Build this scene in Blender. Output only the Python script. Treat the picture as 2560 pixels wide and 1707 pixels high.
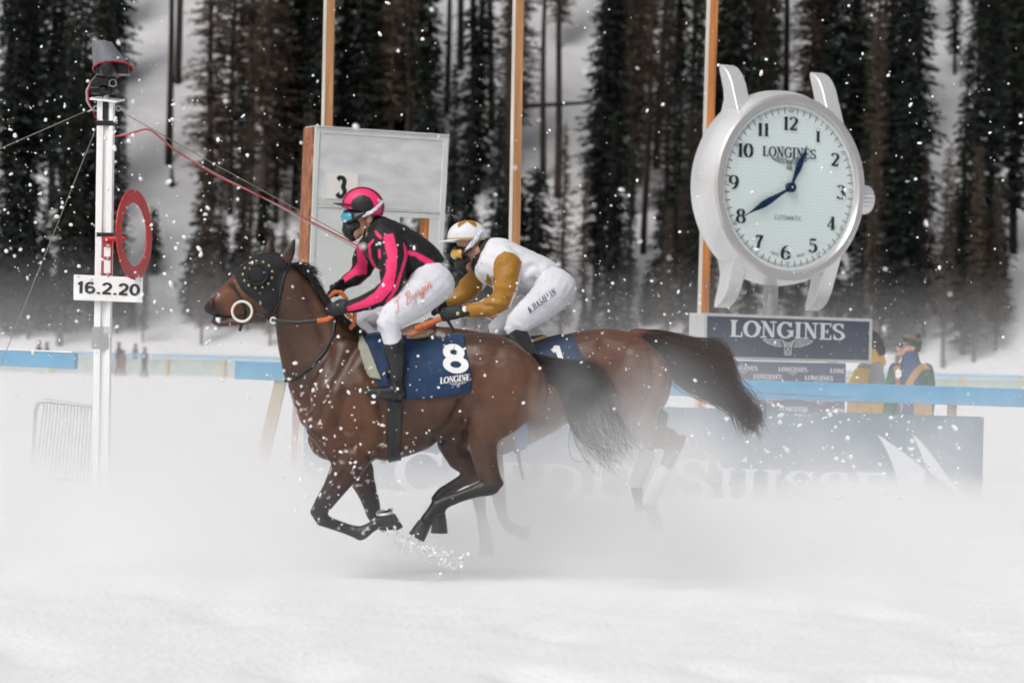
import bpy, bmesh, math, random
import numpy as np
from mathutils import Vector, Matrix, noise as mnoise
from mathutils.bvhtree import BVHTree

for o in list(bpy.data.objects):
    bpy.data.objects.remove(o)
SC = bpy.context.scene
COL = SC.collection
rad = math.radians

# ------------------------------------------------------------------ camera
LENS, SENSOR = 100.0, 36.0
FPX = 2560 * LENS / SENSOR            # focal length in photograph pixels
CAM = Vector((0, 0, 1.47))
ROLL, PITCH = 0.025, 0.0057
fwd = Vector((0, math.cos(PITCH), math.sin(PITCH)))
rgt0 = Vector((1, 0, 0))
up0 = rgt0.cross(fwd)
rgt = rgt0 * math.cos(ROLL) + up0 * math.sin(ROLL)
upv = up0 * math.cos(ROLL) - rgt0 * math.sin(ROLL)
cd = bpy.data.cameras.new('camera')
cam = bpy.data.objects.new('camera', cd)
COL.objects.link(cam)
m = Matrix((rgt, upv, -fwd)).transposed().to_4x4()
m.translation = CAM
cam.matrix_world = m
cd.lens, cd.sensor_width = LENS, SENSOR
cd.clip_start, cd.clip_end = 0.5, 3000
cd.dof.use_dof = True
cd.dof.focus_distance = 23.0
cd.dof.aperture_fstop = 2.5
SC.camera = cam

# ------------------------------------------------------------------ sky, sun, exposure
w = bpy.data.worlds.new('World')
SC.world = w
w.use_nodes = True
wn, wl = w.node_tree.nodes, w.node_tree.links
wn.clear()
sky = wn.new('ShaderNodeTexSky')
sky.sky_type = 'NISHITA'
sky.sun_disc = False
SUN_EL, SUN_AZ = rad(48), rad(215)     # azimuth clockwise from +Y: sun behind the camera to its left
sky.sun_elevation = SUN_EL
sky.sun_rotation = SUN_AZ
sky.air_density, sky.dust_density, sky.ozone_density = 1.0, 6.0, 1.0
hs = wn.new('ShaderNodeHueSaturation')
hs.inputs['Saturation'].default_value = 0.22
bg = wn.new('ShaderNodeBackground')
bg.inputs['Strength'].default_value = 0.10
wo = wn.new('ShaderNodeOutputWorld')
wl.new(sky.outputs[0], hs.inputs['Color'])
wl.new(hs.outputs[0], bg.inputs[0])
wl.new(bg.outputs[0], wo.inputs[0])
sd = bpy.data.lights.new('sun', 'SUN')
sd.energy, sd.angle, sd.color = 0.9, rad(25), (1.0, 0.97, 0.93)
so = bpy.data.objects.new('sun', sd)
COL.objects.link(so)
sdir = Vector((math.sin(SUN_AZ) * math.cos(SUN_EL), math.cos(SUN_AZ) * math.cos(SUN_EL), math.sin(SUN_EL)))
so.rotation_euler = sdir.to_track_quat('Z', 'Y').to_euler()
so.location = sdir * 60
vs = SC.view_settings
vs.view_transform, vs.look, vs.gamma, vs.use_curve_mapping = 'Standard', 'None', 1.0, False
vs.exposure = 0.13
cy = SC.cycles
cy.use_denoising = True
cy.max_bounces, cy.diffuse_bounces, cy.glossy_bounces = 10, 2, 2
cy.transmission_bounces, cy.transparent_max_bounces, cy.volume_bounces = 4, 6, 6
cy.volume_step_rate, cy.volume_max_steps = 1.6, 96
cy.use_adaptive_sampling, cy.adaptive_threshold, cy.adaptive_min_samples = True, 0.05, 16
cy.sample_clamp_indirect = 8

# ------------------------------------------------------------------ photograph pixels to places
def P(px, py, Y):
    d = rgt * ((px - 1280) / FPX) + upv * ((853.5 - py) / FPX) + fwd
    return CAM + d * (Y / d.y)
def on_plane(px, py, p0, n):
    d = rgt * ((px - 1280) / FPX) + upv * ((853.5 - py) / FPX) + fwd
    return CAM + d * ((p0 - CAM).dot(n) / d.dot(n))
def pix(co):
    """world points (n,3) -> photograph pixels (n,2)"""
    c = np.asarray(co, dtype=np.float64) - np.array(CAM)
    zc = c @ np.array(fwd)
    return np.stack([1280 + FPX * (c @ np.array(rgt)) / zc, 853.5 - FPX * (c @ np.array(upv)) / zc], 1)
def zz(x0, y0, s):
    return lambda x, y: (x0 + x * s, y0 + y * s)
D = zz(0, 0, 2560 / 2352)
Z1 = zz(480, 440, 700 / 1960)
Z2 = zz(1050, 520, 450 / 1857)
Z3 = zz(660, 780, 740 / 1758)
Z4 = zz(1200, 780, 760 / 1922)
Z5 = zz(1680, 140, 560 / 1291)
Z6 = zz(1640, 740, 920 / 2352)
Z7 = zz(0, 80, 480 / 1107)
Z8 = zz(0, 640, 760 / 1986)
Z9 = zz(720, 280, 460 / 1717)
Z10 = zz(2080, 780, 320 / 1792)
Z11 = zz(500, 560, 300 / 1568)
Z12 = zz(880, 780, 340 / 1333)
Z13 = zz(820, 440, 300 / 1809)

# ------------------------------------------------------------------ materials
MATS = {}
def mat(name, color=(0.8, 0.8, 0.8), rough=0.6, metal=0.0, spec=0.4, var=0.0, vscale=8.0, bump=0.0, bscale=30.0,
        attr=None, sheen=0.0, coords='Object', coat=0.0, stretch=None, bdist=0.01):
    if name in MATS:
        return MATS[name]
    ma = bpy.data.materials.new(name)
    ma.use_nodes = True
    nt = ma.node_tree
    N, L = nt.nodes, nt.links
    b = N['Principled BSDF']
    b.inputs['Roughness'].default_value = rough
    b.inputs['Metallic'].default_value = metal
    b.inputs['Specular IOR Level'].default_value = spec
    if sheen:
        b.inputs['Sheen Weight'].default_value = sheen
        b.inputs['Sheen Roughness'].default_value = 0.4
    if coat:
        b.inputs['Coat Weight'].default_value = coat
        b.inputs['Coat Roughness'].default_value = 0.1
    tc = N.new('ShaderNodeTexCoord')
    vec = tc.outputs[coords]
    if stretch:
        mp = N.new('ShaderNodeMapping')
        mp.inputs['Scale'].default_value = stretch
        L.new(vec, mp.inputs[0])
        vec = mp.outputs[0]
    col = None
    if attr:
        a = N.new('ShaderNodeAttribute')
        a.attribute_name = attr
        col = a.outputs['Color']
    if var:
        nz = N.new('ShaderNodeTexNoise')
        nz.inputs['Scale'].default_value = vscale
        nz.inputs['Detail'].default_value = 6
        L.new(vec, nz.inputs['Vector'])
        mr = N.new('ShaderNodeMapRange')
        mr.inputs[1].default_value, mr.inputs[2].default_value = 0.3, 0.7
        mr.inputs[3].default_value, mr.inputs[4].default_value = 1 - var, 1 + var
        L.new(nz.outputs['Fac'], mr.inputs[0])
        mx = N.new('ShaderNodeVectorMath')
        mx.operation = 'SCALE'
        if col:
            L.new(col, mx.inputs[0])
        else:
            mx.inputs[0].default_value = color
        L.new(mr.outputs[0], mx.inputs['Scale'])
        col = mx.outputs[0]
    if col:
        L.new(col, b.inputs['Base Color'])
    else:
        b.inputs['Base Color'].default_value = (*color, 1)
    if bump:
        nb = N.new('ShaderNodeTexNoise')
        nb.inputs['Scale'].default_value = bscale
        nb.inputs['Detail'].default_value = 5
        L.new(vec, nb.inputs['Vector'])
        bp = N.new('ShaderNodeBump')
        bp.inputs['Strength'].default_value = bump
        bp.inputs['Distance'].default_value = bdist
        L.new(nb.outputs['Fac'], bp.inputs['Height'])
        L.new(bp.outputs[0], b.inputs['Normal'])
    MATS[name] = ma
    return ma

# ------------------------------------------------------------------ mesh building
ORG = {}
def org(o):
    return ORG.get(o, Vector((0, 0, 0)))
def tag(o, label=None, cat=None, group=None, kind=None):
    if label: o['label'] = label
    if cat: o['category'] = cat
    if group: o['group'] = group
    if kind: o['kind'] = kind
    return o
def empty(name, loc, label=None, cat=None, group=None, mw=None):
    o = bpy.data.objects.new(name, None)
    COL.objects.link(o)
    o.empty_display_size = 0.2
    if mw is not None:
        o.matrix_world = mw
        ORG[o] = Vector((0, 0, 0))
    else:
        o.location = loc
        ORG[o] = Vector(loc)
    return tag(o, label, cat, group)
def link_mesh(name, me, material, parent=None, origin=None, smooth=True):
    """me holds world co-ordinates (or local ones under an Empty made with mw); re-based on the parent's or its own origin"""
    o = bpy.data.objects.new(name, me)
    COL.objects.link(o)
    base = org(parent) if parent is not None else (Vector(origin) if origin is not None else Vector((0, 0, 0)))
    if base.length > 0:
        me.transform(Matrix.Translation(-base))
    if parent is not None:
        o.parent = parent
    else:
        o.location = base
    ORG[o] = base
    if material is not None:
        me.materials.clear()
        for x in (material if isinstance(material, (list, tuple)) else [material]):
            me.materials.append(x)
    if smooth:
        me.polygons.foreach_set('use_smooth', [True] * len(me.polygons))
    return o
class MB:
    def __init__(s):
        s.v, s.f = [], []
    def add(s, vs, fs):
        b = len(s.v)
        s.v += [tuple(x) for x in vs]
        s.f += [tuple(i + b for i in f) for f in fs]
        return s
    def box(s, c, size, M=None):
        hx, hy, hz = size[0] / 2, size[1] / 2, size[2] / 2
        vs = [Vector((x, y, z)) for x in (-hx, hx) for y in (-hy, hy) for z in (-hz, hz)]
        if M is not None:
            vs = [M @ v for v in vs]
        vs = [v + Vector(c) for v in vs]
        return s.add(vs, [(0, 1, 3, 2), (4, 6, 7, 5), (0, 4, 5, 1), (2, 3, 7, 6), (0, 2, 6, 4), (1, 5, 7, 3)])
    def prism(s, poly, vec):
        """a flat polygon pushed along vec into a solid"""
        n = len(poly)
        vec = Vector(vec)
        vs = [Vector(p) for p in poly] + [Vector(p) + vec for p in poly]
        fs = [tuple(range(n)), tuple(range(2 * n - 1, n - 1, -1))]
        fs += [(i, i + n, (i + 1) % n + n, (i + 1) % n) for i in range(n)]
        return s.add(vs, fs)
    def beam(s, a, b, wx, wy, side=Vector((0, 1, 0))):
        a, b = Vector(a), Vector(b)
        t = (b - a).normalized()
        l = (side - t * side.dot(t)).normalized()
        u = t.cross(l)
        q = [a + l * (i * wy / 2) + u * (j * wx / 2) for i, j in ((-1, -1), (1, -1), (1, 1), (-1, 1))]
        return s.prism(q, b - a)
    def tube(s, pts, n=12, lat=Vector((0, 1, 0)), cap=True):
        """pts: (centre, radius across, radius along lat); an elliptical tube with domed ends"""
        pts = [(Vector(c), a, b) for c, a, b in pts]
        ext = []
        if cap:
            c0, a0, b0 = pts[0]
            t = (c0 - pts[1][0]).normalized()
            ext = [(c0 + t * (0.85 * min(a0, b0)), a0 * 0.45, b0 * 0.45), (c0 + t * (0.5 * min(a0, b0)), a0 * 0.85, b0 * 0.85)]
            c1, a1, b1 = pts[-1]
            t = (c1 - pts[-2][0]).normalized()
            pts = ext + pts + [(c1 + t * (0.5 * min(a1, b1)), a1 * 0.85, b1 * 0.85), (c1 + t * (0.85 * min(a1, b1)), a1 * 0.45, b1 * 0.45)]
        vs = []
        k = len(pts)
        for i, (c, a, b) in enumerate(pts):
            t = (pts[min(i + 1, k - 1)][0] - pts[max(i - 1, 0)][0]).normalized()
            l = lat - t * lat.dot(t)
            if l.length < 0.15:
                l = Vector((0, 0, 1)) - t * t.z
            l.normalize()
            u = t.cross(l)
            for j in range(n):
                q = 2 * math.pi * j / n
                vs.append(c + u * (a * math.cos(q)) + l * (b * math.sin(q)))
        fs = [(i * n + j, i * n + (j + 1) % n, (i + 1) * n + (j + 1) % n, (i + 1) * n + j) for i in range(k - 1) for j in range(n)]
        fs += [tuple(range(n - 1, -1, -1)), tuple((k - 1) * n + j for j in range(n))]
        return s.add(vs, fs)
    def ribs(s, rings):
        """closed loft through equal rings of points"""
        n, k = len(rings[0]), len(rings)
        vs = [p for r in rings for p in r]
        fs = [(i * n + j, i * n + (j + 1) % n, (i + 1) * n + (j + 1) % n, (i + 1) * n + j) for i in range(k - 1) for j in range(n)]
        fs += [tuple(range(n - 1, -1, -1)), tuple((k - 1) * n + j for j in range(n))]
        return s.add(vs, fs)
    def ball(s, c, r, M=None, n=12, k=8):
        r = r if isinstance(r, (tuple, list, Vector)) else (r, r, r)
        vs, fs = [], []
        for i in range(k + 1):
            a = math.pi * i / k
            for j in range(n):
                q = 2 * math.pi * j / n
                v = Vector((r[0] * math.sin(a) * math.cos(q), r[1] * math.sin(a) * math.sin(q), r[2] * math.cos(a)))
                if M is not None:
                    v = M @ v
                vs.append(v + Vector(c))
        fs = [(i * n + j, (i + 1) * n + j, (i + 1) * n + (j + 1) % n, i * n + (j + 1) % n) for i in range(k) for j in range(n)]
        return s.add(vs, fs)
    def ring(s, c, R, r, ax, n=32, k=8, sx=1.0, up=Vector((0, 0, 1))):
        """torus about axis ax"""
        ax = Vector(ax).normalized()
        u = (up - ax * up.dot(ax)).normalized()
        v = ax.cross(u)
        vs = []
        for i in range(n):
            a = 2 * math.pi * i / n
            d = u * math.cos(a) + v * (math.sin(a) * sx)
            for j in range(k):
                q = 2 * math.pi * j / k
                vs.append(Vector(c) + d * (R + r * math.cos(q)) + ax * (r * math.sin(q)))
        return s.add(vs, [(i * k + j, ((i + 1) % n) * k + j, ((i + 1) % n) * k + (j + 1) % k, i * k + (j + 1) % k) for i in range(n) for j in range(k)])
    def mesh(s, name='m'):
        me = bpy.data.meshes.new(name)
        me.from_pydata(s.v, [], s.f)
        me.validate()
        bm = bmesh.new()
        bm.from_mesh(me)
        bmesh.ops.remove_doubles(bm, verts=bm.verts, dist=1e-6)
        bmesh.ops.recalc_face_normals(bm, faces=bm.faces)
        bm.to_mesh(me)
        bm.free()
        return me
    def build(s, name, material, parent=None, origin=None, smooth=False, bevel=0.0, auto=None):
        o = link_mesh(name, s.mesh(name), material, parent, origin, smooth)
        if bevel:
            md = o.modifiers.new('bevel', 'BEVEL')
            md.width, md.segments, md.limit_method = bevel, 2, 'ANGLE'
        if auto is not None:
            sharp_by_angle(o.data, auto)
        return o
def sharp_by_angle(me, deg):
    me.polygons.foreach_set('use_smooth', [True] * len(me.polygons))
    bm = bmesh.new()
    bm.from_mesh(me)
    for e in bm.edges:
        if len(e.link_faces) == 2 and e.calc_face_angle(0) > rad(deg):
            e.smooth = False
    bm.to_mesh(me)
    bm.free()
def fuse(mb, voxel, smooth=8, fac=0.5, name='body'):
    """the overlapping closed pieces of mb grown into ONE continuous skin"""
    me = mb.mesh(name)
    o = bpy.data.objects.new('fuse', me)
    COL.objects.link(o)
    r = o.modifiers.new('r', 'REMESH')
    r.mode, r.voxel_size, r.adaptivity = 'VOXEL', voxel, 0
    if smooth:
        sm = o.modifiers.new('s', 'SMOOTH')
        sm.iterations, sm.factor = smooth, fac
    dg = bpy.context.evaluated_depsgraph_get()
    out = bpy.data.meshes.new_from_object(o.evaluated_get(dg))
    bpy.data.objects.remove(o)
    bpy.data.meshes.remove(me)
    out.name = name
    return out
def coords(me):
    a = np.empty(len(me.vertices) * 3)
    me.vertices.foreach_get('co', a)
    return a.reshape(-1, 3)
def set_coords(me, a):
    me.vertices.foreach_set('co', np.ascontiguousarray(a).ravel())
    me.update()
def normals(me):
    a = np.empty(len(me.vertices) * 3)
    me.vertices.foreach_get('normal', a)
    return a.reshape(-1, 3)
def paint(me, cols, name='Col'):
    at = me.color_attributes.new(name, 'FLOAT_COLOR', 'POINT')
    c = np.ones((len(me.vertices), 4))
    c[:, :3] = cols
    at.data.foreach_set('color', c.ravel())
def inside(pts, poly):
    """pts (n,2) inside polygon, vectorised"""
    x, y = pts[:, 0], pts[:, 1]
    r = np.zeros(len(pts), bool)
    k = len(poly)
    for i in range(k):
        x0, y0 = poly[i]
        x1, y1 = poly[(i + 1) % k]
        if y0 == y1:
            continue
        c = ((y0 > y) != (y1 > y)) & (x < (x1 - x0) * (y - y0) / (y1 - y0) + x0)
        r ^= c
    return r
def fbm(co, scale, seed=0.0, octv=3):
    """smooth value noise on points, numpy only"""
    co = np.asarray(co) * scale + seed
    tot, amp = np.zeros(len(co)), 1.0
    for o in range(octv):
        i = np.floor(co).astype(np.int64)
        f = co - i
        f = f * f * (3 - 2 * f)
        def h(a):
            n = (a[:, 0] * 374761393 + a[:, 1] * 668265263 + a[:, 2] * 2147483647) & 0x7fffffff
            n = ((n ^ (n >> 13)) * 1274126177) & 0x7fffffff
            return (n ^ (n >> 16)) / 0x7fffffff
        acc = 0
        for dx in (0, 1):
            for dy in (0, 1):
                for dz in (0, 1):
                    wgt = (f[:, 0] if dx else 1 - f[:, 0]) * (f[:, 1] if dy else 1 - f[:, 1]) * (f[:, 2] if dz else 1 - f[:, 2])
                    acc = acc + wgt * h(i + np.array([dx, dy, dz]))
        tot += amp * (acc - 0.5)
        amp *= 0.5
        co = co * 2.03 + 17.1
    return tot
def shell(me, poly, off, thick, ymin=-1e9, ymax=1e9, name='shell', nlim=None):
    """a cloth or leather piece lying on skin `me`: the faces whose outline (seen from the side) is a convex polygon, lifted off and thickened"""
    bm = bmesh.new()
    bm.from_mesh(me)
    Yc = float(np.mean(coords(me)[:, 1]))
    q = [P(x, y, Yc) for x, y in poly]
    cen = sum(q, Vector()) / len(q)
    for i in range(len(q)):
        a, b = q[i], q[(i + 1) % len(q)]
        n = (b - a).cross(Vector((0, 1, 0))).normalized()
        if n.dot(cen - a) > 0:
            n = -n
        bmesh.ops.bisect_plane(bm, geom=bm.verts[:] + bm.edges[:] + bm.faces[:], plane_co=a, plane_no=n, clear_outer=True)
    dele = [v for v in bm.verts if v.co.y < ymin or v.co.y > ymax]
    bmesh.ops.delete(bm, geom=dele, context='VERTS')
    bm.normal_update()
    for v in bm.verts:
        v.co += v.normal * off
    out = bpy.data.meshes.new(name)
    bm.to_mesh(out)
    bm.free()
    return solid(out, thick)
def solid(me, thick):
    o = bpy.data.objects.new('solid', me)
    COL.objects.link(o)
    s = o.modifiers.new('s', 'SOLIDIFY')
    s.thickness, s.offset = thick, 1
    dg = bpy.context.evaluated_depsgraph_get()
    out = bpy.data.meshes.new_from_object(o.evaluated_get(dg))
    bpy.data.objects.remove(o)
    bpy.data.meshes.remove(me)
    return out
def bvh(me):
    bm = bmesh.new()
    bm.from_mesh(me)
    t = BVHTree.FromBMesh(bm)
    bm.free()
    return t
def drop(tree, px, py, off=0.0, Yd=20):
    """the place on a skin that the photograph shows at this pixel, lifted off it towards the viewer"""
    d = (P(px, py, Yd) - CAM).normalized()
    h = tree.ray_cast(CAM, d)
    if h[0] is None:
        return None
    return h[0] + h[1] * off
def strap(tree, pts, wid, off, Yd, sub=6, thick=None):
    """a strap (flattened tube) following a skin through photograph points; off the skin it hangs free at depth Yd"""
    path = []
    for i in range(len(pts) - 1):
        for k in range(sub):
            f = k / sub
            path.append((pts[i][0] * (1 - f) + pts[i + 1][0] * f, pts[i][1] * (1 - f) + pts[i + 1][1] * f))
    path.append(pts[-1])
    q, last = [], None
    for x, y in path:
        p = drop(tree, x, y, off)
        if p is None or (last is not None and abs(p.y - last.y) > 0.15):
            p = P(x, y, last.y if last is not None else Yd)
        q.append(p)
        last = p
    for _ in range(3):
        q = [q[0]] + [(q[i - 1] + q[i] * 2 + q[i + 1]) / 4 for i in range(1, len(q) - 1)] + [q[-1]]
    mb = MB()
    mb.tube([(p, wid / 2, (thick or wid * 0.3)) for p in q], n=8)
    return mb

# ------------------------------------------------------------------ lettering drawn with a broad pen
def arc(cx, cy, rx, ry, a0, a1, n=14):
    return [(cx + rx * math.cos(rad(a0 + (a1 - a0) * i / n)), cy + ry * math.sin(rad(a0 + (a1 - a0) * i / n))) for i in range(n + 1)]
def ln(*p):
    return list(p)
_S = arc(.33, .745, .25, .215, 25, 200, 10)[:-1] + [(.12, .66), (.2, .575), (.33, .52), (.46, .46)] + arc(.33, .255, .27, .215, 30, -155, 12)
_2 = arc(.3, .72, .24, .24, 165, -25, 12) + [(.44, .5), (.28, .28), (.1, .06)]
# each glyph: advance, pen strokes, straight slabs (x0,y0,x1,y1,kind): kind 's' = serif / thin bar
GLY = {
    'L': (.72, [ln((.2, .02), (.2, .98))], [(.02, .0, .68, .09), (.02, .91, .4, 1.0), (.6, .0, .68, .3)]),
    'O': (.92, [arc(.46, .5, .36, .45, 0, 360, 28)], []),
    'N': (.95, [ln((.22, .95), (.74, .05))], [(.17, .04, .25, .95), (.70, .05, .78, .95), (.02, .0, .38, .08), (.04, .92, .3, 1.0), (.56, .92, .92, 1.0)]),
    'G': (.95, [arc(.46, .5, .36, .45, 35, 325, 24), ln((.78, .12), (.78, .46))], [(.55, .42, .92, .5), (.73, .68, .8, .98)]),
    'I': (.44, [ln((.22, .02), (.22, .98))], [(.03, .0, .41, .08), (.03, .92, .41, 1.0)]),
    'E': (.78, [ln((.21, .02), (.21, .98))], [(.03, .0, .7, .08), (.03, .92, .68, 1.0), (.22, .46, .52, .54), (.63, .0, .7, .28), (.61, .74, .68, 1.0), (.46, .36, .53, .64)]),
    'S': (.68, [_S], [(.05, .02, .12, .32), (.53, .68, .6, .97)]),
    'C': (.88, [arc(.46, .5, .38, .46, 42, 318, 24)], [(.72, .66, .79, .97)]),
    'R': (.9, [ln((.2, .02), (.2, .98)), [(.2, .95)] + arc(.42, .72, .24, .235, 90, -90, 12) + [(.2, .485)], ln((.45, .48), (.78, .03))], [(.03, .0, .4, .06), (.03, .94, .3, 1.0), (.68, .0, .92, .06)]),
    'D': (.95, [ln((.2, .02), (.2, .98)), [(.2, .95)] + arc(.42, .5, .42, .455, 90, -90, 18) + [(.2, .05)]], [(.03, .0, .3, .06), (.03, .94, .3, 1.0)]),
    'T': (.82, [ln((.41, .02), (.41, .98))], [(.04, .93, .78, 1.0), (.04, .7, .1, 1.0), (.72, .7, .78, 1.0), (.24, .0, .58, .06)]),
    'U': (.92, [[(.2, .97), (.2, .35)] + arc(.46, .32, .26, .29, 180, 360, 14) + [(.72, .97)]], [(.03, .94, .38, 1.0), (.55, .94, .89, 1.0)]),
    'A': (.9, [ln((.45, .98), (.76, .03))], [(.22, .28, .64, .35), (.0, .0, .3, .07), (.58, .0, .92, .07)]),
    'H': (.95, [ln((.22, .02), (.22, .98)), ln((.73, .02), (.73, .98))], [(.22, .46, .73, .54), (.04, .0, .4, .08), (.55, .0, .91, .08), (.04, .92, .4, 1.0), (.55, .92, .91, 1.0)]),
    'M': (1.1, [ln((.2, .95), (.54, .1)), ln((.86, .02), (.86, .98))], [(.16, .02, .23, .95), (.03, .0, .36, .08), (.7, .0, 1.03, .08), (.03, .92, .26, 1.0), (.82, .92, 1.03, 1.0)]),
    '.': (.3, [ln((.15, .0), (.15, .13))], []),
    ' ': (.4, [], []),
    '0': (.66, [arc(.33, .5, .25, .46, 0, 360, 28)], []),
    '1': (.42, [ln((.24, .02), (.24, .98))], [(.06, .0, .42, .05), (.06, .82, .24, .87)]),
    '2': (.62, [_2], [(.06, .0, .56, .14), (.5, .0, .56, .26)]),
    '3': (.6, [arc(.27, .75, .23, .22, 155, -85, 12) + arc(.27, .27, .26, .25, 85, -160, 14)], []),
    '4': (.66, [ln((.44, .02), (.44, .98))], [(.02, .24, .64, .3), (.28, .0, .6, .05)]),
    '5': (.6, [arc(.28, .31, .26, .29, 130, -150, 16)], [(.1, .5, .15, .96), (.1, .84, .54, .98)]),
    '6': (.64, [arc(.33, .3, .25, .28, 0, 360, 24), arc(.5, .42, .42, .54, 190, 95, 12)], []),
    '7': (.6, [ln((.52, .93), (.3, .5), (.22, .02))], [(.06, .84, .56, .98), (.06, .7, .11, .98)]),
    '8': (.64, [arc(.32, .75, .2, .22, 0, 360, 24), arc(.32, .27, .25, .25, 0, 360, 24)], []),
    '9': (.64, [arc(.31, .7, .25, .28, 0, 360, 24), arc(.14, .58, .42, .54, 10, -85, 12)], []),
}
SANS = {
    '0': (.68, [arc(.34, .5, .24, .41, 0, 360, 28)]), '1': (.5, [ln((.1, .76), (.2, .8), (.31, .95)), ln((.31, .0), (.31, 1.0))]),
    '2': (.66, [arc(.33, .68, .235, .235, 170, -30, 14) + [(.42, .42), (.18, .17), (.1, .09)], ln((.06, .085), (.6, .085))]),
    '3': (.66, [arc(.31, .71, .22, .2, 155, -85, 12), arc(.31, .3, .25, .215, 85, -160, 14)]),
    '6': (.68, [arc(.34, .32, .235, .235, 0, 360, 24), [(.53, .82)] + arc(.34, .55, .25, .36, 62, 200, 14)]),
    '8': (.7, [arc(.35, .72, .2, .195, 0, 360, 24), arc(.35, .28, .25, .22, 0, 360, 24)]), '.': (.3, [ln((.15, .0), (.15, .16))]),
    'S': (.62, [_S]), 'W': (.9, [ln((.05, 1), (.25, 0), (.45, .9), (.65, 0), (.85, 1))]), 'I': (.26, [ln((.13, 0), (.13, 1))]),
    'M': (.85, [ln((.1, 0), (.1, 1), (.42, .1), (.75, 1), (.75, 0))]), 'A': (.75, [ln((.03, 0), (.37, 1), (.71, 0)), ln((.15, .33), (.6, .33))]),
    'D': (.74, [ln((.1, .05), (.1, .95), (.3, .95)) + arc(.3, .5, .34, .45, 85, -90, 12) + [(.1, .05)]]),
    'E': (.6, [ln((.55, .95), (.1, .95), (.1, .05), (.55, .05)), ln((.1, .5), (.5, .5))]), 'U': (.72, [[(.1, 1), (.1, .35)] + arc(.36, .33, .26, .28, 180, 360, 10) + [(.62, 1)]]),
    'T': (.65, [ln((.02, .95), (.63, .95)), ln((.325, .95), (.325, 0))]), 'O': (.8, [arc(.4, .5, .32, .45, 0, 360, 20)]),
    'C': (.74, [arc(.4, .5, .32, .45, 45, 315, 16)]), '5': (.64, [ln((.52, .93), (.16, .93), (.11, .5)) + arc(.31, .32, .24, .25, 125, -150, 14)]),
    '4': (.66, [ln((.62, .25), (.05, .25), (.45, .95), (.45, 0))]), ' ': (.4, []),
}
# a flowing hand for the embroidered name
SCRIPT = {
    'T': (.62, [ln((.0, .82), (.08, .95), (.3, .9), (.55, .98), (.7, 1.05)), ln((.4, .92), (.33, .4), (.2, .06), (.02, .05), (.0, .2))]),
    '.': (.3, [ln((.1, .02), (.13, .07))]), ' ': (.22, []),
    'B': (.78, [ln((.3, .95), (.22, .4), (.1, .02)), ln((.02, .75), (.12, .95), (.4, 1.0), (.6, .88), (.5, .62), (.28, .52), (.55, .48), (.66, .25), (.45, .03), (.12, .08))]),
    'u': (.5, [ln((.0, .28), (.1, .48), (.06, .15), (.15, .02), (.3, .12), (.4, .48), (.36, .15), (.44, .02), (.54, .12))]),
    'r': (.4, [ln((.0, .15), (.12, .5), (.16, .42), (.3, .44), (.24, .12), (.32, .02), (.42, .12))]),
    'g': (.48, [ln((.38, .44), (.2, .5), (.06, .28), (.12, .04), (.28, .1), (.4, .48), (.3, -.2), (.12, -.38), (.02, -.22), (.2, -.05), (.48, .15))]),
    'i': (.28, [ln((.0, .15), (.12, .48), (.08, .12), (.16, .02), (.28, .12)), ln((.15, .68), (.18, .74))]),
    'n': (.52, [ln((.0, .15), (.08, .48), (.04, .02), (.14, .34), (.28, .5), (.34, .36), (.3, .1), (.38, .02), (.52, .14))]),
}
def pen(path, thick, thin, closed=False):
    """quads of a stroke whose width follows its direction (upright = thick)"""
    # resample
    pts = [Vector((x, y)) for x, y in path]
    out = [pts[0]]
    for a, b in zip(pts, pts[1:]):
        k = max(1, int((b - a).length / .12))
        for i in range(1, k + 1):
            out.append(a.lerp(b, i / k))
    pts = out
    L_, R_ = [], []
    n = len(pts)
    closed = (pts[0] - pts[-1]).length < 1e-4
    for i in range(n):
        if closed:
            t = pts[(i + 1) % (n - 1)] - pts[(i - 1) % (n - 1)] if 0 < i < n - 1 else pts[1] - pts[n - 2]
        else:
            t = pts[min(i + 1, n - 1)] - pts[max(i - 1, 0)]
        if t.length < 1e-9:
            t = Vector((1, 0))
        t.normalize()
        wd = thin + (thick - thin) * abs(t.y) ** 1.6
        nn = Vector((-t.y, t.x)) * wd / 2
        L_.append(pts[i] + nn)
        R_.append(pts[i] - nn)
    vs = [p for q in zip(L_, R_) for p in q]
    return vs, [(2 * i, 2 * i + 1, 2 * i + 3, 2 * i + 2) for i in range(n - 1)]
def letters(text, h, style='slab', thick=.22, thin=.09, track=.04, shear=0.0, widen=1.0):
    """lettering as flat ribbons: list of (x, y, layer) points and faces; starts at x=0, baseline 0, cap height h"""
    vs, fs, x, lay = [], [], 0.0, 0
    T = {'slab': GLY, 'sans': SANS, 'script': SCRIPT}[style]
    for ch in text:
        small = 1.0
        c = ch
        if ch.islower() and style == 'slab':
            c, small = ch.upper(), .8
        g = T.get(c)
        if g is None:
            continue
        parts = [pen(s, thick / (small ** .3), thin / (small ** .3)) for s in g[1]]
        if len(g) > 2:
            for x0, y0, x1, y1 in g[2]:
                parts.append(([Vector((x0, y0)), Vector((x1, y0)), Vector((x1, y1)), Vector((x0, y1))], [(0, 1, 2, 3)]))
        if c == 'A' and style == 'slab':
            parts.append(pen([(.45, .98), (.16, .03)], thin * 1.4, thin * 1.4))
        if c == '4' and style == 'slab':
            parts.append(pen([(.46, .96), (.06, .28)], thin * 1.2, thin * 1.2))
        for pv, pf in parts:
            b = len(vs)
            for p in pv:
                yy = p.y * small * h
                vs.append(((x + p.x * small * widen) * h + shear * yy, yy, lay))
            fs += [tuple(i + b for i in f) for f in pf]
            lay = (lay + 1) % 5
        x += (g[0] * widen + track) * small
    return vs, fs, x * h
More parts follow.
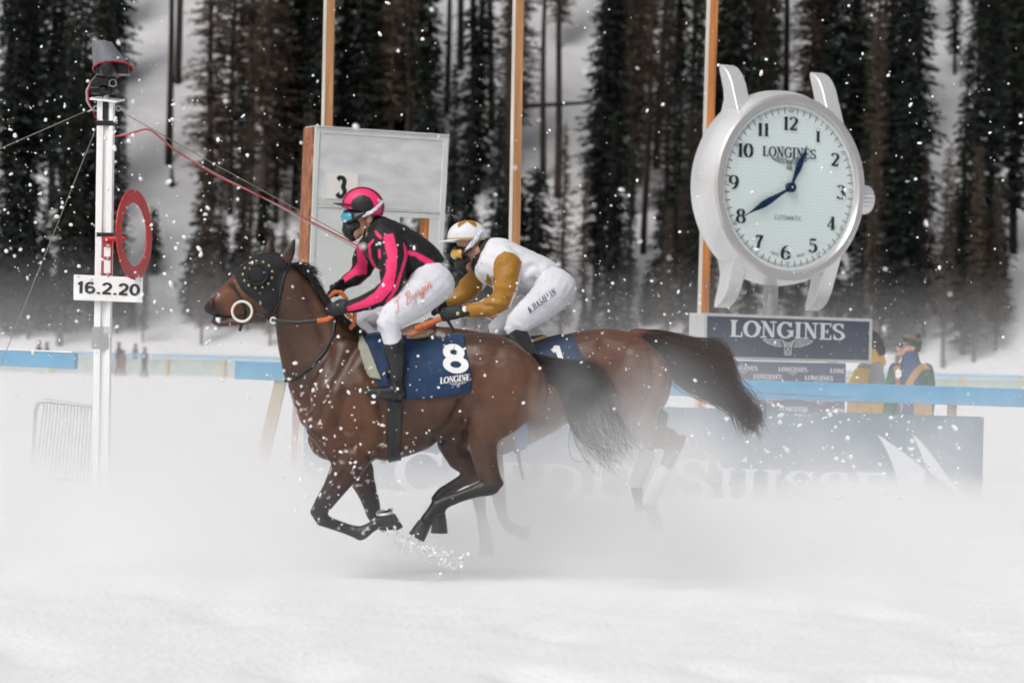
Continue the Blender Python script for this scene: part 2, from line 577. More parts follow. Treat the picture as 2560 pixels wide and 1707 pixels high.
def lay_letters(mb, L, o, ux, uz, n, dz=.0007, x0=0.0, y0=0.0):
    """puts lettering on a plane: origin o, along ux, up uz, lifted along n"""
    vs, fs = L[0], L[1]
    mb.add([o + ux * (x + x0) + uz * (y + y0) + n * (lay * dz) for x, y, lay in vs], fs)
def centred(L):
    xs = [v[0] for v in L[0]]
    c = (min(xs) + max(xs)) / 2
    return [(x - c, y, l) for x, y, l in L[0]], L[1], L[2]
def wing_logo(h):
    """winged hourglass: flat ribbons, centred, about 6.6 h wide and 1.6 h tall, hanging below y=0"""
    vs, fs, lay = [], [], 0
    def rib(path, wd):
        nonlocal lay
        pv, pf = pen(path, wd, wd)
        b = len(vs)
        vs.extend((p.x * h, p.y * h, lay) for p in pv)
        fs.extend(tuple(i + b for i in f) for f in pf)
        lay = (lay + 1) % 5
    for s in (-1, 1):
        rib([(s * .45, -.75), (s * .75, -.05), (s * 3.3, -.05), (s * 2.9, -.28), (s * .95, -.28)], .09)
        rib([(s * 2.9, -.28), (s * 2.5, -.5), (s * .85, -.5)], .09)
        rib([(s * 2.1, -.52), (s * 1.7, -.72), (s * .75, -.72)], .09)
    rib([(-.75, -.05), (-.35, -.35), (.35, -.35), (.75, -.05)], .09)
    rib([(-.42, -.35), (.42, -.35), (.42, -1.6), (-.42, -1.6), (-.42, -.35)], .1)
    rib([(-.3, -.55), (.3, -1.4)], .09)
    rib([(.3, -.55), (-.3, -1.4)], .09)
    rib([(-.3, -.55), (.3, -.55)], .09)
    rib([(-.3, -1.4), (.3, -1.4)], .09)
    return vs, fs, 0

# ================================================================== the setting
def snow_mat(name, big=0.0):
    ma = mat(name, (0.86, 0.86, 0.875), rough=0.75, spec=0.2, var=0.025, vscale=5.0, bump=0.4, bscale=22.0, bdist=0.03)
    return ma
M_snow = snow_mat('snow')
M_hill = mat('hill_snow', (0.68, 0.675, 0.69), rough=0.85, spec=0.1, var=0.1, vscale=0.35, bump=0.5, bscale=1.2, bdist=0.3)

def hill_z(x, y):
    t = y - 181
    if t <= 0:
        return 0.0
    s = t * t / (t + 8)
    s = s * 0.66
    return s + 1.6 * mnoise.noise(Vector((x * .05, y * .07, 3))) * min(1, t / 10) + .35 * mnoise.noise(Vector((x * .3, y * .3, 9))) * min(1, t / 5)
def build_ground():
    xs = [-420, -150, -60, -25, -14, -9] + [-6 + i * .1 for i in range(121)] + [9, 14, 25, 60, 150, 420]
    ys = [-60, -10, 2, 5, 7] + [8.5 + i * .1 for i in range(116)] + [20.5 + i * .5 for i in range(30)] + [37, 42, 50, 60, 75, 90, 110, 130, 150, 170, 181, 186, 420]
    V, F = [], []
    n = len(xs)
    for y in ys:
        near = max(0.0, min(1.0, (y - 6) / 3)) * max(0.0, min(1.0, (36 - y) / 10))
        for x in xs:
            z = 0.0
            if near > 0:
                z = near * (.014 * mnoise.noise(Vector((x * .9, y * .55, 0))) + .016 * mnoise.noise(Vector((x * 2.6, y * 1.7, 5))) + .007 * mnoise.noise(Vector((x * 5.2, y * 3.1, 1))))
                # trodden hollows in the near snow
                q = mnoise.noise(Vector((x * 1.5 + 40, y * .8, 2)))
                if y < 17.5 and q > .28:
                    z -= (q - .28) * (.18 if y < 15.5 else .09) * near
            V.append((x, y, z))
    for j in range(len(ys) - 1):
        for i in range(n - 1):
            a = j * n + i
            F.append((a, a + 1, a + n + 1, a + n))
    me = bpy.data.meshes.new('snow_ground')
    me.from_pydata(V, [], F)
    tag(link_mesh('snow_ground', me, M_snow), 'flat snow covered race track and lake ground', kind='structure')
    xs = [-150 + i * 2.0 for i in range(151)]
    ys = [180 + i * 1.5 for i in range(120)]
    V = [(x, y, hill_z(x, y) - .02) for y in ys for x in xs]
    n = len(xs)
    F = [(j * n + i, j * n + i + 1, (j + 1) * n + i + 1, (j + 1) * n + i) for j in range(len(ys) - 1) for i in range(n - 1)]
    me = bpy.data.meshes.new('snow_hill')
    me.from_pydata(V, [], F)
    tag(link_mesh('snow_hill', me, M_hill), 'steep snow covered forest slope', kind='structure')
build_ground()

# ------------------------------------------------------------------ trees
def foliage_mat(name, c0, c1):
    ma = bpy.data.materials.new(name)
    ma.use_nodes = True
    N, L = ma.node_tree.nodes, ma.node_tree.links
    b = N['Principled BSDF']
    b.inputs['Roughness'].default_value = 0.8
    b.inputs['Specular IOR Level'].default_value = 0.15
    oi = N.new('ShaderNodeObjectInfo')
    tc = N.new('ShaderNodeTexCoord')
    nz = N.new('ShaderNodeTexNoise')
    nz.inputs['Scale'].default_value = 1.3
    L.new(tc.outputs['Object'], nz.inputs['Vector'])
    ad = N.new('ShaderNodeMath')
    ad.operation = 'ADD'
    L.new(oi.outputs['Random'], ad.inputs[0])
    L.new(nz.outputs['Fac'], ad.inputs[1])
    mr = N.new('ShaderNodeMapRange')
    mr.inputs[1].default_value, mr.inputs[2].default_value = .3, 1.6
    L.new(ad.outputs[0], mr.inputs[0])
    mx = N.new('ShaderNodeMix')
    mx.data_type = 'RGBA'
    mx.inputs['A'].default_value = (*c0, 1)
    mx.inputs['B'].default_value = (*c1, 1)
    L.new(mr.outputs[0], mx.inputs['Factor'])
    L.new(mx.outputs['Result'], b.inputs['Base Color'])
    return ma
M_spruce = foliage_mat('spruce_needles', (.014, .021, .018), (.034, .042, .033))
M_larch = foliage_mat('larch_twigs', (.050, .037, .030), (.120, .090, .070))
M_bark = mat('bark', (.030, .025, .023), rough=.95, spec=.1, var=.4, vscale=2.0, bump=.6, bscale=12, bdist=.05, stretch=(1, 1, .25))
M_bark2 = mat('larch_bark', (.060, .045, .038), rough=.95, spec=.1, var=.4, vscale=2.0, bump=.6, bscale=12, bdist=.05, stretch=(1, 1, .25))

def kite(V, F, p, d, u, ln_, wd):
    """small leaf-shaped spray from p along d"""
    b = len(V)
    V += [p, p + d * (ln_ * .45) + u * (wd / 2), p + d * ln_, p + d * (ln_ * .45) - u * (wd / 2)]
    F.append((b, b + 1, b + 2, b + 3))
def trunk_mesh(h, r, rnd, bend=.3):
    mb = MB()
    pts = []
    for i in range(9):
        t = i / 8
        pts.append((Vector((math.sin(t * 3 + rnd.random() * .2) * bend * t, math.cos(t * 2.3) * bend * t, -.6 + t * (h + .5))), r * (1 - t) ** .8 + .03, r * (1 - t) ** .8 + .03))
    mb.tube(pts, n=8, cap=False)
    return mb
def make_spruce(h, R, seed, low=.06, dens=1.0):
    rnd = random.Random(seed)
    tr = trunk_mesh(h, .08 + h * .006, rnd).mesh('trunk')
    V, F = [], []
    z = h * low
    while z < h * .985:
        t = z / h
        prof = (1 - t) ** .72 * (.55 + .45 * min(1, t / .18))
        nb = max(4, int((5 + 4 * (1 - t)) * dens))
        a0 = rnd.random() * 7
        gap = rnd.random() < .12
        for k in range(nb):
            if rnd.random() < .14:
                continue
            a = a0 + k * 2 * math.pi / nb + rnd.uniform(-.35, .35)
            Lb = R * prof * rnd.uniform(.55, 1.12) * (.6 if gap else 1) + .15
            zb = z + rnd.uniform(-.2, .2)
            dx, dy = math.cos(a), math.sin(a)
            n = max(2, int(Lb / .21))
            for i in range(n):
                f = (i + .6) / n
                rr = f * Lb
                p = Vector((dx * rr, dy * rr, zb - .38 * rr + .10 * rr * rr / max(R, 1) + rnd.uniform(-.08, .08)))
                for s in (-1, 1):
                    sl = rnd.uniform(.45, .95) * (.55 + .5 * (1 - f))
                    ang = a + s * rnd.uniform(.4, 1.3)
                    d = Vector((math.cos(ang), math.sin(ang), rnd.uniform(-.9, -.05))).normalized()
                    u = d.cross(Vector((rnd.uniform(-.5, .5), rnd.uniform(-.5, .5), 1))).normalized()
                    kite(V, F, p, d, u, sl, sl * rnd.uniform(.34, .58))
        z += rnd.uniform(.28, .46) * (1.0 if t < .8 else .7)
    for k in range(10):
        d = Vector((rnd.uniform(-.3, .3), rnd.uniform(-.3, .3), 1)).normalized()
        kite(V, F, Vector((0, 0, h * .95)), d, Vector((1, 0, 0)), h * .05 * rnd.uniform(.5, 1), .12)
    me = bpy.data.meshes.new('spruce_crown')
    me.from_pydata([tuple(v) for v in V], [], F)
    return tr, me
def make_larch(h, R, seed, low=.22, dens=1.0):
    rnd = random.Random(seed)
    tr = trunk_mesh(h, .07 + h * .0062, rnd, .5).mesh('trunk')
    V, F = [], []
    z = h * low
    while z < h * .98:
        t = z / h
        prof = (1 - t) ** .6 * (.5 + .5 * min(1, (t - low * .6) / .25))
        nb = max(3, int(7 * dens))
        for k in range(nb):
            a = rnd.random() * 6.283
            Lb = R * prof * rnd.uniform(.35, 1.15) + .2
            dx, dy = math.cos(a), math.sin(a)
            rise = rnd.uniform(-.25, .2)
            pa = Vector((0, 0, z))
            pb = Vector((dx * Lb, dy * Lb, z + rise * Lb))
            d = (pb - pa).normalized()
            kite(V, F, pa, d, Vector((0, 0, 1)), Lb, .09)
            n = max(3, int(Lb / .15))
            for i in range(n):
                f = (i + rnd.random()) / n
                p = pa.lerp(pb, f)
                for s in range(2):
                    ang = a + rnd.choice((-1, 1)) * rnd.uniform(.3, 1.5)
                    q = Vector((math.cos(ang), math.sin(ang), rnd.uniform(-.8, .35))).normalized()
                    sl = rnd.uniform(.3, .75)
                    u = q.cross(Vector((rnd.uniform(-1, 1), rnd.uniform(-1, 1), .6))).normalized()
                    kite(V, F, p, q, u, sl, rnd.uniform(.06, .13))
        z += rnd.uniform(.22, .4)
    me = bpy.data.meshes.new('larch_crown')
    me.from_pydata([tuple(v) for v in V], [], F)
    return tr, me
PROTO = {
    's': [make_spruce(26, 2.3, 11, .05, .85), make_spruce(28, 1.9, 12, .08, .85), make_spruce(24, 2.7, 13, .03, .9), make_spruce(30, 2.1, 14, .12, .8)],
    'y': [make_spruce(9, 1.9, 21, .02, 1.3), make_spruce(7, 1.3, 22, .02, 1.3)],
    'l': [make_larch(27, 2.1, 31, .14, .8), make_larch(30, 1.7, 32, .22, .75), make_larch(25, 2.4, 33, .10, .9)],
    't': [make_larch(27, 1.1, 41, .5, .5), make_larch(24, .9, 42, .55, .4)],
}
HT = {'s': [26, 28, 24, 30], 'y': [9, 7], 'l': [27, 30, 25], 't': [27, 24]}
KIND = {'s': 'tall dark spruce', 'y': 'young bushy spruce', 'l': 'bare brown larch', 't': 'thin branchless larch'}
TREES = []
def plant(px, py, kind, scale=1.0, var=None, rz=None):
    """a tree whose foot the photograph shows at px, py on the slope"""
    d = rgt * ((px - 1280) / FPX) + upv * ((853.5 - py) / FPX) + fwd
    lo, hi = 181.0, 320.0
    Y = 182.5
    while Y < 320:
        q = CAM + d * (Y / d.y)
        if hill_z(q.x, Y) >= q.z:
            break
        Y += .5
    q = CAM + d * (Y / d.y)
    TREES.append([px, py, kind, scale, var, rz, Vector((q.x, Y, hill_z(q.x, Y)))])
rt = random.Random(5)
Lh = lambda x, y: (x * .5996, y * .5996)
Rh = lambda x, y: (1280 + x * .5996, y * .5996)
for x, y, k, s in [(20, 1330, 's', 1.0), (100, 1290, 's', 1.15), (60, 700, 's', 1.0), (215, 880, 's', 1.0), (255, 560, 's', .9), (330, 1320, 's', .85), (395, 1230, 's', 1.05),
                   (300, 1000, 's', .9), (440, 800, 's', .8), (150, 520, 's', 1.0), (702, 700, 't', 1.0), (740, 355, 't', 1.25), (715, 790, 'y', .22),
                   (640, 1130, 'y', .62), (880, 860, 'l', 1.0), (960, 900, 'l', .95), (850, 1330, 'y', 1.15), (930, 1345, 'y', .95), (790, 1300, 'y', .6), (1010, 1230, 's', .5), (1085, 1000, 'l', 1.0),
                   (1150, 930, 'l', .9), (1030, 700, 'l', 1.0), (1230, 880, 's', 1.0), (1310, 980, 's', 1.0), (1270, 600, 'l', 1.0), (1180, 560, 's', 1.0),
                   (1450, 800, 's', 1.0), (1520, 900, 's', .9), (1620, 900, 'l', 1.0), (1700, 880, 'l', 1.1), (1790, 900, 's', 1.0), (1590, 620, 's', 1.0), (1740, 520, 's', 1.0),
                   (1862, 480, 't', 1.0), (1920, 300, 't', 1.0), (1980, 700, 't', 1.1), (2050, 550, 't', 1.1), (1880, 1180, 's', .5), (1930, 1250, 'y', 1.2), (2110, 1010, 'l', .8), (2090, 1330, 'l', .6), (60, 1380, 'y', 1.2), (180, 1360, 'y', .9), (470, 1340, 'y', .8), (1100, 1350, 'y', 1.0), (1180, 1340, 'y', .8), (1000, 1360, 'y', .7), (550, 1365, 'y', .35), (250, 1380, 'y', .6), (1990, 1330, 'y', .9)]:
    plant(*Lh(x, y), k, s)
for x, y, k, s in [(20, 640, 'l', .9), (130, 760, 't', 1.0), (190, 830, 't', 1.15), (90, 1310, 'y', 1.4), (10, 1340, 'y', 1.1), (345, 1290, 's', 1.0), (410, 1250, 's', 1.0), (380, 800, 's', .9), (500, 900, 'l', 1.0), (470, 560, 's', .9),
                   (545, 1060, 't', .9), (640, 1170, 'l', .75), (680, 1180, 's', .55), (730, 1190, 's', .75), (600, 700, 'l', 1.0), (790, 1000, 'l', 1.0), (880, 1000, 's', 1.0), (930, 800, 's', .95), (1010, 800, 'l', 1.0), (1060, 700, 'l', 1.0), (690, 420, 's', 1.0),
                   (1140, 600, 't', 1.1), (1240, 700, 'l', 1.0), (1340, 900, 's', 1.0), (1400, 1060, 's', 1.1), (1300, 560, 's', 1.0), (1500, 1250, 'l', .75), (1490, 900, 'l', .9), (1600, 1200, 's', 1.0), (1680, 1260, 's', 1.1), (1560, 800, 's', 1.0),
                   (1440, 640, 's', 1.0), (1640, 600, 's', 1.0), (1845, 310, 's', .5), (1840, 1330, 'y', .9), (1765, 1320, 'y', .5), (1940, 1310, 's', 1.0), (1990, 1250, 's', 1.0), (2090, 1060, 's', 1.0), (2040, 640, 's', 1.0), (2120, 560, 's', 1.0), (2000, 420, 's', .9), (1960, 200, 's', .8),
                   (1240, 1300, 'l', .5), (1180, 1290, 'l', .45), (300, 1340, 'l', .4), (620, 1330, 'y', .9), (700, 1345, 'l', .35), (800, 1330, 'y', .8), (1330, 1310, 'y', 1.0), (1420, 1340, 'y', .7), (1560, 1330, 'y', 1.1), (1680, 1345, 'y', .6), (2030, 1340, 'y', .7), (560, 1345, 'y', .5)]:
    plant(*Rh(x, y), k, s)
for i in range(30):   # deeper rows up the slope
    x, y = rt.uniform(0, 2560), rt.uniform(-60, 520)
    if 310 < x < 475 or 2310 < x < 2420:
        continue
    plant(x, y, rt.choice('sslll'), rt.uniform(.8, 1.1))
for i in range(58):   # the front row at the slope's foot, close above the far fence
    x = (i + rt.random()) / 58 * 2500
    y = 894 + .025 * (x - 1280) + rt.uniform(-72, 2)
    if 300 < x < 470 and rt.random() < .7:
        continue
    k = rt.choice('sslly')
    plant(x, y, k, rt.uniform(.3, .85) if k == 's' else rt.uniform(.2, .6))

ZONES = [(0, 150, 'at the far left edge'), (150, 230, 'just left of the white finish post'), (230, 330, 'behind the white finish post'), (330, 480, 'in the snowy gap beside the red ring'),
         (480, 620, 'above the leading horse\'s muzzle'), (620, 780, 'left of the weathered number board'), (780, 950, 'above the number three board'), (950, 1130, 'behind the number board\'s right half'),
         (1130, 1280, 'left of the middle timber pole'), (1280, 1420, 'right of the middle timber pole'), (1420, 1560, 'above the second horse\'s rump'), (1560, 1700, 'just left of the giant watch'),
         (1700, 1800, 'behind the third timber pole'), (1800, 2000, 'above the giant watch\'s left half'), (2000, 2180, 'behind the giant watch\'s right half'), (2180, 2330, 'right of the watch\'s winding crown'),
         (2330, 2430, 'above the marshal in the beanie'), (2430, 2700, 'at the far right edge')]
ORD = ['lowest', 'second lowest', 'third lowest', 'fourth lowest', 'fifth lowest', 'sixth lowest', 'seventh lowest', 'eighth lowest', 'ninth lowest', 'tenth lowest', 'eleventh lowest', 'twelfth lowest']
def grow():
    used = {}
    for t in TREES:
        z = next((n for a, b, n in ZONES if a <= t[0] < b), 'at the far left edge')
        used.setdefault((z, t[2]), []).append(t)
    for (z, k), ts in used.items():
        ts.sort(key=lambda t: -t[1])
        for i, (px, py, kind, sc, var, rz, pos) in enumerate(ts):
            v = rt.randrange(len(PROTO[kind])) if var is None else var
            tr, cr = PROTO[kind][v]
            lab = f'{KIND[kind]} {z}' + (f', {ORD[min(i, 11)]} standing' if len(ts) > 1 else '')
            nm = {'s': 'spruce_tree', 'y': 'young_spruce', 'l': 'larch_tree', 't': 'larch_tree'}[kind]
            e = empty(nm, pos, lab, 'tree', 'conifers on the snowy slope')
            e.rotation_euler = (rt.uniform(-.02, .02), rt.uniform(-.02, .02), rt.uniform(0, 6.28))
            e.scale = (sc * rt.uniform(.9, 1.1),) * 2 + (sc,)
            for n2, me, ma in (('trunk', tr, M_bark if kind in 'sy' else M_bark2), ('crown', cr, M_spruce if kind in 'sy' else M_larch)):
                if not me.materials:
                    me.materials.append(ma)
                    if n2 == 'trunk':
                        me.polygons.foreach_set('use_smooth', [True] * len(me.polygons))
                o = bpy.data.objects.new(n2, me)
                COL.objects.link(o)
                o.parent = e
grow()

# ------------------------------------------------------------------ far fence and far strollers
M_blue = mat('blue_rail_paint', (.055, .30, .52), rough=.45, var=.12, vscale=5, bump=.15, bscale=60, bdist=.003)
M_farblue = mat('faded_blue_paint', (.20, .42, .60), rough=.6, var=.1, vscale=3)
M_net = mat('green_net', (.44, .50, .47), rough=.9, var=.15, vscale=2)
M_ypost = mat('yellow_post', (.62, .47, .22), rough=.7, var=.1, vscale=4)
def far_fence():
    Y = 150.0
    a, b = P(-200, 886, Y), P(2800, 964, Y)
    e = empty('far_fence', (a.x, Y, 0), 'distant pale blue railed fence with green netting along the track edge', 'fence')
    za = 1.12
    MB().box(((a.x + b.x) / 2, Y, za), (b.x - a.x, .08, .16)).build('rail', M_farblue, e)
    mb = MB()
    mb.box(((a.x + b.x) / 2, Y + .1, .52), (b.x - a.x, .02, .86))
    mb.build('netting', M_net, e)
    x = a.x + 1
    while x < b.x:
        MB().box((x, Y - .08, .55), (.12, .06, 1.1)).build('post', M_ypost, e)
        x += 3.0
far_fence()

def fallen_log():
    a, b = P(*Rh(30, 445), 196.0), P(*Rh(330, 428), 196.0)
    mb = MB().tube([(a.lerp(b, f), .17 - .07 * f, .17 - .07 * f) for f in (0, .2, .4, .6, .8, 1)], 8)
    o = mb.build('fallen_trunk', M_bark, origin=a, smooth=True)
    tag(o, 'dark fallen trunk lying level across the slope right of the middle pole', 'log')
fallen_log()

# ================================================================== left finish post
M_white = mat('white_paint', (.86, .86, .85), rough=.5, var=.05, vscale=6, bump=.1, bscale=40, bdist=.003)
M_wsnow = mat('white_post_paint', (.88, .88, .88), rough=.5, var=.03, vscale=3, stretch=(1, 1, .2))
M_blackp = mat('black_plastic', (.012, .012, .013), rough=.4, var=.2, vscale=20)
M_blacktape = mat('black_tape', (.012, .012, .013), rough=.5)
M_greytape = mat('grey_tape', (.33, .33, .34), rough=.5)
M_red = mat('red_paint', (.50, .020, .022), rough=.42, var=.08, vscale=12)
M_redcord = mat('red_cord', (.62, .06, .045), rough=.5)
M_greycord = mat('grey_cord', (.36, .42, .46), rough=.5)
M_wire = mat('wire_rope', (.30, .27, .23), rough=.5, metal=.3)
M_zinc = mat('galvanised_steel', (.42, .43, .44), rough=.42, metal=.7, var=.15, vscale=20)
M_greycloth = mat('grey_rain_cloth', (.155, .165, .185), rough=.55, var=.15, vscale=9, bump=.9, bscale=12, bdist=.02)
M_ink = mat('black_ink', (.012, .012, .014), rough=.6)
M_glass = mat('lens_glass', (.01, .012, .014), rough=.05, spec=.8, coat=1.0)
UX, UZ, NV = Vector((1, 0, 0)), Vector((0, 0, 1)), Vector((0, -1, 0))

def finish_post():
    Y = 26.0
    top = P(*Z7(612, 400), Y)
    ax = P(*Z7(596, 1560), Y) - P(*Z7(612, 400), Y)
    ax = (ax / -ax.z)                               # per metre of drop
    def at(z):
        return top + ax * (top.z - z)
    base = at(0)
    base.z = 0
    e = empty('finish_post', base, 'tall white slotted metal finish post carrying a red ring and date board', 'post')
    wv = .148
    b = at(-.3)
    t = (top - b).normalized()
    side = Vector((0, 1, 0))
    u = t.cross(side).normalized()
    # slotted profile: two upright flanges in front of a deeper web
    mb = MB()
    for s, w0 in ((-1, .060), (1, .036)):
        c = u * (-s * (wv / 2 - w0 / 2))
        mb.beam(b + c, top + c, w0, .13, side)
    mb.build('flange', M_wsnow, e, bevel=.004)
    mb = MB()
    mb.beam(b + side * .014, top + side * .014, wv - .02, .10, side)
    mb.build('web', M_wsnow, e)
    mb = MB()
    g = top + t * -.075 - side * .04
    mb.beam(g - t * .10 - u * .012 * 0, g + t * .07, .046, .05, side)
    mb.build('slot_cover', M_blacktape, e)
    # top plate
    mb = MB()
    pl = [P(*Z7(515, 392), Y - .11), P(*Z7(672, 409), Y - .11), P(*Z7(722, 398), Y + .13), P(*Z7(560, 382), Y + .13)]
    mb.prism(pl, (0, 0, .016))
    mb.build('top_plate', M_white, e)
    # tape bands
    for z7y, hgt, ma in ((530, .045, M_blacktape), (1170, .035, M_blacktape)):
        c = P(*Z7(612 if z7y < 600 else 608, z7y), Y)
        MB().beam(c - t * hgt / 2, c + t * hgt / 2, wv + .006, .138, side).build('tape_band', ma, e)
    c = P(*D(233, 776), Y)
    MB().beam(c - t * .1, c + t * .1, wv + .006, .142, side).build('tape_band', M_greytape, e)
    # eye bolts
    for x, s in ((553, -1), (682, 1)):
        c = P(*Z7(x, 442), Y - .02)
        mb = MB().ring(c, .022, .006, (0, 1, .1), 20, 6)
        mb.tube([(c + UX * (-s * .02), .006, .006), (c + UX * (-s * .06), .006, .006)], 6)
        mb.tube([(c + UX * (s * .02), .008, .008), (c + UX * (s * .07) - UZ * .03, .008, .008)], 6)
        mb.build('eye_bolt', M_zinc, e, smooth=True)
    # red bracket and ring
    Yf = Y - .085
    q = [P(*Z7(x, y), Yf) for x, y in ((594, 1180), (650, 1180), (645, 1405), (590, 1405))]
    br = MB().prism(q, (0, .015, 0)).build('ring_bracket', M_red, e)
    for y0, y1 in ((1240, 1295), (1315, 1390)):
        q = [P(*Z7(x, y), Yf - .006) for x, y in ((600, y0), (638, y0), (636, y1), (598, y1))]
        MB().prism(q, (0, .005, 0)).build('white_plate', M_white, br)
    for y in (1232, 1306, 1398):
        c = P(*Z7(622, y), Yf - .008)
        MB().tube([(c, .018, .018), (c + Vector((0, -.015, 0)), .014, .014)], 8, UX).build('bolt', M_zinc, br, smooth=True)
    a1, a2 = P(*Z7(606, 1195), Yf), P(*Z7(714, 1190), Yf - .03)
    MB().tube([(a1, .024, .024), (a2, .022, .022)], 10, UZ).build('ring_arm', M_red, br, smooth=True)
    # the ring: a flat disc with a hole, turned away from the camera
    cc = P(*Z7(777, 1168), Yf - .05)
    pxm = FPX / Yf
    Ro = (1428 - 908) / 2 * .4336 / pxm
    Ri = (1350 - 985) / 2 * .4336 / pxm
    yaw = math.acos(min(1, (846 - 707) / (1428 - 908)))
    d = Vector((math.cos(yaw), math.sin(yaw), 0))
    nn = Vector((math.sin(yaw), -math.cos(yaw), 0))
    tilt = UZ + UX * (-.03)
    n = 72
    vo, vi = [], []
    for i in range(n):
        a = 2 * math.pi * i / n
        w_ = d * math.cos(a) + tilt * math.sin(a)
        vo.append(cc + w_ * Ro)
        vi.append(cc + w_ * Ri)
    V = vo + vi + [v - nn * .012 for v in vo] + [v - nn * .012 for v in vi]
    F = []
    for i in range(n):
        j = (i + 1) % n
        F += [(i, j, n + j, n + i), (2 * n + i, 3 * n + i, 3 * n + j, 2 * n + j), (i, 2 * n + i, 2 * n + j, j), (n + i, n + j, 3 * n + j, 3 * n + i)]
    MB().add(V, F).build('red_ring', M_red, e)
    # date board
    Yb = Y - .12
    q = [P(*Z7(x, y), Yb) for x, y in ((425, 1398), (823, 1417), (821, 1560), (423, 1545))]
    bd = MB().prism(q, (0, .018, 0)).build('date_board', M_white, e, bevel=.003)
    o = P(*Z7(438, 1505), Yb - .004)
    ux = (q[1] - q[0]).normalized()
    uz = NV.cross(ux) * -1
    uz = ux.cross(NV) * -1 if ux.cross(NV).z < 0 else ux.cross(NV)
    H = (1505 - 1436) * .4336 / (FPX / Yb)
    L = letters('16.2.20', H, 'sans', .20, .19, .045)
    wid = (808 - 440) * .4336 / (FPX / Yb)
    k = wid / max(v[0] for v in L[0])
    L = ([(x * k, y, l) for x, y, l in L[0]], L[1], 0)
    mb = MB()
    lay_letters(mb, L, o, ux, uz, NV)
    mb.build('date_lettering', M_ink, bd)
    for x, y in ((452, 1412), (809, 1430), (625, 1413)):
        MB().ball(P(*Z7(x, y), Yb - .003), .008).build('screw', M_zinc, bd, smooth=True)
    # ---------- camera in its rain cover (rests on the plate)
    c0 = P(*Z7(610, 395), Y)
    k = empty('broadcast_camera', c0, 'black remote camera under a crumpled grey rain hood with red hem on the post', 'camera')
    mb = MB()
    lo = [(x, y) for x, y in ((538, 195), (560, 228), (620, 248), (690, 248), (740, 240), (764, 222))]
    # hood: rings from the red hem up to the folded top
    rings = []
    hem_c, hem_rx, hem_ry = P(*Z7(650, 215), Y), .27, .20
    def hood_ring(c, rx, ry, tx, tz, n=26, jag=0.0, seed=0):
        out = []
        for i in range(n):
            a = 2 * math.pi * i / n
            p = c + Vector((rx * math.cos(a), ry * math.sin(a), tx * math.cos(a) + tz * math.sin(a)))
            p += Vector((mnoise.noise(Vector((i * .7, seed, 0))), mnoise.noise(Vector((i * .7, seed, 5))), mnoise.noise(Vector((i * .7, seed, 9))))) * jag
            out.append(p)
        return out
    ppm = FPX / Y
    def px2m(v): return v * .4336 / ppm
    spec = [((651, 214), (764 - 538) / 2, -8, .19, 0), ((640, 185), 104, 3, .185, .006), ((622, 130), 88, 10, .165, .016), ((600, 80), 66, 8, .13, .016), ((590, 58), 56, 4, .09, .012), ((588, 52), 30, 2, .04, .01)]
    for j, ((cx, cyy), rx, tx, ry, jag) in enumerate(spec):
        rings.append(hood_ring(P(*Z7(cx, cyy), Y), px2m(rx), ry, -px2m(tx), -.05 if j < 2 else 0.0, jag=jag, seed=j * 3.1))
    n = len(rings[0])
    vs = [p for r in rings for p in r]
    fs = [(i * n + j, i * n + (j + 1) % n, (i + 1) * n + (j + 1) % n, (i + 1) * n + j) for i in range(len(rings) - 1) for j in range(n)] + [tuple((len(rings) - 1) * n + j for j in range(n))]
    mb.add(vs, fs)
    hd = mb.build('rain_hood', M_greycloth, k, smooth=True)
    mb = MB()
    r0 = rings[0]
    for i in range(n):
        mb.tube([(r0[i], .008, .008), (r0[(i + 1) % n], .008, .008)], 6, cap=False)
    mb.build('red_hem', M_red, hd, smooth=True)
    lc = P(*Z7(622, 215), Y - .16)
    mb = MB().tube([(lc + Vector((0, .25, .0)), .08, .08), (lc, .075, .075), (lc + Vector((0, -.03, 0)), .07, .07)], 20, UX)
    mb.box(P(*Z7(655, 215), Y), (.30, .2, .10))
    mb.build('camera_body', M_blackp, k, smooth=False)
    MB().ball(lc + Vector((0, -.05, 0)), (.055, .03, .055)).build('lens', M_glass, k, smooth=True)
    mb = MB()
    c1 = P(*Z7(608, 290), Y)
    mb.box(c1, (.18, .12, .07))
    mb.box(P(*Z7(545, 305), Y - .03), (.09, .08, .05))
    mb.tube([(P(*Z7(600, 330), Y), .045, .045), (P(*Z7(600, 352), Y), .045, .045)], 14, UX)
    mb.tube([(P(*Z7(640, 262), Y - .02), .05, .05), (P(*Z7(650, 300), Y - .02), .03, .03)], 12, UX)
    mb.box(P(*Z7(590, 352), Y), (.2, .09, .02))
    mb.build('pan_head', M_blackp, k, bevel=.004)
    MB().ring(P(*Z7(650, 295), Y - .1), .032, .006, (0, 1, 0), 20, 6).build('dial_knob', M_zinc, k, smooth=True)
    MB().tube([(P(*Z7(610, 364), Y), .03, .03), (P(*Z7(611, 396), Y), .03, .03)], 12, UX).build('mount_collar', M_zinc, k, smooth=True)
    for off, ma in ((0, M_redcord), (8, M_greycord)):
        pts = [(560, 245), (525, 285), (505 - off, 340), (508 - off, 400), (535, 455), (560, 510)]
        MB().tube([(P(*Z7(x, y), Y - .12), .007, .007) for x, y in pts], 6).build('camera_cable', ma, k, smooth=True)
